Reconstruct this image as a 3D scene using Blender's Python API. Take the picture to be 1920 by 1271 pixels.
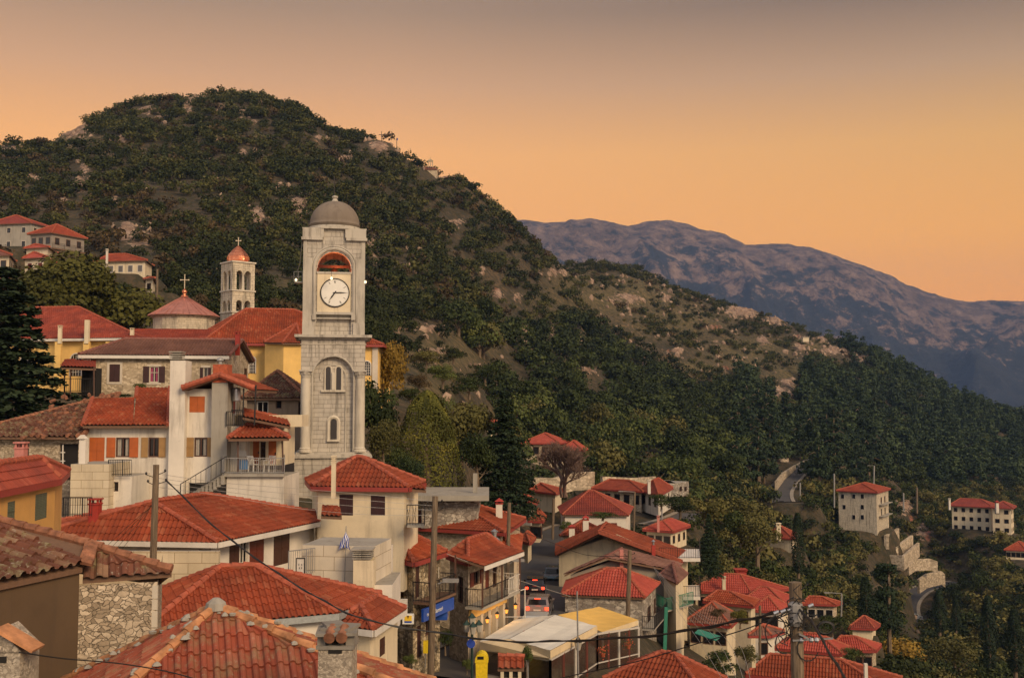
import bpy, bmesh, math, random
import numpy as np
from mathutils import Vector, Matrix
rnd = random.Random(7)
rng = np.random.default_rng(11)
for _o in list(bpy.data.objects):
    bpy.data.objects.remove(_o)
scene = bpy.context.scene
COL = scene.collection


F = 2000.0
PITCH = math.atan(124.5 / F)
CP, SP = math.cos(PITCH), math.sin(PITCH)
cam = bpy.data.objects.new("camera", bpy.data.cameras.new("camera"))
COL.objects.link(cam)
cam.data.sensor_width = 36.0
cam.data.lens = 36.0 * F / 1920.0
cam.data.clip_start = 0.1
cam.data.clip_end = 60000
cam.location = (0, 0, 0)
cam.rotation_euler = (math.pi / 2 + PITCH, 0, 0)
scene.camera = cam

def lin(c):
    return tuple((x / 255 / 12.92) if x / 255 <= 0.04045 else ((x / 255 + 0.055) / 1.055) ** 2.4 for x in c)


world = bpy.data.worlds.new("World")
scene.world = world
world.use_nodes = True
wn, wl = world.node_tree.nodes, world.node_tree.links
wn.clear()
w_out = wn.new("ShaderNodeOutputWorld")
w_bg = wn.new("ShaderNodeBackground")
w_tc = wn.new("ShaderNodeTexCoord")
w_sep = wn.new("ShaderNodeSeparateXYZ")
wl.new(w_tc.outputs["Generated"], w_sep.inputs[0])
def w_ramp(stops):
    r = wn.new("ShaderNodeValToRGB")
    r.color_ramp.interpolation = 'EASE'
    r.color_ramp.interpolation = 'LINEAR'
    e = r.color_ramp.elements
    while len(e) < len(stops):
        e.new(0.5)
    for el, (p, c) in zip(e, stops):
        el.position = p
        el.color = (*c, 1)
    return r
def w_map(sock, a, b, c=0.0, d=1.0):
    m = wn.new("ShaderNodeMapRange")
    m.inputs[1].default_value = a; m.inputs[2].default_value = b
    m.inputs[3].default_value = c; m.inputs[4].default_value = d
    wl.new(sock, m.inputs[0])
    return m.outputs[0]
def w_mix(f, a, b):
    m = wn.new("ShaderNodeMix"); m.data_type = 'RGBA'
    wl.new(f, m.inputs[0]); wl.new(a, m.inputs[6]); wl.new(b, m.inputs[7])
    return m.outputs[2]
hgt = w_map(w_sep.outputs[2], -0.05, 0.45)
def L(c, k): return tuple(x * k for x in lin(c))
front_r = w_ramp([(0.0, L((240, 142, 48), 1.1)), (0.22, L((252, 160, 52), 1.08)), (0.40, L((250, 172, 68), 1.02)),
                  (0.56, L((226, 168, 92), .98)), (0.68, L((180, 144, 108), 1.0)), (0.80, L((124, 104, 88), .9)), (1.0, lin((84, 78, 82)))])
front_l = w_ramp([(0.0, L((232, 142, 64), 1.1)), (0.22, L((245, 160, 72), 1.15)), (0.40, L((245, 168, 84), 1.15)),
                  (0.56, L((238, 170, 98), 1.1)), (0.68, L((208, 158, 114), 1.0)), (0.80, L((168, 136, 108), .95)), (1.0, lin((128, 110, 104)))])
back = w_ramp([(0.0, (0.72, 0.52, 0.36)), (0.4, (0.88, 0.74, 0.62)), (1.0, (0.56, 0.54, 0.56))])
for r in (front_r, front_l, back):
    wl.new(hgt, r.inputs[0])
side = w_map(w_sep.outputs[0], -0.12, 0.44)
fr = w_mix(side, front_l.outputs[0], front_r.outputs[0])
bk = w_map(w_sep.outputs[1], 0.55, -0.3)
w_col = w_mix(bk, fr, back.outputs[0])
wl.new(w_col, w_bg.inputs[0])
w_bg.inputs[1].default_value = 1.08
wl.new(w_bg.outputs[0], w_out.inputs[0])

sun = bpy.data.objects.new("sun", bpy.data.lights.new("sun", 'SUN'))
COL.objects.link(sun)
sun.data.energy = 2.5
sun.data.angle = math.radians(20)
sun.data.color = (1.0, 0.72, 0.42)
SUN_DIR = Vector((0.50, -0.66, 0.50)).normalized()      # towards the sun
sun.rotation_euler = SUN_DIR.to_track_quat('Z', 'Y').to_euler()

scene.view_settings.view_transform = 'Standard'
scene.view_settings.look = 'None'
scene.view_settings.exposure = 0.15
scene.view_settings.gamma = 1.0
scene.render.engine = 'CYCLES'
scene.cycles.use_denoising = True
scene.cycles.max_bounces = 5
scene.cycles.diffuse_bounces = 3
scene.cycles.glossy_bounces = 2
scene.cycles.transparent_max_bounces = 8
scene.cycles.caustics_reflective = False
scene.cycles.caustics_refractive = False


def ray(u, v):
    x = (u - 960.0) / F
    z = (635.5 - v) / F
    y = CP - SP * z
    return (x / y, (SP + CP * z) / y)
def P(u, v, Y):
    a, b = ray(u, v)
    return Vector((a * Y, Y, b * Y))
def PZ(u, v, Z):
    a, b = ray(u, v)
    Y = Z / b
    return Vector((a * Y, Y, Z))
def proj(p):
    yc = p[1] * CP + p[2] * SP
    zc = -p[1] * SP + p[2] * CP
    return 960 + F * p[0] / yc, 635.5 - F * zc / yc


def _hash(ix, iy, seed):
    n = (ix.astype(np.int64) * 374761393 + iy.astype(np.int64) * 668265263 + seed * 1442695041) & 0x7fffffff
    n = ((n ^ (n >> 13)) * 1274126177) & 0x7fffffff
    return ((n ^ (n >> 16)) & 0xffff) / 65535.0
def vnoise(x, y, seed=0):
    ix, iy = np.floor(x), np.floor(y)
    fx, fy = x - ix, y - iy
    fx = fx * fx * (3 - 2 * fx); fy = fy * fy * (3 - 2 * fy)
    a = _hash(ix, iy, seed); b = _hash(ix + 1, iy, seed)
    c = _hash(ix, iy + 1, seed); d = _hash(ix + 1, iy + 1, seed)
    return (a + (b - a) * fx) * (1 - fy) + (c + (d - c) * fx) * fy
def fbm(x, y, octv=4, seed=0):
    s, a, t = 0, 1, 0
    for i in range(octv):
        s = s + a * vnoise(x, y, seed + i * 17); t += a
        x, y, a = x * 2.03 + 5.1, y * 2.03 + 1.7, a * 0.5
    return s / t
def ridged(x, y, octv=4, seed=0):
    s, a, t = 0, 1, 0
    for i in range(octv):
        s = s + a * (1 - np.abs(2 * vnoise(x, y, seed + i * 13) - 1)); t += a
        x, y, a = x * 2.07 + 3.1, y * 2.07 + 7.7, a * 0.5
    return s / t


def tag(o, label=None, cat=None, group=None, kind=None):
    if label: o['label'] = label
    if cat: o['category'] = cat
    if group: o['group'] = group
    if kind: o['kind'] = kind
    return o
def thing(name, label, cat, loc=(0, 0, 0), rz=0.0, group=None):
    o = bpy.data.objects.new(name, None)
    COL.objects.link(o)
    o.location = loc
    o.rotation_euler = (0, 0, rz)
    o.empty_display_size = 0.3
    return tag(o, label, cat, group)
def copy_tree(o, parent=None):
    c = o.copy()
    COL.objects.link(c)
    if parent: c.parent = parent
    for ch in list(o.children):
        copy_tree(ch, c)
    return c


class MB:
    def __init__(s):
        s.v = []; s.f = []; s.uv = []
    def poly(s, pts, uvs=None):
        n = len(s.v)
        s.v += [tuple(p) for p in pts]
        s.f.append(tuple(range(n, n + len(pts))))
        s.uv.append(uvs if uvs else [(0, 0)] * len(pts))
        return s
    def wallpoly(s, pts, a, o):
        """planar face with uv in metres along axis a from o"""
        a = Vector(a); o = Vector(o)
        return s.poly(pts, [((Vector(p) - o).dot(a), p[2]) for p in pts])
    def box(s, c, size, rz=0.0, M=None):
        """box centred at c with size; uv metres"""
        cx, cy, cz = c; hx, hy, hz = size[0] / 2, size[1] / 2, size[2] / 2
        R = Matrix.Rotation(rz, 3, 'Z') if M is None else M
        def T(x, y, z):
            q = R @ Vector((x, y, z)); return (cx + q.x, cy + q.y, cz + q.z)
        X, Y, Z = hx, hy, hz
        for q, (w, h) in (([(-X, -Y, -Z), (X, -Y, -Z), (X, -Y, Z), (-X, -Y, Z)], (2 * X, 2 * Z)),
                          ([(X, Y, -Z), (-X, Y, -Z), (-X, Y, Z), (X, Y, Z)], (2 * X, 2 * Z)),
                          ([(X, -Y, -Z), (X, Y, -Z), (X, Y, Z), (X, -Y, Z)], (2 * Y, 2 * Z)),
                          ([(-X, Y, -Z), (-X, -Y, -Z), (-X, -Y, Z), (-X, Y, Z)], (2 * Y, 2 * Z)),
                          ([(-X, -Y, Z), (X, -Y, Z), (X, Y, Z), (-X, Y, Z)], (2 * X, 2 * Y)),
                          ([(-X, Y, -Z), (X, Y, -Z), (X, -Y, -Z), (-X, -Y, -Z)], (2 * X, 2 * Y))):
            s.poly([T(*p) for p in q], [(0, 0), (w, 0), (w, h), (0, h)])
        return s
    def obox(s, p0, p1, w, h, up=(0, 0, 1)):
        """bar from p0 to p1, width w (sideways), height h (upwards), centred"""
        p0, p1 = Vector(p0), Vector(p1)
        d = (p1 - p0); L = d.length
        if L < 1e-6: return s
        d /= L
        upv = Vector(up)
        if abs(d.dot(upv)) > 0.98: upv = Vector((0, 1, 0))
        side = d.cross(upv).normalized(); upv = side.cross(d).normalized()
        M = Matrix((d, side, upv)).transposed()
        return s.box((p0 + p1) / 2, (L, w, h), M=M)
    def tube(s, pts, r, n=6, caps=True):
        pts = [Vector(p) for p in pts]
        rs = r if isinstance(r, (list, tuple)) else [r] * len(pts)
        base = len(s.v)
        prev = None
        for i, p in enumerate(pts):
            d = (pts[min(i + 1, len(pts) - 1)] - pts[max(i - 1, 0)]).normalized()
            if prev is None:
                ref = Vector((0, 0, 1)) if abs(d.z) < 0.9 else Vector((1, 0, 0))
                a = d.cross(ref).normalized()
            else:
                a = (prev - d * prev.dot(d)).normalized()
            prev = a
            b = d.cross(a)
            for k in range(n):
                t = 2 * math.pi * k / n
                s.v.append(tuple(p + (a * math.cos(t) + b * math.sin(t)) * rs[i]))
        for i in range(len(pts) - 1):
            for k in range(n):
                k2 = (k + 1) % n
                s.f.append((base + i * n + k, base + i * n + k2, base + (i + 1) * n + k2, base + (i + 1) * n + k))
                s.uv.append([(k / n, i * .3), ((k + 1) / n, i * .3), ((k + 1) / n, i * .3 + .3), (k / n, i * .3 + .3)])
        if caps:
            s.f.append(tuple(base + k for k in reversed(range(n)))); s.uv.append([(0, 0)] * n)
            e = base + (len(pts) - 1) * n
            s.f.append(tuple(e + k for k in range(n))); s.uv.append([(0, 0)] * n)
        return s
    def lathe(s, c, prof, n=24, rz=0.0):
        """prof = [(r, z)...] bottom to top"""
        base = len(s.v)
        for r, z in prof:
            for k in range(n):
                t = 2 * math.pi * k / n + rz
                s.v.append((c[0] + r * math.cos(t), c[1] + r * math.sin(t), c[2] + z))
        for i in range(len(prof) - 1):
            for k in range(n):
                k2 = (k + 1) % n
                s.f.append((base + i * n + k, base + i * n + k2, base + (i + 1) * n + k2, base + (i + 1) * n + k))
                u0, u1 = k / n * 6.28 * prof[0][0], (k + 1) / n * 6.28 * prof[0][0]
                s.uv.append([(u0, prof[i][1]), (u1, prof[i][1]), (u1, prof[i + 1][1]), (u0, prof[i + 1][1])])
        s.f.append(tuple(base + (len(prof) - 1) * n + k for k in range(n))); s.uv.append([(0, 0)] * n)
        s.f.append(tuple(base + k for k in reversed(range(n)))); s.uv.append([(0, 0)] * n)
        return s
    def prism(s, poly, ext):
        """poly list of 3d points, extruded by vector ext"""
        e = Vector(ext); a = [Vector(p) for p in poly]; b = [p + e for p in a]
        s.poly(a[::-1]); s.poly(b)
        n = len(a)
        for i in range(n):
            j = (i + 1) % n
            w = (a[j] - a[i]).length; h = e.length
            s.poly([a[i], a[j], b[j], b[i]], [(0, 0), (w, 0), (w, h), (0, h)])
        return s
    def build(s, name, mat, parent=None, smooth=False):
        off = Vector((0, 0, 0)); p = parent
        inv = None
        if parent is not None:
            root = parent
            while root.parent: root = root.parent
            off = Vector(root.location)
            if root.rotation_euler.z: inv = Matrix.Rotation(-root.rotation_euler.z, 3, 'Z')
        me = bpy.data.meshes.new(name)
        vs = np.array(s.v, dtype=float).reshape(-1, 3) - np.array(off)
        if inv is not None: vs = vs @ np.array(inv).T
        me.from_pydata(vs.tolist(), [], s.f)
        uvl = me.uv_layers.new(name="uv")
        flat = np.array([c for f in s.uv for c in f], dtype=np.float32).reshape(-1)
        uvl.data.foreach_set("uv", flat)
        if mat is not None: me.materials.append(mat)
        if smooth:
            me.polygons.foreach_set("use_smooth", [True] * len(me.polygons))
        me.update()
        o = bpy.data.objects.new(name, me)
        COL.objects.link(o)
        if parent is not None: o.parent = parent
        return o

def mesh_np(name, verts, faces, mat, uv=None, attrs=None, smooth=False, parent=None):
    """verts (n,3), faces (m,k) numpy arrays"""
    me = bpy.data.meshes.new(name)
    faces = np.asarray(faces, dtype=np.int32)
    k = faces.shape[1]
    me.vertices.add(len(verts)); me.vertices.foreach_set("co", np.asarray(verts, dtype=np.float32).ravel())
    me.loops.add(faces.size); me.loops.foreach_set("vertex_index", faces.ravel())
    me.polygons.add(len(faces))
    me.polygons.foreach_set("loop_start", np.arange(0, faces.size, k, dtype=np.int32))
    me.polygons.foreach_set("loop_total", np.full(len(faces), k, dtype=np.int32))
    me.polygons.foreach_set("use_smooth", np.full(len(faces), smooth))
    if uv is not None:
        l = me.uv_layers.new(name="uv"); l.data.foreach_set("uv", np.asarray(uv, dtype=np.float32).ravel())
    for an, dom, arr in (attrs or []):
        a = me.attributes.new(an, 'FLOAT', dom); a.data.foreach_set("value", np.asarray(arr, dtype=np.float32).ravel())
    me.materials.append(mat)
    me.update(calc_edges=True)
    me.validate()
    o = bpy.data.objects.new(name, me)
    COL.objects.link(o)
    if parent is not None: o.parent = parent
    return o
UP = Vector((0, 0, 1))

class NT:
    def __init__(s, name):
        s.m = bpy.data.materials.new(name); s.m.use_nodes = True
        s.n = s.m.node_tree.nodes; s.l = s.m.node_tree.links
        s.bsdf = s.n["Principled BSDF"]
        s.bsdf.inputs["Roughness"].default_value = 0.85
    def node(s, t, **kw):
        x = s.n.new(t)
        for k, v in kw.items(): setattr(x, k, v)
        return x
    def link(s, a, b): s.l.new(a, b)
    def coord(s, kind="Object"): return s.node("ShaderNodeTexCoord").outputs[kind]
    def geo(s): return s.node("ShaderNodeNewGeometry").outputs["Position"]
    def scale(s, vec, sc):
        m = s.node("ShaderNodeMapping"); m.inputs["Scale"].default_value = sc if hasattr(sc, '__len__') else (sc,) * 3
        s.link(vec, m.inputs[0]); return m.outputs[0]
    def noise(s, vec, sc, detail=4, rough=.6):
        x = s.node("ShaderNodeTexNoise"); x.inputs["Scale"].default_value = sc
        x.inputs["Detail"].default_value = detail; x.inputs["Roughness"].default_value = rough
        s.link(vec, x.inputs["Vector"]); return x.outputs["Fac"]
    def ramp(s, fac, stops, interp='LINEAR'):
        r = s.node("ShaderNodeValToRGB"); e = r.color_ramp.elements; r.color_ramp.interpolation = interp
        while len(e) < len(stops): e.new(.5)
        for el, (p, c) in zip(e, stops):
            el.position = p; el.color = (*c, 1) if hasattr(c, '__len__') else (c, c, c, 1)
        s.link(fac, r.inputs[0]); return r.outputs[0]
    def mix(s, f, a, b, mode='MIX'):
        m = s.node("ShaderNodeMix"); m.data_type = 'RGBA'; m.blend_type = mode
        for sock, val in ((m.inputs[0], f), (m.inputs[6], a), (m.inputs[7], b)):
            if hasattr(val, 'node'): s.link(val, sock)
            elif hasattr(val, '__len__'): sock.default_value = (*val, 1)
            else: sock.default_value = val
        return m.outputs[2]
    def math(s, op, a, b=0.0):
        m = s.node("ShaderNodeMath"); m.operation = op
        for sock, val in ((m.inputs[0], a), (m.inputs[1], b)):
            if hasattr(val, 'node'): s.link(val, sock)
            else: sock.default_value = val
        return m.outputs[0]
    def bump(s, h, strength=.4, dist=.02):
        b = s.node("ShaderNodeBump"); b.inputs["Strength"].default_value = strength; b.inputs["Distance"].default_value = dist
        s.link(h, b.inputs["Height"]); s.link(b.outputs[0], s.bsdf.inputs["Normal"])
    def color(s, c):
        if hasattr(c, 'node'): s.link(c, s.bsdf.inputs["Base Color"])
        else: s.bsdf.inputs["Base Color"].default_value = (*c, 1)
    def attr(s, name):
        a = s.node("ShaderNodeAttribute"); a.attribute_name = name; return a.outputs["Fac"]
    def rand(s): return s.node("ShaderNodeObjectInfo").outputs["Random"]

def hsv_mul(c, k): return tuple(x * k for x in c)

def tile_mat(name, base, var, dark, moss=0.0, fine=0.0, bumped=False):
    """roof tiles: uv = (tile column, course); one tone per tile, weathering over it"""
    t = NT(name)
    uv = t.coord("UV")
    w = t.node("ShaderNodeTexWhiteNoise"); w.noise_dimensions = '2D'
    fl = t.node("ShaderNodeVectorMath"); fl.operation = 'FLOOR'; t.link(uv, fl.inputs[0]); t.link(fl.outputs[0], w.inputs["Vector"])
    c = t.ramp(w.outputs["Value"], [(0.0, hsv_mul(base, .82)), (.35, base), (.80, hsv_mul(base, 1.10)), (1.0, var)])
    g = t.geo()
    c = t.mix(t.math('MULTIPLY', t.rand(), .5), c, hsv_mul(dark, 1.25))
    n1 = t.noise(g, .55, 5, .65)
    c = t.mix(t.ramp(n1, [(.40, 0.0), (.66, .75)]), c, dark)
    n2 = t.noise(g, 6.0, 4, .7)
    c = t.mix(t.ramp(n2, [(.5, 0.0), (.75, .5)]), c, hsv_mul(base, .55))
    if moss:
        n3 = t.noise(g, 2.2, 5, .7)
        c = t.mix(t.ramp(n3, [(.52, 0.0), (.66, moss)]), c, (.26, .22, .12))
        n4 = t.noise(g, 9, 3, .7)
        c = t.mix(t.ramp(n4, [(.60, 0.0), (.68, moss * .8)]), c, (.36, .31, .24))
    t.color(c)
    t.bsdf.inputs["Roughness"].default_value = .8
    t.bsdf.inputs["Specular IOR Level"].default_value = .25
    h = t.noise(g, 25, 3, .6)
    if bumped:
        wv = t.node("ShaderNodeTexWave"); wv.wave_type = 'BANDS'; wv.bands_direction = 'X'
        wv.inputs["Scale"].default_value = .31416
        t.link(uv, wv.inputs["Vector"])
        h = t.math('ADD', t.math('MULTIPLY', wv.outputs["Fac"], 1.0), t.math('MULTIPLY', h, .2))
        t.bump(h, .6, .05)
    else:
        t.bump(h, .35, .01)
    return t.m

def plaster(name, base, stain=.35, rough=.9, streak=(.25, .2, .15), panel=None):
    t = NT(name)
    g = t.geo()
    n = t.noise(g, .7, 5, .6)
    c = t.ramp(n, [(.3, hsv_mul(base, .82)), (.7, hsv_mul(base, 1.06))])
    gs = t.scale(g, (1.8, 1.8, .22))
    n2 = t.noise(gs, 1.3, 5, .65)
    c = t.mix(t.ramp(n2, [(.52, 0.0), (.78, stain)]), c, streak)
    n3 = t.noise(g, 4.0, 4, .7)
    c = t.mix(t.ramp(n3, [(.6, 0.0), (.72, stain * .5)]), c, hsv_mul(base, .6))
    h = t.noise(g, 30, 3, .6)
    if panel:
        uv = t.coord("UV")
        b = t.node("ShaderNodeTexBrick"); b.offset = .5
        b.inputs["Scale"].default_value = 1; b.inputs["Brick Width"].default_value = panel[0]; b.inputs["Row Height"].default_value = panel[1]
        b.inputs["Mortar Size"].default_value = .012; b.inputs["Color1"].default_value = (1, 1, 1, 1); b.inputs["Color2"].default_value = (.88, .86, .82, 1)
        b.inputs["Mortar"].default_value = (.45, .38, .3, 1)
        t.link(uv, b.inputs["Vector"])
        c = t.mix(1.0, c, b.outputs["Color"], 'MULTIPLY')
    t.color(c)
    t.bump(h, .25, .01)
    t.bsdf.inputs["Roughness"].default_value = rough
    return t.m

def rubble(name, c1, c2, mortar, sc=3.2, bump=.9):
    t = NT(name)
    g = t.geo()
    gn = t.node("ShaderNodeTexNoise"); gn.inputs["Scale"].default_value = 4.5; gn.inputs["Detail"].default_value = 4; t.link(g, gn.inputs["Vector"])
    ad = t.node("ShaderNodeVectorMath"); ad.operation = 'MULTIPLY_ADD'
    t.link(gn.outputs["Color"], ad.inputs[0]); ad.inputs[1].default_value = (.24,) * 3; t.link(g, ad.inputs[2])
    v = t.scale(ad.outputs[0], (sc, sc, sc * 1.7))
    vo = t.node("ShaderNodeTexVoronoi"); vo.feature = 'DISTANCE_TO_EDGE'; vo.inputs["Scale"].default_value = 1; t.link(v, vo.inputs["Vector"])
    vc = t.node("ShaderNodeTexVoronoi"); vc.feature = 'F1'; vc.inputs["Scale"].default_value = 1; t.link(v, vc.inputs["Vector"])
    sep = t.node("ShaderNodeSeparateColor"); t.link(vc.outputs["Color"], sep.inputs[0])
    c = t.ramp(sep.outputs[0], [(0, hsv_mul(c1, .6)), (.4, c1), (.75, c2), (1, hsv_mul(c2, 1.15))])
    n = t.noise(g, 12, 4, .7)
    c = t.mix(t.ramp(n, [(.45, 0.), (.75, .5)]), c, hsv_mul(c1, .5))
    pz = t.noise(g, 1.4, 5, .7)
    m = t.ramp(vo.outputs["Distance"], [(.0, 0.0), (.06, 1.0)])
    c = t.mix(m, mortar, c)
    c = t.mix(t.ramp(pz, [(.50, 0.), (.60, .75)]), c, hsv_mul(mortar, 1.15))
    n2 = t.noise(t.scale(g, (1.2, 1.2, .35)), .8, 4, .6)
    c = t.mix(t.ramp(n2, [(.5, 0.), (.8, .55)]), c, hsv_mul(c1, .45))
    t.color(c)
    t.bump(t.math('ADD', m, t.math('MULTIPLY', n, .4)), bump, .05)
    return t.m

def ashlar(name, base, bw=.55, bh=.30, dark=(.10, .08, .06), offs=.5):
    t = NT(name)
    uv = t.coord("UV"); g = t.geo()
    nz = t.node("ShaderNodeTexNoise"); nz.inputs["Scale"].default_value = .9; t.link(uv, nz.inputs["Vector"])
    b = t.node("ShaderNodeTexBrick"); b.offset = offs; b.squash = 1.3; b.squash_frequency = 3
    b.inputs["Scale"].default_value = 1; b.inputs["Brick Width"].default_value = bw; b.inputs["Row Height"].default_value = bh
    b.inputs["Mortar Size"].default_value = .010; b.inputs["Mortar Smooth"].default_value = .3; b.inputs["Bias"].default_value = 0
    b.inputs["Color1"].default_value = (*base, 1); b.inputs["Color2"].default_value = (*hsv_mul(base, .78), 1)
    b.inputs["Mortar"].default_value = (*dark, 1)
    t.link(uv, b.inputs["Vector"])
    c = b.outputs["Color"]
    n = t.noise(g, 2.0, 5, .7)
    c = t.mix(t.ramp(n, [(.5, 0.), (.75, .45)]), c, hsv_mul(base, .45))
    n2 = t.noise(t.scale(g, (2.5, 2.5, .25)), 1.2, 5, .65)
    c = t.mix(t.ramp(n2, [(.50, 0.), (.66, .85)]), c, hsv_mul(base, .28))
    n3 = t.noise(g, 9, 4, .7)
    c = t.mix(t.ramp(n3, [(.5, 0.), (.8, .4)]), c, (.55, .48, .38))
    t.color(c)
    t.bump(t.math('ADD', t.math('MULTIPLY', b.outputs["Fac"], -1.0), t.math('MULTIPLY', n3, .4)), .7, .03)
    return t.m

def simple(name, c, rough=.6, metal=0.0, var=.15, nsc=8.0, bump=0.15):
    t = NT(name)
    g = t.geo()
    n = t.noise(g, nsc, 4, .6)
    t.color(t.ramp(n, [(.3, hsv_mul(c, 1 - var)), (.7, hsv_mul(c, 1 + var))]))
    t.bsdf.inputs["Roughness"].default_value = rough
    t.bsdf.inputs["Metallic"].default_value = metal
    if bump: t.bump(t.noise(g, nsc * 4, 3, .6), bump, .01)
    return t.m

def shutter_mat(name, c):
    t = NT(name)
    g = t.geo()
    w = t.node("ShaderNodeTexWave"); w.bands_direction = 'Z'; w.inputs["Scale"].default_value = 5.5; w.inputs["Distortion"].default_value = 0
    t.link(g, w.inputs["Vector"])
    n = t.noise(t.scale(g, (1, 1, .3)), 6, 4, .6)
    c0 = t.ramp(n, [(.3, hsv_mul(c, .75)), (.7, hsv_mul(c, 1.12))])
    t.color(t.mix(t.ramp(w.outputs["Fac"], [(0, .35), (.4, 0.)]), c0, hsv_mul(c, .35)))
    t.bump(w.outputs["Fac"], .5, .02)
    t.bsdf.inputs["Roughness"].default_value = .55
    return t.m

def leaf_mat(name, dark, light, hi=None, rough=.7):
    t = NT(name)
    a = t.attr("tone")
    r = t.rand()
    x = t.math('ADD', t.math('MULTIPLY', a, .8), t.math('MULTIPLY', r, .38))
    c = t.ramp(x, [(0, dark), (.6, light), (1.0, hi or hsv_mul(light, 1.5))])
    t.color(c)
    t.bsdf.inputs["Roughness"].default_value = rough
    t.bsdf.inputs["Specular IOR Level"].default_value = .2
    return t.m

M = {}
RED = lin((172, 62, 38)); 
M['tile_red'] = tile_mat('tile_red', (.345, .070, .028), (.44, .15, .075), (.14, .034, .018))
M['tile_red2'] = tile_mat('tile_red_dusty', (.37, .085, .045), (.50, .20, .12), (.18, .05, .03), moss=.45)
M['tile_old'] = tile_mat('tile_old', (.19, .070, .042), (.34, .20, .12), (.05, .028, .02), moss=.9)
M['tile_brown'] = tile_mat('tile_brown', (.24, .125, .095), (.28, .14, .10), (.11, .05, .04))
M['tile_maroon'] = tile_mat('tile_maroon', (.34, .070, .040), (.40, .11, .07), (.15, .035, .03))
M['tile_pink'] = tile_mat('tile_pink', (.42, .085, .058), (.50, .13, .09), (.30, .055, .04))
M['ridge_red'] = simple('ridge_tile_red', (.34, .082, .042), .8, 0, .35, 5)
M['ridge_ochre'] = simple('ridge_tile_ochre', (.42, .19, .085), .85, 0, .6, 3, .4)
M['ridge_old'] = simple('ridge_tile_old', (.26, .11, .06), .9, 0, .5, 5, .4)
M['ridge_brown'] = simple('ridge_tile_brown', (.22, .09, .07), .85, 0, .3, 5)
M['fascia'] = plaster('fascia_paint', (.70, .66, .60), .2)
M['soffit'] = simple('soffit_wood', (.16, .09, .055), .8)
M['gutter'] = simple('gutter_metal', (.36, .38, .38), .5, .3)
M['gutter_red'] = simple('gutter_red', (.28, .04, .03), .6)
M['cream'] = plaster('cream_plaster', (.72, .61, .43), .6)
M['white'] = plaster('white_plaster', (.72, .66, .57), .8, streak=(.26, .22, .18))
M['whiteclean'] = plaster('clean_white_plaster', (.74, .68, .60), .15)
M['yellow'] = plaster('yellow_plaster', (.80, .52, .17), .10)
M['ochre'] = plaster('ochre_plaster', (.62, .34, .10), .2)
M['panel'] = plaster('panelled_cream_wall', (.68, .58, .42), .4, panel=(1.1, .42))
M['panelw'] = plaster('panelled_white_wall', (.70, .62, .50), .35, panel=(.9, .55))
M['darkstucco'] = plaster('brown_roughcast', (.115, .072, .038), .5, streak=(.05, .035, .025))
M['greyplaster'] = plaster('grey_plaster', (.30, .26, .22), .5)
M['brownplaster'] = plaster('brown_plaster', (.27, .20, .14), .6, streak=(.08, .06, .04))
M['concrete'] = plaster('concrete', (.36, .33, .28), .7, streak=(.10, .085, .07))
M['rubble'] = rubble('rubble_stone', (.42, .33, .23), (.60, .50, .37), (.36, .29, .20), 7.0)
M['rubble_fine'] = rubble('fine_rubble_stone', (.48, .38, .26), (.66, .55, .40), (.40, .32, .22), 4.5, .6)
M['rubble_dark'] = rubble('dark_joint_stone', (.44, .34, .20), (.66, .54, .36), (.06, .045, .03), 3.4)
M['rubble_grey'] = rubble('grey_stone', (.36, .32, .27), (.56, .50, .42), (.22, .18, .15), 2.6)
M['ashlar'] = ashlar('ashlar_stone', (.56, .50, .41))
M['ashlar_s'] = ashlar('small_ashlar_stone', (.66, .57, .43), .45, .22)
M['quoin'] = plaster('quoin_stone', (.60, .54, .44), .6, streak=(.16, .13, .10))
M['stonetrim'] = plaster('carved_stone', (.48, .44, .375), .95, streak=(.10, .085, .07))
M['domestone'] = plaster('dome_cement', (.21, .17, .135), .7, streak=(.09, .07, .055))
M['orange'] = simple('orange_wood', (.42, .10, .018), .55, 0, .15, 3)
M['tan'] = simple('tan_wood', (.33, .19, .07), .6, 0, .15, 3)
M['burg'] = shutter_mat('burgundy_shutter', (.045, .012, .012))
M['brownsh'] = shutter_mat('brown_shutter', (.07, .024, .014))
M['redwood'] = shutter_mat('red_brown_shutter', (.16, .028, .014))
M['greensh'] = shutter_mat('green_shutter', (.10, .125, .085))
M['greysh'] = shutter_mat('grey_shutter', (.16, .15, .15))
M['frame_w'] = simple('white_frame', (.62, .58, .52), .5, 0, .1)
M['frame_b'] = simple('brown_frame', (.09, .04, .025), .5, 0, .15)
M['stoneframe'] = plaster('stone_frame', (.62, .55, .46), .4)
M['curtain'] = simple('curtain', (.34, .31, .27), .9)
M['curtain_pink'] = simple('pink_curtain', (.30, .05, .12), .9)
def glass():
    t = NT('window_glass'); t.color((.012, .012, .014)); t.bsdf.inputs["Roughness"].default_value = .08
    t.bsdf.inputs["Specular IOR Level"].default_value = .5
    return t.m
M['glass'] = glass()
M['black'] = simple('dark_interior', (.012, .010, .009), .9)
M['iron'] = simple('black_iron', (.022, .020, .020), .5, .4)
M['steel'] = simple('galvanised_steel', (.45, .45, .46), .35, .8)
M['greymetal'] = simple('grey_railing', (.30, .29, .28), .5, .3)
M['polewood'] = None
def wood_pole():
    t = NT('weathered_pole_wood'); g = t.geo()
    n = t.noise(t.scale(g, (9, 9, .6)), 2.5, 5, .7)
    c = t.ramp(n, [(.25, (.05, .034, .022)), (.5, (.16, .115, .075)), (.78, (.33, .25, .17))])
    t.color(c); t.bump(n, .9, .02); t.bsdf.inputs["Roughness"].default_value = .95
    return t.m
M['polewood'] = wood_pole()
M['brick'] = simple('brick_red', (.38, .085, .035), .8, 0, .3, 6, .5)
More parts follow.
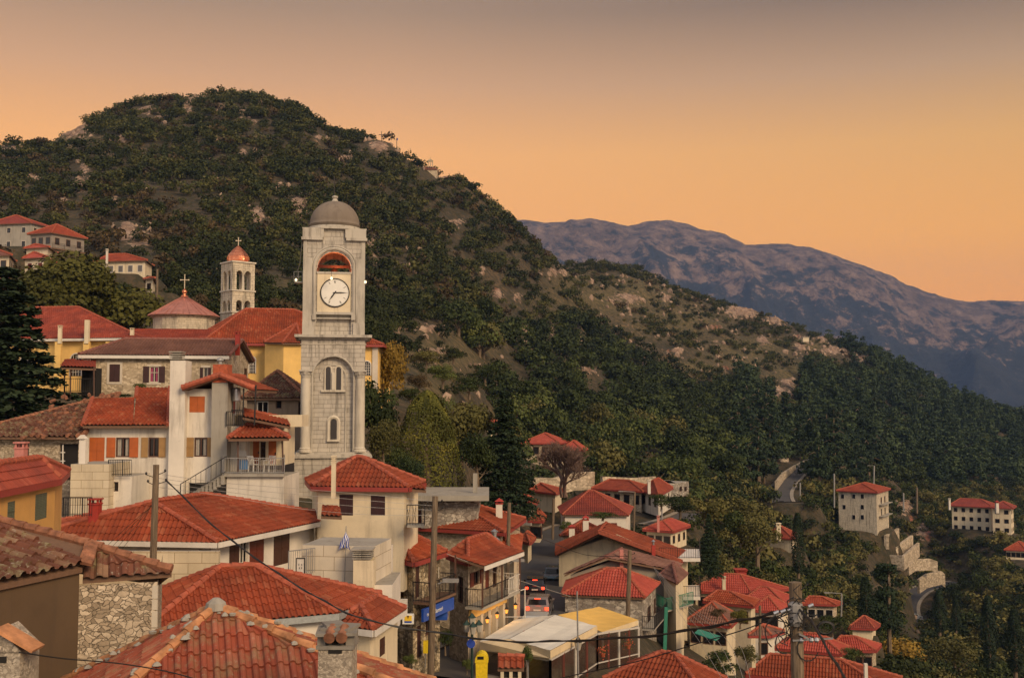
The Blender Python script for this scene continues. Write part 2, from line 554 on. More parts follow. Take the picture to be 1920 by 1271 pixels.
M['pinkpaint'] = simple('pink_paint', (.52, .20, .17), .7)
M['redpaint'] = simple('red_paint', (.36, .035, .022), .55)
M['copper'] = None
def copper():
    t = NT('polished_copper'); g = t.geo()
    n = t.noise(g, 3, 4, .6)
    t.color(t.ramp(n, [(.3, (.55, .15, .07)), (.7, (.85, .34, .18))]))
    t.bsdf.inputs["Metallic"].default_value = .85; t.bsdf.inputs["Roughness"].default_value = .22
    t.bump(t.noise(g, 1.7, 3, .5), .35, .12)
    return t.m
M['copper'] = copper()
M['copper_roof'] = simple('copper_sheet_roof', (.46, .20, .16), .45, .35, .2, 2)
M['crossmetal'] = simple('pale_metal', (.72, .60, .42), .4, .4)
M['asphalt'] = None
def asphalt():
    t = NT('asphalt'); g = t.geo()
    n = t.noise(g, 1.2, 5, .6); n2 = t.noise(g, 40, 3, .7)
    c = t.ramp(n, [(.3, (.050, .048, .050)), (.7, (.078, .073, .073))])
    c = t.mix(t.ramp(n2, [(.4, 0.), (.8, .4)]), c, (.11, .105, .10))
    t.color(c); t.bump(n2, .3, .01); t.bsdf.inputs["Roughness"].default_value = .8
    return t.m
M['asphalt'] = asphalt()
M['paving'] = plaster('paving', (.34, .30, .25), .5, panel=(.5, .5))
M['canvas_w'] = plaster('white_canvas', (.78, .74, .64), .08, streak=(.5, .46, .4))
M['canvas_v'] = plaster('cream_valance', (.78, .62, .38), .1)
M['canvas_y'] = plaster('yellow_canvas', (.85, .53, .13), .12, streak=(.5, .3, .08))
M['canvas_g'] = simple('green_canvas', (.02, .22, .16), .8)
M['cable'] = simple('black_cable', (.014, .013, .013), .55)
M['cable_pale'] = simple('pale_wire', (.42, .40, .38), .5, .3)
M['bark'] = wood_pole()
M['leaf_dark'] = leaf_mat('foliage_dark', (.008, .014, .004), (.040, .056, .014), (.12, .13, .034))
M['leaf_mid'] = leaf_mat('foliage_mid', (.028, .040, .010), (.078, .098, .024), (.13, .14, .035))
M['leaf_olive'] = leaf_mat('foliage_olive', (.040, .042, .012), (.115, .105, .030), (.18, .15, .045))
M['leaf_walnut'] = leaf_mat('foliage_walnut', (.030, .034, .007), (.10, .095, .018), (.20, .155, .03))
M['leaf_gold'] = leaf_mat('foliage_gold', (.09, .060, .010), (.26, .16, .025), (.40, .25, .045))
M['leaf_ivy'] = leaf_mat('foliage_ivy', (.030, .036, .006), (.12, .12, .020), (.26, .22, .04))
M['leaf_pine'] = leaf_mat('foliage_pine', (.006, .012, .006), (.024, .042, .017), (.060, .085, .032))
M['leaf_fir'] = leaf_mat('foliage_fir', (.008, .016, .008), (.020, .034, .015), (.036, .055, .022))
M['leaf_brown'] = leaf_mat('foliage_brown', (.020, .014, .007), (.075, .052, .024), (.14, .095, .042))
M['leaf_hill'] = leaf_mat('foliage_hill', (.006, .010, .003), (.034, .044, .011), (.105, .100, .028))
M['twig'] = simple('bare_twigs', (.16, .10, .075), .9)
def terrain_mat(name='hillside_ground', far=False):
    t = NT(name); g = t.geo()
    n = t.noise(g, .05, 6, .65); n2 = t.noise(g, .6, 5, .7)
    c = t.ramp(n, [(.3, (.040, .030, .016)), (.5, (.085, .058, .030)), (.7, (.16, .10, .050))])
    c = t.mix(t.ramp(n2, [(.45, .85), (.62, 0.)]), c, (.026, .025, .010))
    gr = t.attr("grass")
    c = t.mix(gr, c, t.ramp(n2, [(.36, (.035, .032, .012)), (.5, (.085, .068, .024)), (.68, (.20, .135, .062))]))
    n3 = t.noise(g, .35, 6, .75)
    rk = t.ramp(n3, [(.3, (.11, .06, .04)), (.5, (.28, .18, .12)), (.7, (.50, .38, .29))])
    vo = t.node("ShaderNodeTexVoronoi"); vo.feature = 'DISTANCE_TO_EDGE'; vo.inputs["Scale"].default_value = .5
    t.link(t.scale(g, (1, 1, .45)), vo.inputs["Vector"])
    rk = t.mix(t.ramp(vo.outputs["Distance"], [(0, .7), (.12, 0.)]), rk, (.09, .06, .045))
    ra = t.math('ADD', t.attr("rock"), t.math('MULTIPLY', t.math('SUBTRACT', n2, .5), 1.9))
    ra = t.ramp(ra, [(.42, 0.), (.55, 1.)])
    c = t.mix(ra, c, rk)
    rs = t.math('ADD', t.attr("soil"), t.math('MULTIPLY', t.math('SUBTRACT', n2, .5), 1.5))
    c = t.mix(t.ramp(rs, [(.45, 0.), (.6, 1.)]), c, (.27, .10, .055))
    t.color(c)
    t.bump(t.math('ADD', t.math('MULTIPLY', n2, .6), t.math('MULTIPLY', vo.outputs["Distance"], .6)), .8, .8)
    t.bsdf.inputs["Roughness"].default_value = .95
    return t.m
M['ground'] = terrain_mat()
def mountain_mat():
    t = NT('mountain_alpenglow_rock_and_scrub'); g = t.geo()
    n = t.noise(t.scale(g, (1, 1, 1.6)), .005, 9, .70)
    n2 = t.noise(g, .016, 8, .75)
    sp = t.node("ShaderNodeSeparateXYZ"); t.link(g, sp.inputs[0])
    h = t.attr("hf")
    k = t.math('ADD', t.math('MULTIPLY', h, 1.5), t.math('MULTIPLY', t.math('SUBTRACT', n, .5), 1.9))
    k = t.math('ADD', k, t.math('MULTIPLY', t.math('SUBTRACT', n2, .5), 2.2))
    rock = t.ramp(n2, [(.36, (.045, .032, .025)), (.5, (.135, .085, .060)), (.66, (.33, .22, .155))])  # rock tone warmed to carry the upper slopes' alpenglow as colour, mixed by height
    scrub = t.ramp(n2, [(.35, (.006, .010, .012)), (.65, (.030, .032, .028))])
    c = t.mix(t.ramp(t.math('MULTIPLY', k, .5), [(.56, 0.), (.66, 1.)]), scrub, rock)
    t.color(c); t.bump(n2, 1.0, 30)
    t.bsdf.inputs["Roughness"].default_value = .95
    return t.m
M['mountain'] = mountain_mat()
def emis(name, c, s):
    t = NT(name); t.bsdf.inputs["Emission Color"].default_value = (*c, 1); t.bsdf.inputs["Emission Strength"].default_value = s
    t.color(hsv_mul(c, .5)); return t.m
M['bulb'] = emis('lit_bulb', (1.0, .80, .5), 1.6)
M['lampglow'] = emis('lit_lantern', (1.0, .40, .07), .8)
M['taillight'] = emis('brake_light', (1.0, .06, .02), 3.0)
M['litwin'] = emis('lit_window', (1.0, .62, .30), .6)
M['redceiling'] = emis('floodlit_red_ceiling', (.9, .10, .02), .28)
M['greenrail'] = simple('green_railing', (.03, .20, .13), .6)

PROF = {
 -900: [(15, 1900), (40, 1080), (60, 900), (80, 790), (100, 740), (160, 560), (220, 470), (300, 380), (400, 300), (480, 260), (600, 380), (900, 600), (1400, 760)],
 -200: [(15, 1900), (30, 1350), (45, 1080), (58, 960), (70, 850), (80, 770), (95, 750), (130, 640), (160, 545), (200, 480), (240, 440), (300, 365), (400, 285), (450, 262), (480, 275), (600, 400), (900, 600), (1400, 760)],
 0: [(15, 1900), (30, 1350), (45, 1100), (58, 970), (70, 850), (80, 770), (95, 750), (130, 640), (160, 545), (200, 478), (240, 440), (300, 372), (400, 292), (450, 280), (480, 290), (600, 400), (900, 600), (1400, 760)],
 70: [(15, 1900), (30, 1350), (45, 1100), (58, 980), (70, 850), (80, 770), (95, 750), (130, 640), (160, 545), (190, 495), (240, 445), (300, 370), (400, 300), (430, 290), (480, 300), (600, 400), (900, 600), (1400, 760)],
 150: [(15, 1900), (30, 1350), (45, 1100), (58, 985), (70, 850), (80, 770), (95, 750), (130, 640), (160, 560), (190, 520), (240, 450), (300, 360), (380, 270), (430, 238), (460, 236), (600, 380), (900, 600), (1400, 760)],
 250: [(15, 1900), (30, 1350), (45, 1100), (58, 985), (70, 850), (80, 770), (95, 750), (130, 660), (170, 560), (200, 520), (250, 445), (300, 370), (380, 255), (440, 200), (460, 200), (600, 380), (900, 620), (1400, 770)],
 400: [(15, 1900), (30, 1400), (45, 1150), (58, 1000), (70, 860), (80, 790), (95, 760), (130, 670), (170, 590), (200, 545), (250, 465), (300, 385), (380, 255), (440, 186), (460, 186), (600, 370), (900, 620), (1400, 770)],
 460: [(15, 1900), (30, 1420), (45, 1180), (58, 1000), (70, 890), (80, 820), (95, 765), (130, 670), (170, 600), (200, 550), (250, 475), (300, 395), (380, 265), (440, 186), (460, 188), (600, 370), (900, 620), (1400, 770)],
 560: [(15, 1900), (30, 1450), (45, 1200), (58, 1010), (66, 925), (80, 850), (95, 775), (130, 680), (170, 605), (200, 560), (250, 500), (300, 420), (380, 290), (430, 215), (460, 216), (600, 400), (900, 640), (1400, 780)],
 620: [(15, 1900), (30, 1450), (45, 1250), (58, 1030), (66, 930), (80, 860), (95, 780), (130, 700), (170, 625), (200, 580), (250, 520), (300, 440), (380, 320), (430, 252), (460, 255), (600, 420), (900, 650), (1400, 790)],
 720: [(15, 1900), (30, 1500), (45, 1320), (54, 1240), (62, 1120), (70, 950), (80, 880), (95, 800), (130, 725), (170, 665), (200, 620), (250, 560), (300, 480), (380, 360), (430, 271), (460, 280), (600, 440), (900, 660), (1400, 800)],
 800: [(15, 1900), (30, 1500), (45, 1340), (56, 1246), (62, 1200), (70, 1020), (80, 930), (95, 850), (130, 755), (170, 690), (200, 650), (250, 585), (300, 510), (380, 400), (430, 325), (460, 335), (600, 480), (900, 680), (1400, 810)],
 860: [(15, 1900), (30, 1500), (45, 1340), (60, 1238), (70, 1190), (78, 1130), (90, 980), (110, 900), (150, 800), (190, 720), (230, 665), (280, 600), (330, 525), (390, 420), (430, 348), (460, 355), (600, 500), (900, 700), (1400, 820)],
 960: [(15, 1900), (30, 1560), (45, 1370), (60, 1250), (78, 1168), (95, 1110), (110, 1060), (130, 1000), (158, 938), (200, 850), (260, 745), (330, 620), (390, 500), (430, 428), (460, 430), (600, 560), (900, 720), (1400, 840)],
 1040: [(15, 1900), (30, 1600), (45, 1400), (60, 1260), (78, 1168), (95, 1115), (118, 1078), (145, 1020), (165, 975), (200, 900), (260, 790), (330, 690), (390, 590), (430, 520), (450, 510), (520, 505), (600, 500), (640, 505), (900, 720), (1400, 840)],
 1120: [(15, 1900), (30, 1600), (60, 1300), (78, 1180), (95, 1130), (118, 1085), (140, 1045), (165, 980), (200, 905), (260, 820), (330, 735), (400, 650), (440, 620), (500, 570), (600, 505), (650, 495), (700, 505), (900, 700), (1400, 850)],
 1200: [(15, 1900), (30, 1620), (60, 1350), (78, 1230), (95, 1170), (118, 1110), (140, 1060), (165, 1010), (200, 930), (260, 850), (330, 770), (400, 705), (450, 665), (520, 600), (600, 535), (660, 512), (720, 525), (900, 700), (1400, 850)],
 1320: [(15, 1900), (30, 1640), (60, 1420), (80, 1300), (100, 1225), (120, 1165), (150, 1080), (180, 1030), (210, 975), (260, 900), (330, 820), (400, 755), (470, 700), (560, 625), (640, 570), (690, 556), (740, 570), (900, 700), (1400, 850)],
 1420: [(15, 1900), (60, 1450), (80, 1370), (110, 1270), (130, 1200), (160, 1130), (200, 1040), (260, 930), (330, 850), (400, 790), (470, 735), (560, 670), (640, 610), (700, 590), (760, 610), (900, 710), (1400, 850)],
 1500: [(15, 1900), (60, 1480), (80, 1400), (110, 1310), (140, 1230), (180, 1160), (220, 1080), (270, 980), (330, 880), (400, 810), (480, 750), (560, 695), (640, 640), (700, 618), (760, 635), (900, 720), (1400, 850)],
 1620: [(15, 1900), (80, 1430), (120, 1330), (150, 1270), (180, 1220), (220, 1120), (250, 1030), (262, 1000), (290, 965), (330, 915), (400, 850), (480, 785), (560, 735), (640, 685), (700, 668), (760, 680), (900, 740), (1400, 850)],
 1700: [(15, 1900), (80, 1450), (120, 1350), (160, 1290), (200, 1240), (250, 1190), (275, 1168), (292, 1150), (305, 1105), (320, 1060), (345, 1000), (390, 940), (440, 890), (500, 830), (580, 765), (650, 718), (700, 706), (760, 715), (900, 760), (1400, 850)],
 1760: [(15, 1900), (80, 1460), (140, 1340), (200, 1260), (260, 1190), (300, 1130), (325, 1060), (345, 1010), (390, 950), (450, 890), (520, 830), (600, 780), (660, 745), (700, 738), (760, 745), (900, 780), (1400, 850)],
 1830: [(15, 1900), (80, 1470), (150, 1340), (220, 1250), (270, 1110), (300, 1050), (335, 1000), (360, 975), (420, 930), (500, 870), (580, 820), (640, 785), (690, 772), (760, 780), (900, 800), (1400, 860)],
 1930: [(15, 1900), (80, 1480), (160, 1340), (240, 1160), (290, 1062), (340, 1030), (380, 1000), (440, 950), (520, 890), (600, 840), (660, 812), (700, 806), (760, 812), (900, 830), (1400, 870)],
 2400: [(15, 1900), (80, 1500), (160, 1380), (240, 1280), (340, 1150), (440, 1050), (560, 960), (660, 900), (760, 890), (900, 890), (1400, 900)],
 3200: [(15, 1900), (80, 1500), (160, 1400), (240, 1320), (340, 1250), (560, 1150), (760, 1080), (1400, 980)],
}
YS = np.concatenate([np.arange(12, 120, 1.5), np.arange(120, 480, 3), np.arange(480, 780, 5), np.arange(780, 1500, 30)])
US = np.arange(-1000, 3240, 12.0)
WS = (US - 960) / F
def _tab():
    us = sorted(PROF)
    prof = []
    for u in us:
        p = [(Y, Y * ray(u, v)[1]) for Y, v in PROF[u]]
        prof.append(np.interp(YS, [a for a, b in p], [b for a, b in p]))
    prof = np.array(prof)
    T = np.array([np.interp(US, us, prof[:, j]) for j in range(len(YS))]).T       # (u, y)
    for it in range(2):                                                            # soften the kinks a little
        T[1:-1] = (T[:-2] + 2 * T[1:-1] + T[2:]) / 4
        T[:, 1:-1] = (T[:, :-2] + 2 * T[:, 1:-1] + T[:, 2:]) / 4
    return T
TAB = _tab()
def H0(X, Y):
    X = np.asarray(X, float); Y = np.asarray(Y, float)
    Yc = np.clip(Y, YS[0], YS[-1] - 1e-3)
    # u = 960 + F x/y corrected for the camera's pitch
    w = X / np.maximum(Y, 14.0)
    w = w * (1.0) 
    i = np.clip((w - WS[0]) / (WS[1] - WS[0]), 0, len(WS) - 1.001)
    j = np.interp(Yc, YS, np.arange(len(YS)))
    j = np.clip(j, 0, len(YS) - 1.001)
    i0 = i.astype(int); j0 = j.astype(int); fi = i - i0; fj = j - j0
    return (TAB[i0, j0] * (1 - fi) * (1 - fj) + TAB[i0 + 1, j0] * fi * (1 - fj) + TAB[i0, j0 + 1] * (1 - fi) * fj + TAB[i0 + 1, j0 + 1] * fi * fj)
def HN(X, Y):
    """terrain with relief; calm where the village stands"""
    X = np.asarray(X, float); Y = np.asarray(Y, float)
    amp = np.clip((Y - 210) / 160, 0, 1)
    n = (fbm(X / 38, Y / 38, 4, 3) - .5) * 9 + (ridged(X / 14, Y / 14, 3, 9) - .6) * 3.0
    return H0(X, Y) + n * amp
def hz(x, y): return float(HN(np.array([x]), np.array([y]))[0])
def ground_at(u, v, y0=20, y1=900):
    """first point of the terrain seen at a photo pixel"""
    a, b = ray(u, v)
    ys = np.arange(y0, y1, 1.0)
    d = b * ys - HN(a * ys, ys)
    k = np.nonzero(d < 0)[0]
    if len(k) == 0: return None
    Y = ys[k[0]]
    return Vector((a * Y, Y, hz(a * Y, Y)))


ROCKS = [(275, 212, 26, 12), (300, 225, 14, 8), (355, 200, 10, 16), (415, 205, 18, 10), (372, 187, 40, 5), (330, 183, 30, 5), (455, 215, 10, 10), (478, 232, 14, 9),
 (150, 345, 20, 32), (160, 320, 14, 18), (60, 340, 25, 12), (15, 285, 35, 10), (130, 250, 50, 25), (230, 265, 22, 8), (238, 440, 26, 28), (275, 450, 20, 22), (260, 462, 40, 8),
 (455, 290, 10, 11), (483, 291, 12, 11), (315, 300, 8, 7), (232, 308, 6, 6), (485, 405, 24, 20), (562, 385, 20, 30), (520, 360, 25, 12), (600, 262, 14, 10), (648, 302, 16, 10),
 (710, 277, 32, 16), (752, 280, 12, 10), (750, 345, 10, 18), (860, 418, 26, 14), (840, 340, 20, 8), (838, 445, 6, 12), (700, 470, 14, 30), (740, 600, 8, 14), (770, 500, 10, 20),
 (935, 552, 14, 18), (970, 562, 16, 18), (1040, 512, 30, 12), (905, 510, 10, 10), (985, 620, 10, 22), (1035, 625, 8, 16), (1100, 700, 40, 8), (1080, 640, 10, 16), (1180, 560, 40, 14),
 (1250, 560, 20, 12), (1390, 585, 40, 14), (1330, 540, 40, 10), (1460, 600, 30, 12), (1500, 650, 20, 20), (1430, 640, 16, 14), (1560, 660, 30, 10), (1620, 675, 24, 8), (1545, 635, 20, 8),
 (1210, 700, 12, 30), (1270, 660, 20, 8), (1480, 720, 30, 10), (1455, 735, 40, 14), (800, 620, 60, 10), (820, 660, 50, 8), (890, 690, 30, 6), (690, 720, 10, 14), (735, 775, 14, 24),
 (215, 380, 10, 10), (120, 380, 14, 10), (1695, 955, 20, 22), (1730, 1000, 20, 26), (1715, 1045, 22, 20), (1660, 1020, 10, 10)]
SOILS = [(1340, 614, 26, 12), (1255, 665, 8, 24), (1360, 690, 24, 8), (930, 545, 12, 12), (1712, 975, 22, 16), (1740, 1010, 18, 20), (1495, 632, 16, 8), (380, 455, 20, 8), (1390, 1010, 10, 14)]
GRASS = [(830, 665, 110, 45), (800, 730, 60, 30), (520, 545, 60, 26), (560, 590, 40, 20), (1150, 560, 160, 40), (1270, 600, 120, 40), (1400, 660, 100, 40), (1300, 690, 90, 16), (130, 262, 60, 24),
 (470, 610, 40, 20), (900, 780, 60, 20), (1480, 700, 60, 30), (1770, 1100, 30, 10), (1200, 540, 80, 30), (1530, 650, 60, 16), (1080, 530, 60, 30)]
def blob(U, V, L, soft=.5):
    m = np.zeros_like(U)
    for (u, v, a, b) in L:
        d = np.sqrt(((U - u) / a) ** 2 + ((V - v) / b) ** 2)
        m = np.maximum(m, np.clip(1.25 - d, 0, 1))
    return m
def projn(X, Y, Z):
    yc = Y * CP + Z * SP; zc = -Y * SP + Z * CP
    return 960 + F * X / yc, 635.5 - F * zc / yc
def build_terrain():
    Yg = np.concatenate([np.arange(-60, 12, 6), np.arange(12, 120, 2.0), np.arange(120, 500, 1.6), np.arange(500, 780, 2.6), np.arange(780, 2600, 40.)])
    wg = np.concatenate([np.arange(-1.15, -.5, .03), np.arange(-.5, .5, .0032), np.arange(.5, 1.3, .03)])
    W, Y = np.meshgrid(wg, Yg)
    X = W * (Y + 70) * 1.0
    Z = HN(X, Y)
    U, V = projn(X, np.maximum(Y, 5), Z)
    near = np.clip((Y - 55) / 20, 0, 1)
    rk = np.clip(blob(U, V, ROCKS) * 1.5 - (1 - ridged(X / 7 + Z / 9, Z / 12 + Y / 30, 4, 51)) * 1.1, 0, 1) * near
    gr = blob(U, V, GRASS) * near
    so = blob(U, V, SOILS) * near
    # crags stand out of the slope
    Z = Z + np.sqrt(rk) * (ridged(X / 4, Y / 7, 4, 21) - .2) * 2.6 * np.clip((Y - 120) / 200, .1, 1)
    n, m = Z.shape
    idx = np.arange(n * m).reshape(n, m)
    f = np.stack([idx[:-1, :-1], idx[:-1, 1:], idx[1:, 1:], idx[1:, :-1]], -1).reshape(-1, 4)
    v = np.stack([X, Y, Z], -1).reshape(-1, 3)
    o = mesh_np("hillside_ground", v, f, M['ground'], attrs=[("rock", 'POINT', rk * .8), ("grass", 'POINT', gr), ("soil", 'POINT', so * .55)], smooth=True)
    tag(o, kind="structure")

def build_valley():
    o = MB().poly([(-5900, 1200, -330), (5900, 1200, -330), (5900, 6100, -330), (-5900, 6100, -330)]).build("valley_floor", M['ground'])
    tag(o, kind="structure")
build_valley()
CREST = [(-1500, 560), (-600, 520), (200, 470), (700, 440), (900, 425), (960, 416), (1020, 417), (1060, 419), (1110, 410), (1140, 417), (1180, 425), (1215, 418), (1250, 414), (1290, 421), (1330, 435), (1360, 440),
         (1400, 458), (1440, 459), (1480, 458), (1520, 466), (1560, 475), (1600, 490), (1640, 505), (1700, 532), (1740, 545), (1780, 560), (1815, 566), (1860, 562), (1920, 562), (2050, 575), (2400, 600), (3200, 640)]
def build_mountain():
    us = np.arange(-900, 2700, 4.0)
    ts = np.linspace(0, 1.35, 150)          # 1 = crest
    Yb, Yc = 1900.0, 4200.0
    cz = np.interp(us, [c[0] for c in CREST], [c[1] for c in CREST])
    crest = np.array([Yc * ray(u, v)[1] for u, v in zip(us, cz)])
    Uu, Tt = np.meshgrid(us, ts)
    Y = Yb + (Yc - Yb) * Tt
    X = (Uu - 960) / F * Y
    prof = np.interp(ts, [0, .25, .5, .8, .93, 1.0, 1.1, 1.5], [0, .10, .34, .74, .93, 1.0, .95, .4])
    base = -330.0
    Z = base + (crest[None, :] - base) * prof[:, None]
    lim = np.clip(1.06 - np.abs(Tt - 1) * 0 , 0, 1)
    g = (ridged(X / 700 + Y / 2600, Y / 1500, 5, 31) - .62)
    fade = np.clip((1.0 - Tt) / .25, 0, 1) * np.clip(Tt / .1, 0, 1)
    Z = Z + g * 360 * fade + (ridged(X / 330, Y / 420, 4, 15) - .6) * 170 * np.clip(fade + .12, 0, 1) + (ridged(X / 130, Y / 130, 5, 5) - .6) * 75 * np.clip(fade + .30, 0, 1) * np.clip(Tt / .1, 0, 1)
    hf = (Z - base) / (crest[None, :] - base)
    n, m = Z.shape
    idx = np.arange(n * m).reshape(n, m)
    f = np.stack([idx[:-1, :-1], idx[:-1, 1:], idx[1:, 1:], idx[1:, :-1]], -1).reshape(-1, 4)
    v = np.stack([X, Y, Z], -1).reshape(-1, 3)
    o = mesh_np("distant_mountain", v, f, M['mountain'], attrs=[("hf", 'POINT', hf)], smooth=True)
    tag(o, kind="structure")
build_mountain()


def build_haze():
    t = NT('haze_air')
    t.n.remove(t.bsdf)
    pv = t.node("ShaderNodeVolumePrincipled")
    pv.inputs["Color"].default_value = (.30, .50, 1.0, 1)
    pv.inputs["Density"].default_value = 0.85e-4
    pv.inputs["Anisotropy"].default_value = 0.0
    t.link(pv.outputs[0], t.n["Material Output"].inputs["Volume"])
    o = MB().box((0, 2900, 215), (12400, 6500, 1190)).build("haze", t.m)
    tag(o, kind="stuff")
build_haze()

ROADS = {
 'main_street': ([(790, 1262, 54), (850, 1252, 57), (905, 1226, 62), (955, 1190, 69), (990, 1160, 77), (1006, 1128, 88), (1008, 1098, 100), (1008, 1070, 113), (1016, 1040, 130), (1034, 1014, 148), (1052, 996, 164), (1080, 985, 176)], 2.7),
 'upper_road': ([(1540, 858, 345), (1500, 880, 318), (1478, 902, 298), (1462, 922, 280), (1466, 942, 262), (1490, 940, 250)], 2.6),
 'valley_road': ([(1800, 1092, 312), (1752, 1098, 306), (1722, 1108, 300), (1702, 1128, 294), (1700, 1150, 287), (1712, 1168, 280), (1740, 1182, 272)], 2.6),
 'side_lane': ([(1235, 985, 150), (1268, 976, 158), (1300, 962, 170)], 2.2),
}
ROADPTS = {k: ([P(*p) for p in v], w) for k, (v, w) in ROADS.items()}
for k, (pp, w) in ROADPTS.items():
    q = []
    for i in range(len(pp) - 1):                      # smooth subdivision
        p0, p1, p2, p3 = pp[max(i - 1, 0)], pp[i], pp[i + 1], pp[min(i + 2, len(pp) - 1)]
        for s in range(5):
            t = s / 5
            q.append(.5 * ((2 * p1) + (p2 - p0) * t + (2 * p0 - 5 * p1 + 4 * p2 - p3) * t * t + (3 * p1 - p0 - 3 * p2 + p3) * t ** 3))
    q.append(pp[-1])
    ROADPTS[k] = (q, w)
ROADCLEAR = []
for k, (q, w) in ROADPTS.items():
    for a, b in zip(q[::3], q[3::3]): ROADCLEAR.append(((a.x, a.y), (b.x, b.y), w + 2.5))
_HN_raw = HN
def HN(X, Y):
    X = np.asarray(X, float); Y = np.asarray(Y, float)
    Z = _HN_raw(X, Y)
    for (cx, cy, r, zg) in PADS:
        m = (np.abs(X - cx) < r * 3) & (np.abs(Y - cy) < r * 3)
        if not m.any(): continue
        f = np.clip((np.hypot(X[m] - cx, Y[m] - cy) - r) / (r * .7 + 1), 0, 1); f = f * f * (3 - 2 * f)
        Z[m] = zg * (1 - f) + Z[m] * f
    for k, (q, w) in ROADPTS.items():
        x0, x1 = min(p.x for p in q) - 20, max(p.x for p in q) + 20
        y0, y1 = min(p.y for p in q) - 20, max(p.y for p in q) + 20
        m = (X > x0) & (X < x1) & (Y > y0) & (Y < y1)
        if not m.any(): continue
        xs, ys = X[m], Y[m]
        best = np.full(xs.shape, 1e9); bz = np.zeros(xs.shape)
        for a, b in zip(q[:-1], q[1:]):
            dx, dy = b.x - a.x, b.y - a.y
            t = np.clip(((xs - a.x) * dx + (ys - a.y) * dy) / (dx * dx + dy * dy + 1e-9), 0, 1)
            d = np.hypot(xs - a.x - t * dx, ys - a.y - t * dy)
            g = d < best
            best = np.where(g, d, best); bz = np.where(g, a.z + (b.z - a.z) * t, bz)
        f = np.clip((best - w - 1.6) / 7.0, 0, 1); f = f * f * (3 - 2 * f)
        Z[m] = (bz - .12) * (1 - f) + Z[m] * f
    return Z
def build_roads():
    for k, (q, w) in ROADPTS.items():
        b = MB(); kb = MB(); d0 = 0
        offs = []
        for i, p in enumerate(q):
            d = (q[min(i + 1, len(q) - 1)] - q[max(i - 1, 0)]); d.z = 0; d.normalize()
            offs.append(Vector((d.y, -d.x, 0)))
        for i in range(len(q) - 1):
            L = (q[i + 1] - q[i]).length
            a, c = q[i], q[i + 1]
            b.poly([a - offs[i] * w, a + offs[i] * w, c + offs[i + 1] * w, c - offs[i + 1] * w], [(0, d0), (2 * w, d0), (2 * w, d0 + L), (0, d0 + L)])
            d0 += L
            for sd in (-1, 1):
                e0, e1 = a + offs[i] * w * sd, c + offs[i + 1] * w * sd
                f0, f1 = e0 + offs[i] * .9 * sd, e1 + offs[i + 1] * .9 * sd
                u = UP * .13; dn = UP * .5
                kb.poly([e0 - dn, e1 - dn, e1 + u, e0 + u]); kb.poly([e0 + u, e1 + u, f1 + u, f0 + u], [(0, d0), (0, d0 + L), (.9, d0 + L), (.9, d0)]); kb.poly([f0 + u, f1 + u, f1 - dn * 3, f0 - dn * 3])
        tag(b.build(k, M['asphalt']), kind="structure")
        tag(kb.build(k.replace('main_street', 'street').replace('_road', '_road') + "_pavement", M['paving']), kind="structure")

CLEAR = []; OPEN = []; PADS = []
UP = Vector((0, 0, 1))
def far_mat(name):
    k = name + '_far'
    if k not in M:
        spec = {'tile_red': ((.32, .060, .028), (.42, .12, .06), (.18, .035, .02)), 'tile_pink': ((.42, .085, .058), (.48, .12, .08), (.32, .06, .042)),
                'tile_maroon': ((.28, .055, .038), (.34, .09, .06), (.17, .035, .03)), 'tile_brown': ((.21, .085, .065), (.28, .14, .10), (.12, .05, .04)),
                'tile_old': ((.22, .075, .045), (.34, .20, .12), (.08, .035, .025)), 'tile_red2': ((.40, .070, .036), (.48, .13, .08), (.24, .045, .03))}[name]
        M[k] = tile_mat(k, *spec, bumped=True)
    return M[k]

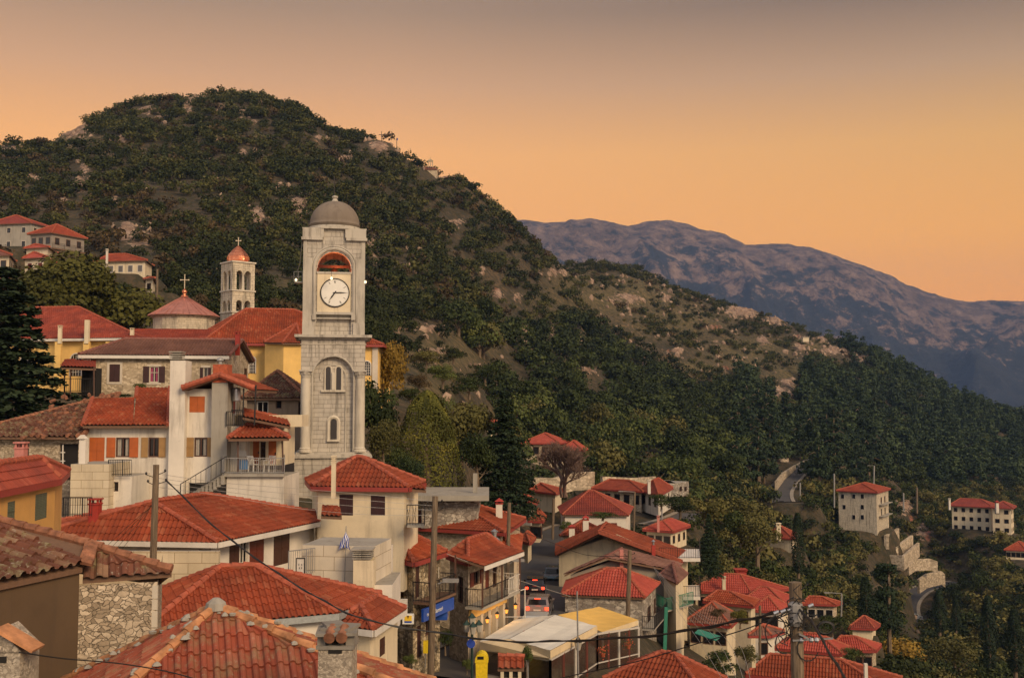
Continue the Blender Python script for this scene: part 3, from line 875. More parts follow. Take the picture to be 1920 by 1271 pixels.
def face_frame(pts):
    p = [Vector(q) for q in pts]
    s = (p[1] - p[0]).normalized()
    c = sum(p[2:], Vector()) / len(p[2:]) - p[0]
    t = (c - s * c.dot(s)).normalized()
    n = s.cross(t)
    if n.z < 0: n = -n
    return p, s, t, n
def tile_face(acc, pts, pitch=.22, course=.36, amp=.055, segs=6, jit=0.0, seed=0):
    p, s, t, n = face_frame(pts)
    P2 = np.array([((q - p[0]).dot(s), (q - p[0]).dot(t)) for q in p])
    dn = [(q - p[0]).dot(n) for q in p]
    tmin, tmax = P2[:, 1].min(), P2[:, 1].max()
    smin, smax = P2[:, 0].min(), P2[:, 0].max()
    nc = max(1, int(math.ceil((tmax + .06) / course)))
    rows_t = []; rows_h = []; rows_c = []
    for j in range(nc):
        a, b = j * course - .06, min((j + 1) * course - .06 + .001, tmax)
        rows_t += [a, b]; rows_h += [.038, 0.0]; rows_c += [j, j]
    rows_t = np.array(rows_t); rows_h = np.array(rows_h)
    k = int(math.ceil((smax - smin) / pitch * segs)) + 1
    S = smin + np.arange(k + 1) * pitch / segs
    # extent of the polygon at each row
    lo = np.full(len(rows_t), 1e9); hi = np.full(len(rows_t), -1e9)
    m = len(P2)
    for i in range(m):
        a, b = P2[i], P2[(i + 1) % m]
        tt = np.clip(rows_t, tmin, tmax)
        if abs(a[1] - b[1]) < 1e-6:
            msk = np.abs(tt - a[1]) < 1e-4
            lo[msk] = np.minimum(lo[msk], min(a[0], b[0])); hi[msk] = np.maximum(hi[msk], max(a[0], b[0]))
            continue
        u = (tt - a[1]) / (b[1] - a[1])
        msk = (u >= -1e-5) & (u <= 1 + 1e-5)
        x = a[0] + (b[0] - a[0]) * u
        lo[msk] = np.minimum(lo[msk], x[msk]); hi[msk] = np.maximum(hi[msk], x[msk])
    bad = hi < lo; lo[bad] = 0; hi[bad] = 0
    SS, TT = np.meshgrid(S, rows_t)
    SC = np.clip(SS, lo[:, None], hi[:, None])
    ph = SC / pitch
    fr = ph - np.floor(ph)
    prof = np.where(fr < .62, np.sqrt(np.abs(np.sin(np.pi * fr / .62))), -.18 * np.sin(np.pi * (fr - .62) / .38)) * amp
    if jit:
        jj = (_hash(np.floor(ph), np.repeat(np.array(rows_c)[:, None], SC.shape[1], 1) * 1.0, seed) - .5)
        prof = prof + jj * jit
    Hh = prof + rows_h[:, None]
    # out of plane corner of a four sided face
    off = np.zeros_like(SC)
    if m == 4:
        def corr(i3):
            tri = [0, 1, i3]
            return tri
        # plane through p0,p1 and centroid; bilinear-ish correction towards both upper corners
        u_ = np.clip((TT - 0) / max(tmax, 1e-6), 0, 1)
        x2, x3 = P2[2, 0], P2[3, 0]
        f = np.clip((SC - x3) / (x2 - x3 if abs(x2 - x3) > 1e-6 else 1), 0, 1)
        off = u_ * (dn[3] * (1 - f) + dn[2] * f)
    base = np.array(p[0])[None, None, :] + SC[..., None] * np.array(s) + TT[..., None] * np.array(t) + (Hh + off)[..., None] * np.array(n)
    nr, ncl = SC.shape
    n0 = len(acc['v'])
    idx = np.arange(nr * ncl).reshape(nr, ncl)
    wid = SC[:-1, 1:] - SC[:-1, :-1] + SC[1:, 1:] - SC[1:, :-1]
    ok = (wid > 1e-4)
    hh = (rows_t[1:] - rows_t[:-1]) > -0.05
    f = np.stack([idx[:-1, :-1], idx[:-1, 1:], idx[1:, 1:], idx[1:, :-1]], -1)[ok]
    off_i = acc['n']
    acc['v'].append(base.reshape(-1, 3)); acc['f'].append(f + off_i); acc['n'] += nr * ncl
    UVu = (SC / pitch); UVv = np.repeat((np.array(rows_c) + np.where(np.arange(nr) % 2 == 0, .05, .95))[:, None], ncl, 1)
    # one uv per loop, kept inside one tile
    cell = np.floor((UVu[:-1, 1:] + UVu[:-1, :-1]) / 2)
    c0 = np.clip(UVu[:-1, :-1], cell + .02, cell + .98); c1 = np.clip(UVu[:-1, 1:], cell + .02, cell + .98)
    c2 = np.clip(UVu[1:, 1:], cell + .02, cell + .98); c3 = np.clip(UVu[1:, :-1], cell + .02, cell + .98)
    vv = np.floor(UVv)
    uv = np.stack([np.stack([c0, UVv[:-1, :-1]], -1), np.stack([c1, UVv[:-1, 1:]], -1),
                   np.stack([c2, np.minimum(UVv[1:, 1:], vv[:-1, 1:] + .98)], -1), np.stack([c3, np.minimum(UVv[1:, :-1], vv[:-1, :-1] + .98)], -1)], -2)[ok]
    acc['uv'].append(uv)
def flat_face(acc, pts, pitch=.22, course=.36):
    p, s, t, n = face_frame(pts)
    v = np.array([tuple(q) for q in p])
    if len(p) == 3: f = [[0, 1, 2, 2]]
    acc['poly'].append((p, [((q - p[0]).dot(s) / pitch, (q - p[0]).dot(t) / course) for q in p]))
def ridge_run(b, p0, p1, r=.12, seg=.38, lift=.05):
    p0, p1 = Vector(p0), Vector(p1)
    d = p1 - p0; L = d.length
    if L < .1: return
    k = max(1, int(round(L / seg)))
    for i in range(k):
        a = p0 + d * (i / k) + UP * (lift + rnd.uniform(-.008, .008)); e = p0 + d * ((i + 1.12) / k) + UP * (lift - .02)
        b.tube([a, e], [r * 1.08, r * .86], 8)
def roof(parent, faces, ridges, mat='tile_red', rmat='ridge_red', Y=60, pitch=.22, course=.36, amp=.055, thick=.12, fascia=None, gutter=None, jit=0.0, rr=.12, name='roof', lod=None, soffit='soffit', rseg=.38):
    root = parent
    while root.parent: root = root.parent
    off = np.array(root.location)
    lod = lod if lod is not None else (0 if Y < 62 else 1 if Y < 132 else 2)
    if lod < 2:
        acc = {'v': [], 'f': [], 'uv': [], 'n': 0}
        for i, f in enumerate(faces):
            tile_face(acc, f, pitch, course, amp, 8 if (lod == 0 and Y < 30) else 6 if lod == 0 else 4, jit, i)
        o = mesh_np(name, np.concatenate(acc['v']) - off, np.concatenate(acc['f']), M[mat], uv=np.concatenate(acc['uv']).reshape(-1, 2), parent=parent)
    else:
        b = MB()
        for f in faces:
            p, s, t, n = face_frame(f)
            b.poly(p, [((q - p[0]).dot(s) / pitch, (q - p[0]).dot(t) / course) for q in p])
        o = b.build(name, far_mat(mat), parent)
    d = MB()
    for f in faces:
        pf, s_, t_, n_ = face_frame(f)
        dn = [(q - pf[0]).dot(n_) for q in pf]
        dev = max(abs(x) for x in dn)
        low = [q - n_ * (.03 + dev * .9) for q in pf]
        if len(low) == 4: d.prism(low[:3], (0, 0, -thick)); d.prism([low[0], low[2], low[3]], (0, 0, -thick))
        else: d.prism(low, (0, 0, -thick))
    so = d.build("soffit", M[soffit], o)
    if ridges and rmat:
        b = MB()
        for a, e in ridges: ridge_run(b, a, e, rr if Y < 140 else .16, rseg)
        b.build("ridge_tiles", M[rmat], o)
    if fascia or gutter:
        b = MB()
        for f in faces:
            p0, p1 = Vector(f[0]), Vector(f[1])
            out = (p1 - p0).cross(UP).normalized()
            mid = (p0 + p1) / 2
            c = sum([Vector(q) for q in f], Vector()) / len(f)
            if (mid - c).dot(out) < 0: out = -out
            q = out * .05 - UP * (thick / 2 + .07)
            b.obox(p0 + q, p1 + q, .06, thick + .10)
        b.build("fascia" if fascia else "gutter", M[fascia or gutter], o)
    return o

def hip_faces(L, N, R, B, r1, r2, ax):
    if ax == 'LN':
        return [[L, N, r2, r1], [N, R, r2], [R, B, r1, r2], [B, L, r1]], [(r1, r2), (L, r1), (N, r2), (R, r2), (B, r1)]
    return [[L, N, r1], [N, R, r2, r1], [R, B, r2], [B, L, r1, r2]], [(r1, r2), (L, r1), (N, r1), (R, r2), (B, r2)]
def gable_faces(L, N, R, B, r1, r2, ax):
    if ax == 'LN':
        return [[L, N, r2, r1], [R, B, r1, r2]], [(r1, r2)]
    return [[N, R, r2, r1], [B, L, r1, r2]], [(r1, r2)]

def wall_strip(b, A, Bp, zb, zt, holes, rev=.14):
    """vertical wall from A to Bp (plan), holes = [(s0,s1,z0,z1)]"""
    A = Vector((A[0], A[1], 0)); Bp = Vector((Bp[0], Bp[1], 0))
    a = (Bp - A); L = a.length; a = a / L; n = a.cross(UP)
    hs = []
    for (s0, s1, z0, z1) in holes:
        s0, s1, z0, z1 = max(.02, s0), min(L - .02, s1), max(zb + .02, z0), min(zt - .02, z1)
        if s1 - s0 > .05 and z1 - z0 > .05: hs.append((s0, s1, z0, z1))
    ss = sorted(set([0, L] + [h[0] for h in hs] + [h[1] for h in hs]))
    zs = sorted(set([zb, zt] + [h[2] for h in hs] + [h[3] for h in hs]))
    W = lambda s, z, d=0: A + a * s + UP * z - n * d
    for i in range(len(ss) - 1):
        for j in range(len(zs) - 1):
            cs, cz = (ss[i] + ss[i + 1]) / 2, (zs[j] + zs[j + 1]) / 2
            if any(h[0] < cs < h[1] and h[2] < cz < h[3] for h in hs): continue
            b.poly([W(ss[i], zs[j]), W(ss[i + 1], zs[j]), W(ss[i + 1], zs[j + 1]), W(ss[i], zs[j + 1])],
                   [(ss[i], zs[j]), (ss[i + 1], zs[j]), (ss[i + 1], zs[j + 1]), (ss[i], zs[j + 1])])
    for (s0, s1, z0, z1) in hs:
        for (p, q) in (((s0, z0), (s0, z1)), ((s1, z1), (s1, z0)), ((s0, z1), (s1, z1)), ((s1, z0), (s0, z0))):
            b.poly([W(*p), W(*p, rev), W(*q, rev), W(*q)], [(0, 0), (rev, 0), (rev, 1), (0, 1)])
    return hs

def wall_hit(A, a, n, u, v):
    x, z = ray(u, v)
    d = Vector((x, 1, z))
    t = (Vector((A[0], A[1], 0)).dot(n)) / d.dot(n)
    p = d * t
    return (p - Vector((A[0], A[1], 0))).dot(a), p.z

def add_window(parent, A, a, n, s0, s1, z0, z1, style):
    """style: words separated by blanks. frame w|b|s|none, 'open:mat' shutters beside, 'closed:mat', 'dark', 'surround', 'sill', 'arch', 'curtain', 'lit', 'door:mat'"""
    A = Vector((A[0], A[1], 0)); W = lambda s, z, d=0: A + a * s + UP * z + n * d
    w, h = s1 - s0, z1 - z0
    opts = style.split()
    fm = M['frame_w'] if 'w' in opts else M['stoneframe'] if 's' in opts else M['frame_b']
    cl = next((o.split(':')[1] for o in opts if o.startswith('closed:')), None)
    op = next((o.split(':')[1] for o in opts if o.startswith('open:')), None)
    dr = next((o.split(':')[1] for o in opts if o.startswith('door:')), None)
    if 'arch' in opts:
        b = MB(); r = w / 2; zc = z1 - r; pts = [W(s0, z0, .03), W(s1, z0, .03)]
        for k in range(0, 13):
            t = math.pi * k / 12; pts.append(W((s0 + s1) / 2 + r * math.cos(t), zc + r * math.sin(t), .03))
        fr = MB()
        ring = [W(s0 - .06, z0, .05)] + [W((s0 + s1) / 2 - (r + .06) * math.cos(math.pi * k / 12), zc + (r + .06) * math.sin(math.pi * k / 12), .05) for k in range(13)] + [W(s1 + .06, z0, .05)]
        fr.tube(ring, .07, 5)
        if 'grid' in opts:
            for k in range(1, 4): fr.obox(W(s0 + w * k / 4, z0, .06), W(s0 + w * k / 4, zc + r * .8, .06), .03, .03)
            for k in range(1, 5): fr.obox(W(s0, z0 + h * k / 5.5, .06), W(s1, z0 + h * k / 5.5, .06), .03, .03)
        win = fr.build("window", M['stoneframe'] if 'stone' in opts else M['frame_w'], parent)
        b.prism(pts, -n * .02)
        b.build("shutter" if cl else "pane", M[cl] if cl else M['glass'], win)
        return win
    d = -.07
    if dr:
        b = MB(); b.box(W((s0 + s1) / 2, (z0 + z1) / 2, d), (w, .06, h), math.atan2(a.y, a.x))
        win = b.build("door", M[dr], parent)
        k = MB().box(W(s1 - .12 * w, z0 + h * .45, d + .06), (.04, .06, .12), math.atan2(a.y, a.x)).build("handle", M['iron'], win)
        return win
    if cl:
        b = MB(); rz = math.atan2(a.y, a.x)
        b.box(W(s0 + w * .25, (z0 + z1) / 2, d + .04), (w * .485, .05, h * .99), rz)
        b.box(W(s0 + w * .75, (z0 + z1) / 2, d + .04), (w * .485, .05, h * .99), rz)
        for q in (.25, .75):
            b.box(W(s0 + w * q, z0 + h * .5, d + .075), (w * .42, .02, h * .03), rz)
        fr = MB()
        t = .05
        fr.obox(W(s0, z0 + t / 2, d), W(s1, z0 + t / 2, d), t, t); fr.obox(W(s0, z1 - t / 2, d), W(s1, z1 - t / 2, d), t, t)
        if 'surround' in opts: _surround(fr, W, s0, s1, z0, z1)
        win = fr.build("window", M['stoneframe'] if 'surround' in opts else fm, parent)
        b.build("shutter", M[cl], win)
        return win
    fr = MB(); t = min(.07, w * .12)
    if 'none' not in opts:
        fr.obox(W(s0, z0 + t / 2, d), W(s1, z0 + t / 2, d), .06, t); fr.obox(W(s0, z1 - t / 2, d), W(s1, z1 - t / 2, d), .06, t)
        fr.obox(W(s0 + t / 2, z0 + t, d), W(s0 + t / 2, z1 - t, d), .06, t); fr.obox(W(s1 - t / 2, z0 + t, d), W(s1 - t / 2, z1 - t, d), .06, t)
        if w > .5:
            fr.obox(W((s0 + s1) / 2, z0 + t, d), W((s0 + s1) / 2, z1 - t, d), .05, t * .8)
        if h > .9 and 'nobar' not in opts:
            fr.obox(W(s0 + t, z0 + h * .62, d), W(s1 - t, z0 + h * .62, d), .04, t * .6)
    if 'surround' in opts: _surround(fr, W, s0, s1, z0, z1)
    if not fr.f: fr.obox(W(s0, z0 + .02, d), W(s1, z0 + .02, d), .05, .04)
    win = fr.build("window", M['stoneframe'] if 'surround' in opts else fm, parent)
    pm = M['black'] if 'dark' in opts else M['litwin'] if 'lit' in opts else M['glass']
    MB().poly([W(s0, z0, -.135), W(s1, z0, -.135), W(s1, z1, -.135), W(s0, z1, -.135)]).build("pane", pm, win)
    if 'curtain' in opts or 'pinkcurtain' in opts:
        b = MB()
        for q0, q1 in ((.05, .36), (.64, .95)):
            for k in range(5):
                x0 = s0 + w * (q0 + (q1 - q0) * k / 5); x1 = s0 + w * (q0 + (q1 - q0) * (k + 1) / 5)
                b.poly([W(x0, z0 + .05, -.13 + .02 * (k % 2)), W(x1, z0 + .05, -.13 + .02 * ((k + 1) % 2)), W(x1, z1 - .05, -.13 + .02 * ((k + 1) % 2)), W(x0, z1 - .05, -.13 + .02 * (k % 2))])
        b.build("curtain", M['curtain_pink' if 'pinkcurtain' in opts else 'curtain'], win)
    if op:
        sides = opts[opts.index('only') + 1] if 'only' in opts else 'lr'
        sw = w * .5 if 'wide' not in opts else w * .62
        for sd in sides:
            x = s0 - sw / 2 - .01 if sd == 'l' else s1 + sw / 2 + .01
            MB().box(W(x, (z0 + z1) / 2, .04), (sw, .045, h), math.atan2(a.y, a.x)).box(W(x, z0 + h * .5, .07), (sw * .85, .02, .05), math.atan2(a.y, a.x)).build("shutter", M[op], win)
    if 'sill' in opts:
        MB().box(W((s0 + s1) / 2, z0 - .05, .04), (w + .2, .16, .07), math.atan2(a.y, a.x)).build("sill", M['stoneframe'], win)
    return win
def _surround(fr, W, s0, s1, z0, z1, t=.16):
    fr.obox(W(s0 - t, z1 + t / 2, .012), W(s1 + t, z1 + t / 2, .012), .05, t)
    fr.obox(W(s0 - t, z0 - t / 2, .012), W(s1 + t, z0 - t / 2, .012), .07, t * .8)
    fr.obox(W(s0 - t / 2, z0, .012), W(s0 - t / 2, z1, .012), t, .05, up=(W(0, 0, 1) - W(0, 0, 0)))
    fr.obox(W(s1 + t / 2, z0, .012), W(s1 + t / 2, z1, .012), t, .05, up=(W(0, 0, 1) - W(0, 0, 0)))

def corner_pt(t, Z0):
    if len(t) == 2: return PZ(t[0], t[1], Z0)
    a, b = ray(t[0], t[1]); return Vector((a * t[2], t[2], Z0))
def walls_with_windows(root, corners, zb, zt, wins, mat, wallname='wall', faces='LRBK'):
    """corners L,N,R,B in plan; wins: (face,u0,v0,u1,v1,style)"""
    L, N, R, B = corners
    segs = {'L': (L, N), 'R': (N, R), 'B': (R, B), 'K': (B, L)}
    b = MB(); todo = []
    for k in faces:
        A, C = segs[k]
        a = Vector((C[0] - A[0], C[1] - A[1], 0)); ln = a.length; a = a / ln; n = a.cross(UP)
        hs = []
        for wd in wins:
            if wd[0] != k: continue
            _, u0, v0, u1, v1, st = wd
            um, vm = (u0 + u1) / 2, (v0 + v1) / 2
            s0 = wall_hit(A, a, n, u0, vm)[0]; s1 = wall_hit(A, a, n, u1, vm)[0]
            z1 = wall_hit(A, a, n, um, v0)[1]; z0 = wall_hit(A, a, n, um, v1)[1]
            if s1 < s0: s0, s1 = s1, s0
            s0, s1, z0, z1 = max(.04, s0), min(ln - .04, s1), max(zb + .05, z0), min(zt - .05, z1)
            if s1 - s0 < .08 or z1 - z0 < .1:
                print("window off wall", root.get('label'), wd); continue
            if 'arch' not in st: hs.append((s0, s1, z0, z1))
            todo.append((A, a, n, s0, s1, z0, z1, st))
        wall_strip(b, A, C, zb, zt, hs)
    w = b.build(wallname, M[mat], root)
    for t in todo: add_window(root, *t)
    return w
def autowins(corners, zt, faces, rows, cols, style, wsz=(.9, 1.2), drop=.7, floor=2.8):
    """regular windows in metres on the named faces, returned as direct tuples"""
    return (corners, zt, faces, rows, cols, style, wsz, drop, floor)
def house(label, N, L, R, Y, B=None, ridge=None, rh=None, ax=None, kind='hip', wall='cream', tiles='tile_red', rmat='ridge_red', over=.35,
          base=None, wins=(), name='house', cat='house', group=None, fascia=None, gutter=None, auto=None, clear=True, jit=0.0, pitch=.22, course=.36, lod=None, chim=(), open_=True, amp=.07, gv=None, keep=False):
    Np = P(N[0], N[1], Y); Z0 = Np.z
    Lp = corner_pt(L, Z0); Rp = corner_pt(R, Z0)
    Bp = corner_pt(B, Z0) if B else Lp + Rp - Np
    la = (Np - Lp).length; lb = (Rp - Np).length
    if ax is None: ax = 'LN' if la >= lb else 'NR'
    if rh is None: rh = .40 * min(la, lb) / 2
    if ridge:
        rp = [corner_pt(r, Z0 + rh) for r in ridge]
        r1, r2 = (rp[0], rp[0].copy()) if len(rp) == 1 else rp
        if not keep:
            ma, mb = ((Lp + Bp) / 2, (Np + Rp) / 2) if ax == 'LN' else ((Lp + Np) / 2, (Rp + Bp) / 2)
            dl = (mb - ma); dl.z = 0; LL = dl.length; dl /= LL
            half = (lb if ax == 'LN' else la) / 2
            pts_ = []; zs_ = []
            for g in (ridge if len(ridge) == 2 else ridge * 2):
                x_, z_ = ray(g[0], g[1]); rd = Vector((x_, 1, 0)).normalized()
                cr = rd.x * dl.y - rd.y * dl.x
                if abs(cr) < .42: pts_ = None; break
                t_ = (ma.x * dl.y - ma.y * dl.x) / cr
                q_ = rd * t_; s_ = min(max((q_ - ma).dot(dl), half * .55 if kind == 'hip' else 0), LL - (half * .55 if kind == 'hip' else 0))
                q_ = ma + dl * s_; pts_.append(q_); zs_.append(z_ * q_.y - Z0)
            if pts_:
                rh = min(max(sum(zs_) / 2, half * .26), half * .80)
                for q_ in pts_: q_.z = Z0 + rh
                r1, r2 = pts_
                if (r2 - r1).dot(dl) < .05: r2 = r1 + dl * .05
                rp = [r1, r2]
            else:
                m_ = (r1 + r2) / 2; hl = abs((r2 - r1).dot(dl)) / 2
                sm = (m_ - ma).dot(dl); lat = abs((m_ - ma).x * dl.y - (m_ - ma).y * dl.x)
                if kind != 'gable' and (lat > half * .45 or sm < half * .8 or sm > LL - half * .8):
                    c_ = (ma + mb) / 2; vm_ = sum(g[1] for g in ridge) / len(ridge); um_ = sum(g[0] for g in ridge) / len(ridge)
                    rh = min(max(ray(um_, vm_)[1] * c_.y - Z0, half * .30), half * .75)
                    hl = max(LL / 2 - half * .95, .03); m_ = Vector((c_.x, c_.y, Z0 + rh))
                r1, r2 = m_ - dl * hl, m_ + dl * hl; rp = [r1, r2]
        if len(rp) == 1:
            dirv = ((Np - Lp) if ax == 'LN' else (Rp - Np)).normalized() * .05
            r2 = r1 + dirv
    else:
        if ax == 'LN': m1, m2, run, ln = (Lp + Bp) / 2, (Np + Rp) / 2, lb / 2, la
        else: m1, m2, run, ln = (Lp + Np) / 2, (Rp + Bp) / 2, la / 2, lb
        ins = min(run / ln, .48) if kind == 'hip' else 0.0
        r1 = m1 + (m2 - m1) * ins; r2 = m2 + (m1 - m2) * ins
        r1.z = r2.z = Z0 + rh
    cen = (Lp + Np + Rp + Bp) / 4
    def inset(p):
        # move both edges inwards by the overhang
        q = Vector(p); d = Vector((0, 0, 0))
        idx = [Lp, Np, Rp, Bp].index(p)
        prv, nxt = [Lp, Np, Rp, Bp][idx - 1], [Lp, Np, Rp, Bp][(idx + 1) % 4]
        e1 = (prv - q).normalized(); e2 = (nxt - q).normalized()
        sn = max(.35, abs(e1.cross(e2).z))
        return q + (e1 + e2) * (over / sn)
    wc = [inset(p) for p in (Lp, Np, Rp, Bp)]
    gz_ = min(hz(p.x, p.y) for p in wc) - .6
    zb = gz_ if base is None else base
    if gv is not None:
        zg = P(N[0], gv, Y).z; zb = zg - .8
        PADS.append((cen.x, cen.y, min(max(la, lb) * .5, 9), zg))
    zb = min(zb, Z0 - 2.2)
    root = thing(name, label, cat, (cen.x, cen.y, zb), 0, group)
    zt = Z0 - .09
    wl_ = list(wins)
    w = walls_with_windows(root, wc, zb, zt, wl_, wall)
    if kind == 'hip': faces, rid = hip_faces(Lp, Np, Rp, Bp, r1, r2, ax)
    elif kind == 'hg':
        r2 = Vector(((Np.x + Rp.x) / 2, (Np.y + Rp.y) / 2, Z0 + rh))
        faces, rid = [[Lp, Np, r2, r1], [Rp, Bp, r1, r2], [Bp, Lp, r1]], [(r1, r2), (Lp, r1), (Np, r2), (Rp, r2)]
        p, q = wc[1], wc[2]
        MB().wallpoly([Vector((p.x, p.y, zt)), Vector((q.x, q.y, zt)), Vector(((p.x + q.x) / 2, (p.y + q.y) / 2, zt + rh * .9))], (q - p).normalized(), p).build("gable", M[wall], root)
    else:
        faces, rid = gable_faces(Lp, Np, Rp, Bp, r1, r2, ax)
        g = MB()
        ends = ((wc[0], wc[3], r1), (wc[1], wc[2], r2)) if ax == 'LN' else ((wc[0], wc[1], r1), (wc[2], wc[3], r2))
        for (p, q, rr_) in ends:
            m = (p + q) / 2
            tip = Vector((m.x, m.y, zt + (rr_.z - Z0) * .90))
            pts = [Vector((p.x, p.y, zt)), Vector((q.x, q.y, zt)), tip]
            a = (q - p).normalized()
            g.wallpoly(pts, a, p)
        g.build("gable", M[wall], root)
    rid = [(a, c) for a, c in rid if (a - c).length > .3]
    ro = roof(root, faces, rid, tiles, rmat, Y, pitch, course, amp, fascia=fascia, gutter=gutter, jit=jit, lod=lod)
    if auto:
        fcs, rows, cols, st, wsz = auto
        segs = {'L': (wc[0], wc[1]), 'R': (wc[1], wc[2])}
        # regular openings set 0.1 proud as framed windows (far away houses)
        for k in fcs:
            A, C = segs[k]
            a = Vector((C.x - A.x, C.y - A.y, 0)); ln = a.length; a = a / ln; n = a.cross(UP)
            for r in range(rows):
                for c in range(cols if isinstance(cols, int) else cols[k]):
                    nc = cols if isinstance(cols, int) else cols[k]
                    s = ln * (c + .5) / nc; zt_ = Z0 - .75 - r * 2.7
                    if zt_ - wsz[1] < zb + .3: continue
                    proud_window(root, A, a, n, s - wsz[0] / 2, s + wsz[0] / 2, zt_ - wsz[1], zt_, st)
    if clear:
        CLEAR.append((cen.x, cen.y, max(la, lb) * .62 + 1.2))
        if open_ and Y > 110:
            us = [proj(p)[0] for p in (Lp, Np, Rp)]; vs = [proj(p)[1] for p in (Lp, Np, Rp, r1)]
            vb = proj(Vector((Np.x, Np.y, zb)))[1]
            OPEN.append((min(us) - 3, max(us) + 3, min(vs), (max(vs) * 2 + vb) / 3, Y))
    for c in chim: chimney(ro, *c)
    root['corners'] = 0
    del root['corners']
    HOUSES[label] = dict(root=root, wc=wc, Z0=Z0, zb=zb, roof=ro, c=(Lp, Np, Rp, Bp), r=(r1, r2))
    return HOUSES[label]
HOUSES = {}
def proud_window(root, A, a, n, s0, s1, z0, z1, style):
    A = Vector((A[0], A[1], 0)); W = lambda s, z, d=0: A + a * s + UP * z + n * d
    b = MB(); rz = math.atan2(a.y, a.x)
    b.box(W((s0 + s1) / 2, (z0 + z1) / 2, .0), (s1 - s0 + .16, .08, z1 - z0 + .16), rz)
    opts = style.split()
    w = b.build("window", M['stoneframe'] if 's' in opts else M['frame_b'] if 'b' in opts else M['frame_w'], root)
    cl = next((o.split(':')[1] for o in opts if o.startswith('closed:')), None)
    MB().box(W((s0 + s1) / 2, (z0 + z1) / 2, .035), (s1 - s0, .03, z1 - z0), rz).build("pane" if not cl else "shutter", M['litwin'] if 'lit' in opts else M[cl] if cl else M['glass'], w)
def chimney(parent, u, v0, v1, Y, wpx, mat='white', cap='slab', dpx=None):
    """v0 top row, v1 foot row"""
    top = P(u, v0, Y); bot = P(u, v1 + 6, Y)
    w = wpx / F * Y; d = w if dpx is None else dpx / F * Y
    b = MB()
    h = top.z - bot.z
    z0 = bot.z - .6
    body_t = top.z - (h * .22 if cap != 'none' else 0)
    b.box((top.x, Y, (z0 + body_t) / 2), (w * .86, d * .86, body_t - z0))
    o = b.build("chimney", M[mat], parent)
    c = MB(); capm = mat
    if cap == 'slab':
        c.box((top.x, Y, body_t + h * .02), (w, d, h * .05))
        for sx in (-1, 1):
            for sy in (-1, 1): c.box((top.x + sx * w * .34, Y + sy * d * .34, body_t + h * .11), (w * .16, d * .16, h * .13))
        c.box((top.x, Y, top.z - h * .025), (w * 1.08, d * 1.08, h * .05))
    elif cap == 'louvre':
        for k in range(3): c.box((top.x, Y, body_t + h * (.03 + .07 * k)), (w, d, h * .035))
        c.box((top.x, Y, body_t + h * .09), (w * .6, d * .6, h * .18))
        c.box((top.x, Y, top.z), (w * 1.1, d * 1.1, h * .04))
    elif cap == 'tile':
        c.box((top.x, Y, body_t + h * .01), (w * 1.05, d * 1.05, h * .03))
        for sx in (-1, 1): c.box((top.x + sx * w * .33, Y, body_t + h * .06), (w * .18, d * .7, h * .09))
        z = body_t + h * .10
        for sy in (-1, 1):
            c.poly([(top.x - w * .6, Y + sy * d * .6, z), (top.x + w * .6, Y + sy * d * .6, z), (top.x, Y, top.z + h * .02)])
            c.poly([(top.x + sy * w * .6, Y - d * .6, z), (top.x + sy * w * .6, Y + d * .6, z), (top.x, Y, top.z + h * .02)])
        capm = 'redpaint'
    elif cap == 'pipe':
        c.tube([(top.x, Y, body_t), (top.x, Y, top.z - h * .05)], w * .25, 8)
        c.lathe((top.x, Y, top.z - h * .06), [(w * .5, 0), (w * .05, h * .08)], 10)
        capm = 'steel'
    if c.f: c.build("chimney_cap", M[capm], o)
    return o
def metal_flue(parent, u, v0, v1, Y, r=.14):
    t, b_ = P(u, v0, Y), P(u, v1, Y)
    b = MB().tube([(t.x, Y, b_.z - .5), (t.x, Y, t.z - .25)], r, 10)
    o = b.build("flue", M['steel'], parent)
    MB().lathe((t.x, Y, t.z - .27), [(r * 1.2, 0), (r * 1.2, .1), (r * 1.7, .12), (r * 1.7, .16), (.02, .3)], 12).build("flue_cowl", M['steel'], o)
def railing(parent, pts, h=1.0, step=.13, mat='iron', name='railing', fancy=False, r=.012):
    b = MB()
    for p, q in zip(pts[:-1], pts[1:]):
        p, q = Vector(p), Vector(q)
        b.obox(p + UP * h, q + UP * h, .05, .04); b.obox(p + UP * .08, q + UP * .08, .03, .03)
        L = (q - p).length; k = max(1, int(L / step))
        for i in range(k + 1):
            x = p + (q - p) * (i / k); wd = .018 if i % 8 else .04
            b.obox(x + UP * 0, x + UP * h, wd, wd)
            if fancy and i < k and i % 2 == 0:
                y = p + (q - p) * ((i + 1) / k)
                b.obox(x + UP * .15, y + UP * (h * .9), .015, .015); b.obox(y + UP * .15, x + UP * (h * .9), .015, .015)
    return b.build(name, M[mat], parent)
def railing_px(parent, pts, h, **k):
    return railing(parent, [P(*p) for p in pts], h, **k)
def slab(parent, pts, th, mat, name='slab', up=False):
    """pts 3d top outline"""
    b = MB().prism([Vector(p) for p in pts], (0, 0, -th))
    return b.build(name, M[mat], parent)

def leaf_quads(cent, nrm, size, rg):
    """quads of given size at cent with normals nrm: (n,4,3)"""
    n = len(cent)
    r = rg.normal(size=(n, 3)); nn = nrm + r * .55
    nn /= np.linalg.norm(nn, axis=1, keepdims=True) + 1e-9
    a = np.cross(nn, rg.normal(size=(n, 3))); a /= np.linalg.norm(a, axis=1, keepdims=True) + 1e-9
    b = np.cross(nn, a)
    s = (size * rg.uniform(.6, 1.35, n))[:, None]
    a = a * s * .5; b = b * s * .5 * rg.uniform(.55, 1.0, (n, 1))
    return np.stack([cent - a, cent - b * 1.1, cent + a, cent + b * 1.1], 1)      # diamond shaped leaf clumps

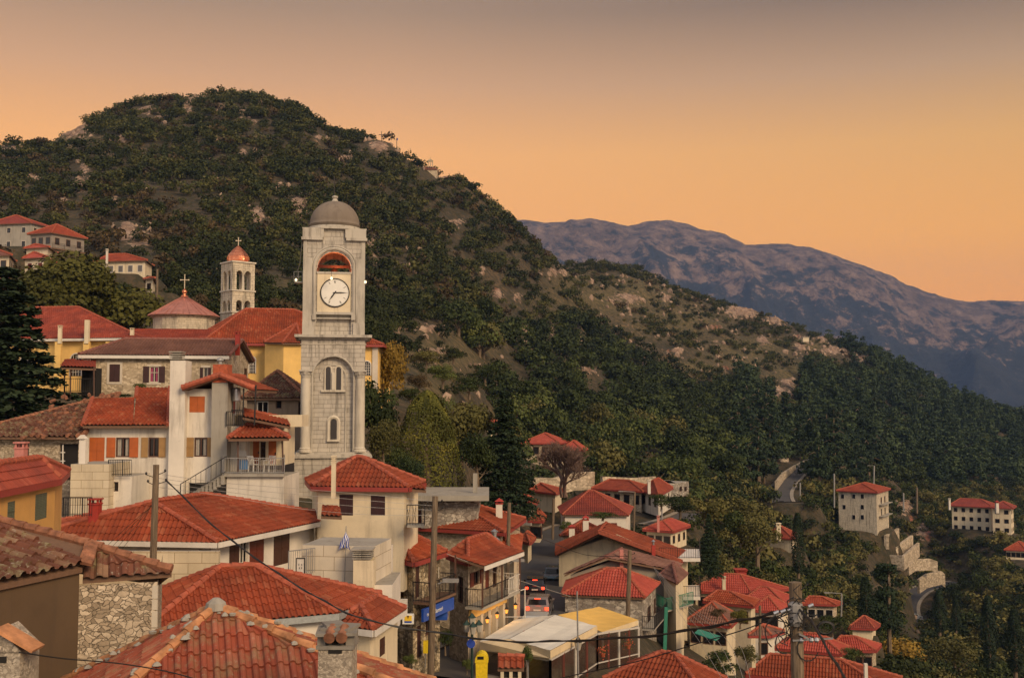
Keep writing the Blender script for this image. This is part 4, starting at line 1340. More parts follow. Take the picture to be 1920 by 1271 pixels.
def crown(kind, n, leaf, rg, h=1.0):
    """unit crown: returns quads (n,4,3) and tone (n); trunk base at z=0, height 1"""
    if kind == 'round' or kind == 'wide' or kind == 'bush':
        L = 14 if kind != 'bush' else 9
        wz = {'round': (.36, .33, .60), 'wide': (.50, .30, .60), 'bush': (.48, .34, .42)}[kind]
        cs = rg.normal(size=(L, 3)); cs /= np.linalg.norm(cs, axis=1, keepdims=True)
        cs *= rg.uniform(.35, 1.0, (L, 1)) ** .5
        C = np.stack([cs[:, 0] * wz[0] * .68, cs[:, 1] * wz[0] * .68, wz[2] + cs[:, 2] * wz[1] * .70], 1)
        R = rg.uniform(.12, .22, L) * (1.15 if kind != 'round' else 1.0)
        k = rg.choice(L, n, p=(R ** 2) / (R ** 2).sum())
        d = rg.normal(size=(n, 3)); d /= np.linalg.norm(d, axis=1, keepdims=True)
        d[:, 2] = np.where(d[:, 2] < -.35, -d[:, 2] * .6, d[:, 2]); 
        rr = R[k] * rg.uniform(.72, 1.12, n)
        p = C[k] + d * rr[:, None]
        tone = .30 + .30 * d[:, 2] * 0 + .45 * (rg.random(L)[k] - .3) + .35 * (rg.random(n) - .5)
        nrm = d
    elif kind == 'pine':
        L = 22
        z = rg.uniform(.28, .97, L); rad = .30 * (1.08 - z) ** .7 * rg.uniform(.3, 1.0, L); t = rg.uniform(0, 6.28, L)
        C = np.stack([rad * np.cos(t), rad * np.sin(t), z], 1)
        R = .05 + .13 * (1.08 - z)
        k = rg.choice(L, n, p=(R ** 2) / (R ** 2).sum())
        d = rg.normal(size=(n, 3)); d /= np.linalg.norm(d, axis=1, keepdims=True); d[:, 2] *= .45
        p = C[k] + d * (R[k] * rg.uniform(.6, 1.25, n))[:, None]
        tone = .35 + .35 * (rg.random(L)[k] - .4) + .35 * (rg.random(n) - .5); nrm = d + np.array([0, 0, .6])
    elif kind == 'fir':
        z = rg.random(n) ** 1.35 * .95 + .03
        tier = np.floor(z * 17) / 17; fr = z * 17 - np.floor(z * 17)
        nb = 9
        br = rg.integers(0, nb, n); t = br / nb * 6.283 + tier * 40 + rg.normal(0, .16, n)
        rmax = (.30 * (1.02 - tier) + .015) * (.75 + .35 * _hash(br * 7.0, tier * 100, 5))
        rr = rmax * rg.random(n) ** .55
        p = np.stack([rr * np.cos(t), rr * np.sin(t), tier + .05 - rr * .38 + rg.normal(0, .010, n)], 1)
        nrm = np.stack([np.cos(t) * .3, np.sin(t) * .3, np.ones(n)], 1)
        tone = .2 + .5 * rr / (rmax + .01) * .8 + .3 * (rg.random(n) - .5)
    elif kind == 'cypress':
        z = rg.random(n) ** .9 * .97 + .02
        t = rg.uniform(0, 6.28, n)
        rr = .095 * np.sin(np.clip(z, .0, 1) ** .7 * 3.05) ** .6 * (1 + .18 * np.sin(t * 3 + z * 14)) * rg.uniform(.75, 1.1, n)
        p = np.stack([rr * np.cos(t), rr * np.sin(t), z], 1)
        nrm = np.stack([np.cos(t), np.sin(t), .5 * np.ones(n)], 1); tone = .35 + .5 * (rg.random(n) - .5)
    elif kind == 'ivy':
        t = rg.uniform(0, 6.28, n); z = rg.random(n) ** .8
        rr = .36 * (1 - z ** 2.4) ** .6 * (.86 + .28 * vnoise(t * 2.2, z * 6, 9)) * (1 + .10 * np.sin(t * 4 + z * 5)) * rg.uniform(.93, 1.05, n)
        p = np.stack([rr * np.cos(t), rr * np.sin(t), z], 1); nrm = np.stack([np.cos(t), np.sin(t), z * .8], 1)
        tone = .42 + 1.0 * (vnoise(t * 3, z * 9, 4) - .5) + .35 * (rg.random(n) - .5)
    q = leaf_quads(p, nrm, leaf, rg)
    return q, np.clip(tone, 0, 1)

TEMPL = {}
def tree_mesh(kind, var, n, leaf, mat):
    key = (kind, var, n, mat)
    if key in TEMPL: return TEMPL[key]
    rg = np.random.default_rng(100 + var * 7 + len(kind))
    q, tone = crown(kind, n, leaf, rg)
    me = bpy.data.meshes.new("crown")
    v = q.reshape(-1, 3)
    me.vertices.add(len(v)); me.vertices.foreach_set("co", v.astype(np.float32).ravel())
    me.loops.add(len(v)); me.loops.foreach_set("vertex_index", np.arange(len(v), dtype=np.int32))
    me.polygons.add(len(q)); me.polygons.foreach_set("loop_start", np.arange(0, len(v), 4, dtype=np.int32))
    me.polygons.foreach_set("loop_total", np.full(len(q), 4, dtype=np.int32))
    a = me.attributes.new("tone", 'FLOAT', 'FACE'); a.data.foreach_set("value", tone.astype(np.float32))
    me.materials.append(M[mat]); me.update(calc_edges=True)
    # trunk with a few limbs, unit height
    b = MB()
    r0 = {'cypress': .018, 'fir': .022, 'pine': .022, 'ivy': .04}.get(kind, .032)
    top = {'round': .62, 'wide': .55, 'bush': .35, 'ivy': .5}.get(kind, .93)
    b.tube([(0, 0, -.08), (.01, .005, top * .4), (-.01, .01, top * .75), (0, 0, top)], [r0 * 1.3, r0, r0 * .7, r0 * .25], 7)
    if kind in ('round', 'wide', 'bush', 'pine'):
        for i in range(6):
            t = i * 1.05 + var; z0 = top * (.35 + .1 * i)
            b.tube([(0, 0, z0), (.12 * math.cos(t), .12 * math.sin(t), z0 + .08), (.24 * math.cos(t), .24 * math.sin(t), z0 + (.20 if kind != 'pine' else .03))], [r0 * .5, r0 * .35, r0 * .12], 5)
    t = b.build("trunk", M['bark'])
    tm = t.data; bpy.data.objects.remove(t)
    TEMPL[key] = (me, tm)
    return TEMPL[key]
def place_tree(name, label, kind, mat, x, y, h, w=1.0, var=0, n=1500, leaf=.05, group=None, z=None, cat='tree', rz=None):
    me, tm = tree_mesh(kind, var, n, leaf, mat)
    zz = hz(x, y) if z is None else z
    root = thing(name, label, cat, (x, y, zz), rnd.uniform(0, 6.28) if rz is None else rz, group)
    root.scale = (h * w, h * w, h)
    c = bpy.data.objects.new("crown", me); COL.objects.link(c); c.parent = root
    t = bpy.data.objects.new("trunk", tm); COL.objects.link(t); t.parent = root
    return root

def merged_wood(name, pts, kinds, label, cat, mat):
    """many small trees as one mesh. pts: (x,y,z,h,w,kindindex)"""
    out = []; tones = []
    tm = []
    for ki, (kind, n, leaf) in enumerate(kinds):
        for v in range(3):
            rg = np.random.default_rng(500 + ki * 10 + v)
            tm.append(crown(kind, n, leaf, rg))
    for (x, y, z, h, w, k) in pts:
        q, tn = tm[int(k) * 3 + rnd.randrange(3)]
        a = rnd.uniform(0, 6.28); ca, sa = math.cos(a), math.sin(a)
        R = np.array([[ca * h * w, sa * h * w, 0], [-sa * h * w, ca * h * w, 0], [0, 0, h]])
        out.append(q @ R + np.array([x, y, z - .12 * h])); tones.append(np.clip(tn + rnd.uniform(-.34, .38), 0, 1))
    if not out: return
    q = np.concatenate(out); tn = np.concatenate(tones)
    v = q.reshape(-1, 3)
    f = np.arange(len(v)).reshape(-1, 4)
    me = bpy.data.meshes.new(name)
    me.vertices.add(len(v)); me.vertices.foreach_set("co", v.astype(np.float32).ravel())
    me.loops.add(len(v)); me.loops.foreach_set("vertex_index", np.arange(len(v), dtype=np.int32))
    me.polygons.add(len(q)); me.polygons.foreach_set("loop_start", np.arange(0, len(v), 4, dtype=np.int32))
    me.polygons.foreach_set("loop_total", np.full(len(q), 4, dtype=np.int32))
    a = me.attributes.new("tone", 'FLOAT', 'FACE'); a.data.foreach_set("value", tn.astype(np.float32))
    me.materials.append(M[mat]); me.update(calc_edges=True)
    o = bpy.data.objects.new(name, me); COL.objects.link(o)
    tag(o, label, cat, kind="stuff")
    print(name, len(pts), "trees", len(q), "quads")

def inpoly(U, V, poly):
    n = len(poly); c = np.zeros(U.shape, bool); j = n - 1
    for i in range(n):
        xi, yi = poly[i]; xj, yj = poly[j]
        t = ((yi > V) != (yj > V)) & (U < (xj - xi) * (V - yi) / (yj - yi + 1e-9) + xi)
        c ^= t; j = i
    return c
BSLOPE = [(985, 470), (1060, 485), (1250, 520), (1480, 590), (1640, 680), (1580, 720), (1490, 700), (1500, 770), (1420, 720), (1280, 710), (1190, 650), (1110, 600), (1040, 560)]
GRASSP = [(755, 625), (960, 660), (990, 700), (900, 720), (850, 780), (770, 720)]
def scatter():
    """candidate tree positions over the hill and the valley side"""
    g = 3.5
    xs = np.arange(-330, 420, g); ys = np.arange(118, 735, g)
    X, Y = np.meshgrid(xs, ys)
    X = (X + rng.uniform(-1.5, 1.5, X.shape)).ravel(); Y = (Y + rng.uniform(-1.5, 1.5, Y.shape)).ravel()
    Z = HN(X, Y)
    U, V = projn(X, Y, Z)
    ok = (U > -90) & (U < 2010) & (V < 1330)
    X, Y, Z, U, V = [a[ok] for a in (X, Y, Z, U, V)]
    rk = blob(U, V, ROCKS); gr = blob(U, V, GRASS); so = blob(U, V, SOILS)
    den = np.full(X.shape, .80)                    # chance per cell
    kind = np.zeros(X.shape, int)                  # 0 hill shrub 1 broadleaf 2 pine 3 small bush 4 brown shrub 5 olive
    hgt = rng.uniform(2.8, 7.6, X.shape)
    n = fbm(X / 22, Y / 22, 3, 77)
    den = den * np.clip((n - .20) * 4.0, .5, 1)
    hillA = (U < 1000 + (V - 480) * .55)
    ju = (fbm(X / 16, Y / 16, 3, 41) - .5) * 110; jv = (fbm(X / 13, Y / 13, 3, 43) - .5) * 90
    bs = inpoly(U + ju, V + jv, BSLOPE)
    den = np.where(bs, np.clip((n - .34) * 5, .25, .95), den); hgt = np.where(bs, rng.uniform(.9, 2.75, X.shape) ** 1.9, hgt)
    gp = inpoly(U + ju, V + jv, GRASSP)
    den = np.where(gp, .6, den); hgt = np.where(gp, rng.uniform(1.2, 2.8, X.shape), hgt)
    forest = (~bs) & (~gp) & (V > 600 + (U - 900) * .07) & (U > 850) & (Y > 150)
    den = np.where(forest, .40, den); hgt = np.where(forest, rng.uniform(5.0, 12, X.shape), hgt); kind = np.where(forest, 1, kind)
    pine = forest & (U > 1380) & ((U - 1380) * .25 + 630 < V + 60)
    pmix = pine & (rng.random(X.shape) < .7)
    kind = np.where(pmix, 2, kind); hgt = np.where(pmix, rng.uniform(8, 16, X.shape), hgt); den = np.where(pmix, .34, den)
    low = (U > 1300) & (V > 920)
    hgt = np.where(low, rng.uniform(3.2, 7.5, X.shape), hgt)
    kind = np.where(low & (rng.random(X.shape) < .35), 5, kind); kind = np.where(low & (kind == 2), 1, kind)
    brown = (U < 330) & (V > 370) & (V < 640)
    kind = np.where(brown & (rng.random(X.shape) < .45), 4, kind); hgt = np.where(brown, rng.uniform(3, 6.5, X.shape), hgt)
    dry = (~forest) & (rng.random(X.shape) < .07)
    kind = np.where(dry, 4, kind)
    kind = np.where((hgt < 2.8) & (kind == 0), 3, kind)
    den = den * np.clip(1 - rk * 1.15, .08, 1) * np.clip(1 - so * 1.5, 0, 1) * np.clip(1 - gr * .55, .1, 1)
    # open scrub between low bushes right of the terraces
    den = np.where(low, .95, den)
    scrub = (U > 1560) & (V > 930) & (V < 1120)
    hgt = np.where(scrub, rng.uniform(2.2, 6.2, X.shape), hgt); den = np.where(scrub, 1.3, den)
    rk2 = blob(U, V - hgt * .62 * F / np.maximum(Y, 1), ROCKS)
    den = den * np.clip(1.15 - rk2 * 1.1, .1, 1)
    keep = rng.random(X.shape) < den
    # keep clear of houses, roads and the village
    for (cx, cy, r) in CLEAR:
        keep &= ((X - cx) ** 2 + (Y - cy) ** 2 > r * r)
    vill = (Y < 160) & (U > 560) & (U < 1195)
    keep &= ~vill
    keep &= ~((Y < 150) & (U < 420))
    for (a, b, w) in ROADCLEAR:
        ax, ay = a; bx, by = b
        t = np.clip(((X - ax) * (bx - ax) + (Y - ay) * (by - ay)) / ((bx - ax) ** 2 + (by - ay) ** 2), 0, 1)
        keep &= np.hypot(X - ax - t * (bx - ax), Y - ay - t * (by - ay)) > w
    # sight lines that must stay open: (u0, u1, v0, v1, distance)
    for (u0, u1, v0, v1, Yd) in OPEN:
        Ut, Vt = projn(X, Y, Z + hgt * .9)
        keep &= ~((U > u0) & (U < u1) & (Vt < v1) & (V > v0) & (Y < Yd))
    idx = np.nonzero(keep)[0]
    return [(X[i], Y[i], Z[i], hgt[i], kind[i], U[i], V[i]) for i in idx]

def block(root, u0, u1, vt, vb, Y, depth, mat, wins=(), name='wall', roofcap=True, yr=None):
    """upright block whose front face spans photo columns u0..u1 at distance Y"""
    um = (u0 + u1) / 2
    zt = P(um, vt, Y).z; zb = P(um, vb, Y).z
    vm = (vt + vb) / 2
    A = P(u0, vm, Y); Cc = P(u1, vm, Y if yr is None else yr)
    a = Vector((Cc.x - A.x, Cc.y - A.y, 0)).normalized(); n = a.cross(UP)
    cs = [Vector((A.x, A.y, 0)), Vector((Cc.x, Cc.y, 0)), Vector((Cc.x, Cc.y, 0)) - n * depth, Vector((A.x, A.y, 0)) - n * depth]
    w = walls_with_windows(root, cs, zb, zt, [('L',) + tuple(x) for x in wins], mat, name)
    if roofcap:
        MB().poly([Vector((c.x, c.y, zt)) for c in cs], [(0, 0), (3, 0), (3, 3), (0, 3)]).build("roof_slab", M['concrete'], root)
    return cs, zb, zt


def fore_roof():
    A = P(405, 1142, 19)
    Z = -5.75
    C1, C2, C4, C3 = Vector((-7.35, 14.8, Z)), Vector((.9, 17.6, Z)), Vector((-.9, 21.6, Z)), Vector((-9.4, 21.6, Z))
    root = thing('house', 'nearest house at the bottom, big weathered red roof with cement-bedded ochre ridge tiles', 'house', (-4.5, 18.5, -9.5))
    fc = [[C1, C2, A], [C2, C4, A], [C4, C3, A], [C3, C1, A]]
    ro = roof(root, fc, [], 'tile_red2', None, 19, .205, .37, .072, jit=.016)
    b = MB(); cm = MB()
    for c in (C1, C2, C3, C4):
        k = rnd.random()
        ridge_run(b, c, A, .085, .40, .07)
        for i in range(34):
            p = A + (c - A) * rnd.random() + Vector((rnd.uniform(-.16, .16), rnd.uniform(-.16, .16), rnd.uniform(.0, .07)))
            cm.lathe(p, [(rnd.uniform(.05, .10), 0), (rnd.uniform(.03, .08), .04), (.01, .06)], 6)
    b.build("ridge_tiles", M['ridge_ochre'], ro)
    cm.lathe(A, [(.2, 0), (.17, .12), (.06, .2)], 9)
    tag(cm.build("cement_bedding", M['concrete'], ro), kind='stuff')
    w = MB()
    cs = [C1 + Vector((.4, .5, 0)), C2 + Vector((-.5, .2, 0)), C4 + Vector((-.4, -.4, 0)), C3 + Vector((.4, -.4, 0))]
    for p, q in zip(cs, cs[1:] + cs[:1]): wall_strip(w, p, q, -11.5, Z - .1, [])
    w.build("wall", M['cream'], root)
    # chimney with two half tiles under a slate cap
    t = P(634, 1172, 16.2)
    cb = MB().box((t.x, 16.2, t.z - 1.25), (.50, .50, 1.95)).build("chimney", M['roughcast'], ro)
    c2 = MB()
    c2.box((t.x, 16.2, t.z - .27), (.56, .56, .05))
    for sx in (-1, 1): c2.box((t.x + sx * .21, 16.2, t.z - .17), (.12, .44, .17))
    c2.box((t.x, 16.38, t.z - .17), (.4, .1, .17))
    c2.box((t.x - .01, 16.2, t.z - .075), (.60, .62, .045), .1).box((t.x + .03, 16.25, t.z - .035), (.44, .5, .04), -.25).box((t.x - .08, 16.3, t.z + .0), (.3, .35, .035), .4)
    c2.build("chimney_cap", M['quoin_dark'], cb)
    c3 = MB()
    for sx in (-.08, .1): c3.tube([(t.x + sx, 15.88, t.z - .12), (t.x + sx, 16.2, t.z - .03)], [.085, .07], 10)
    c3.build("cap_tile", M['ridge_old'], cb)
    MB().box((t.x, 15.945, t.z - .33), (.2, .012, .05)).build("smoke_opening", M['black'], cb)
    return root
M['roughcast'] = rubble('roughcast', (.38, .32, .25), (.50, .43, .34), (.27, .22, .17), 22, .5)
M['quoin_dark'] = plaster('slate', (.26, .235, .20), .8, streak=(.08, .07, .06))
fore_roof()
def left_chimney():
    Y = 12.5
    t = P(14, 1183, Y)
    root = thing('chimney', 'grey roughcast chimney with one ochre cap tile in the bottom left corner', 'chimney', (t.x, Y, t.z - 3))
    x0, x1 = P(-60, 1230, Y).x, P(38, 1230, Y).x
    b = MB(); w = x1 - x0; xc = (x0 + x1) / 2
    b.box((xc, Y + .25, t.z - 1.75), (w, .5, 3.0))
    b.prism([(x0 - .03, Y, t.z - .24), (x1 + .02, Y, t.z - .24), (xc + .04, Y, t.z + .02)], (0, .5, 0))
    b.build("stack", M['roughcast'], root)
    MB().box(((x0 + x1) / 2 - .02, Y - .004, t.z - .32), (w * .55, .02, .07)).build("smoke_opening", M['black'], root)
    MB().obox((xc + .02, Y + .1, t.z + .03), (x1 + .16, Y + .1, t.z - .22), .32, .035).build("cap_tile", M['ridge_ochre'], root)
left_chimney()


def stone_left():
    root = thing('house', 'old house at the left edge with brown roughcast wall, rubble corner and sagging mossy tiles', 'house', (-10, 21.5, -9))
    E0, E1 = P(-520, 1210, 15), P(157, 1055, 21.6)
    E0.z = E1.z - .05
    Ra = P(0, 978, 22.6); Mm = P(166, 1022, 22.3); Cn = P(322, 1071, 22.3)
    Q0 = P(155, 1083, 21.7)
    far = Ra + (E0 - E1) * 1.0
    far.z = Ra.z + .1
    Em = E0 + (E1 - E0) * .5
    bk = Vector((-1.5, 3.0, -.9))
    faces = [[E0, E1, Mm, far], [E0 + bk * 0 + (Ra - E1) * 0, E1, Ra, far]]
    faces = [[E0, E1, Ra, far], [E1, Mm, Ra], [Q0, Cn, Mm], [Cn + bk * .5, Ra + bk * 1.6, Ra, Mm]]
    # old tiles laid irregularly
    ro = roof(root, [faces[0], faces[2]], [], 'tile_old', None, 21, .24, .34, .06, jit=.05, thick=.10)
    b = MB()
    b.prism([E1, Mm, Ra], (0, 0, -.08))
    b.prism([Cn, Mm, Ra, Ra + bk * 1.6, Cn + bk * .5], (0, 0, -.08)); b.build("roof_deck", M['soffit'], ro)
    extra = MB()
    ridge_run(extra, Cn, Mm, .10, .30, .05); ridge_run(extra, Mm, Ra, .10, .30, .05); ridge_run(extra, Ra, far, .10, .32, .05)
    for i in range(26):                                  # loose tiles along the eaves and the valley
        t = i / 25
        p = E1 * (1 - t) + Mm * t
        extra.tube([p + Vector((rnd.uniform(-.05, .05), -.06, .06)), p + Vector((.2, -.05, .0))], [.09, .07], 7)
        p = Q0 * (1 - t) + Cn * t
    extra.build("ridge_tiles", M['ridge_old'], ro)
    W0, W1 = E0 + Vector((.25, 0, 0)) * 0, Vector((E1.x - .02, E1.y + .1, 0))
    w = MB(); wall_strip(w, Vector((E0.x - .12, E0.y, 0)), Vector((E1.x - .10, E1.y + .05, 0)), -11, E1.z - .14, []); w.build("wall", M['darkstucco'], root)
    q1 = P(294, 1150, 22.1)
    w = MB(); wall_strip(w, Vector((E1.x - .10, E1.y + .05, 0)), Vector((q1.x, q1.y, 0)), -11, Q0.z - .14, [])
    wall_strip(w, Vector((q1.x, q1.y, 0)), Vector((q1.x - 1.2, q1.y + 4, 0)), -11, Q0.z - .14, [])
    w.build("wall", M['rubble'], root)
    qn = MB(); z = Q0.z - .2; k = 0
    while z > -9.5:
        h = rnd.uniform(.22, .36); wd = .42 if k % 2 else .26
        qn.box((q1.x - wd / 2 + .012, q1.y - .0, z - h / 2), (wd, .06, h - .02)); z -= h; k += 1
    qn.build("cornerstones", M['quoin'], root)
    CLEAR.append((-10, 20, 8))
stone_left()


h = house('long white house with a broad low red hip roof behind the left pole', (408, 1016), (40, 1009), (640, 969), 45, B=(30, 992), ridge=[(287, 941), (384, 927)], rh=1.5, ax='NR', wall='whiteclean', fascia='fascia', base=-9.5, keep=True,
      over=.7, wins=[('R', 430, 1012, 449, 1056, 'closed:brownsh'), ('R', 451, 1012, 465, 1056, 'w nobar'), ('R', 468, 1008, 495, 1056, 'closed:redwood'), ('R', 513, 998, 543, 1058, 'closed:brownsh'), ('L', 372, 1030, 403, 1056, 'closed:brownsh')])
chimney(h['roof'], 179, 934, 978, 46.6, 21, 'redpaint', 'slab')
def pole_thing(label, u0, v0, u1, v1, Y, wpx, extra=True, name='utility_pole', mat='polewood', arms=(), ext=1.0, cat='pole'):
    t, b_ = P(u0, v0, Y), P(u1, v1, Y)
    d = (b_ - t).normalized()
    root = thing(name, label, cat, tuple(b_ + d * ext))
    r = wpx / F * Y / 2
    MB().tube([b_ + d * ext, b_ * .5 + t * .5, t], [r * 1.12, r * 1.02, r * .92], 12).build("pole", M[mat], root)
    if extra:
        b = MB()
        for i, (dx, dz) in enumerate(arms or [(-.35, -.35), (.32, -.25), (-.28, -.62), (.36, -.58)]):
            p = t + Vector((dx, 0, dz)); q = t + Vector((0, 0, dz - .12))
            b.tube([q, q * .4 + p * .6, p], .014, 5); b.lathe(p, [(.03, 0), (.045, .04), (.03, .08), (.01, .1)], 8)
        b.build("insulator", M['iron'], root)
    return t, b_, root
garden = thing('wall', 'pale block garden wall in front of the long low house', 'wall', (-16, 43, -9.5))
block(garden, 120, 409, 1033, 1150, 43.2, .25, 'panel', name='wall_panel', roofcap=True)


h = house('house with a crisp red hip roof and grey gutter just behind the nearest roof', (635, 1148), (268, 1181), (714, 1114), 38, B=(250, 1126), ridge=[(413, 1046), (477, 1046)], rh=1.72, ax='LN', wall='whiteclean', gutter='gutter', base=-11, over=.3)
h = house('small lean red roof over a white stair house beside the blue shop sign', (701, 1180), (618, 1170), (760, 1141), 37.5, rh=.55, wall='cream', gutter='fascia', base=-13, over=.25, wins=[('R', 712, 1195, 722, 1228, 'closed:brownsh')])


t13 = thing('terrace_house', 'white panelled roof terrace with double chimney between red roofs', 'house', (-7, 44, -12))
block(t13, 573, 735, 1021, 1180, 46.2, .25, 'whiteclean', name='parapet')
block(t13, 590, 650, 1041, 1130, 43.4, .2, 'panelw', name='wall', yr=44.6)
block(t13, 701, 733, 1024, 1200, 43.0, 3.0, 'panelw', name='wall', yr=45.6)
block(t13, 636, 735, 1096, 1200, 42.6, 3.2, 'whiteclean', name='wall')
cs_, _, zt_ = block(t13, 662, 700, 1050, 1130, 42.2, .8, 'cream', name='chimney', roofcap=False)
b = MB()
for du in (672, 690):
    for k in range(4): b.box((P(du, 1040, 42.6).x, 42.6, zt_ + .06 + .09 * k), (.36, .8, .045))
    b.box((P(du, 1040, 42.6).x, 42.6, zt_ + .17), (.2, .5, .34))
b.box((P(681, 1034, 42.6).x, 42.6, zt_ + .40), (.86, .9, .05))
b.build("chimney_cap", M['concrete'], t13)
block(t13, 651, 661, 1056, 1090, 43.6, .3, 'greyplaster', name='meter_cupboard', roofcap=False)
railing_px(t13, [(541, 1079, 42.3), (590, 1072, 43.2)], .95, mat='greymetal', step=.10)
CLEAR.append((-7, 44, 6))
def flag():
    Y = 43.0
    t, b_ = P(649, 986, Y), P(646, 1095, Y)
    root = thing('flag', 'blue and white striped flag hanging limp from a pole over the white terrace', 'flag', tuple(b_))
    MB().tube([b_, t], .018, 6).build("flagpole", M['greymetal'], root)
    z0 = P(646, 1000, Y).z; z1 = P(646, 1032, Y).z; x = t.x
    for mat, par in (('flagblue', 0), ('flagwhite', 1)):
        b = MB()
        n = 9
        for i in range(n):
            if i % 2 != par: continue
            for j in range(6):
                f = lambda u, w: Vector((x + .02 + (-.30 + .42 * u) * (.25 + .95 * w) + .03 * math.sin(9 * w + u * 5), Y + .07 * math.sin(u * 7 + w * 3), z0 + (z1 - z0) * w + .12 * math.sin(u * 3.1)))
                b.poly([f(i / n, j / 6), f((i + 1) / n, j / 6), f((i + 1) / n, (j + 1) / 6), f(i / n, (j + 1) / 6)])
        b.build("cloth", M[mat], root)
M['flagblue'] = simple('flag_blue', (.02, .06, .38), .8); M['flagwhite'] = simple('flag_white', (.75, .75, .78), .8)
flag()
def white_sign():
    Y = 41.6
    a, c = P(556, 1046, Y), P(571, 1076, Y)
    root = thing('notice_board', 'small white framed board with black marks on the terrace railing', 'sign', ((a.x + c.x) / 2, Y, c.z))
    MB().box(((a.x + c.x) / 2, Y, (a.z + c.z) / 2), (c.x - a.x, .03, a.z - c.z)).build("panel", M['frame_w'], root)
    fr = MB(); xs = (a.x, c.x); zs = (a.z, c.z)
    for x in xs: fr.box((x, Y - .01, (a.z + c.z) / 2), (.03, .05, a.z - c.z))
    for z in zs: fr.box(((a.x + c.x) / 2, Y - .01, z), (c.x - a.x + .03, .05, .03))
    fr.build("frame", M['iron'], root)
    mk = MB(); cx, cz = (a.x + c.x) / 2, (a.z + c.z) / 2
    for dx, dz in ((-.06, .06), (.05, .06), (-.04, -.07), (.05, -.06)): mk.box((cx + dx, Y - .02, cz + dz), (.022, .01, .07), 0)
    mk.build("marks", M['iron'], root)
white_sign()


h = house('cream house with burgundy shutters and pyramid red roof in front of the clock tower foot', (766, 913), (585, 911), (797, 904), 52, B=(574, 899), ridge=[(668, 857), (679, 858)], rh=1.40, ax='LN', wall='cream', gutter='gutter_red', base=-9,
          wins=[('L', 636, 927, 662, 966, 'closed:burg'), ('L', 695, 929, 722, 966, 'closed:burg'), ('L', 672, 1010, 700, 1030, 'dark')], over=.3)
chimney(h['roof'], 626, 855, 905, 51.2, 9, 'cream', 'louvre')
r14 = h['root']
sl = [P(763, 984, 51.4), P(796, 984, 51.4), P(796, 980, 53.4), P(763, 980, 53.4)]
slab(r14, sl, .12, 'concrete', 'balcony_slab')
railing(r14, [sl[0], sl[1], sl[2]], .95, mat='iron', fancy=True)
roof(r14, [[P(602, 966, 50.6), P(641, 968, 50.6), P(637, 950, 52), P(604, 948, 52)]], [], 'tile_red', None, 50)
roof(r14, [[P(765, 915, 52.3), P(799, 918, 52.6), P(775, 893, 56), P(745, 888, 56)]], [], 'tile_red', None, 50)


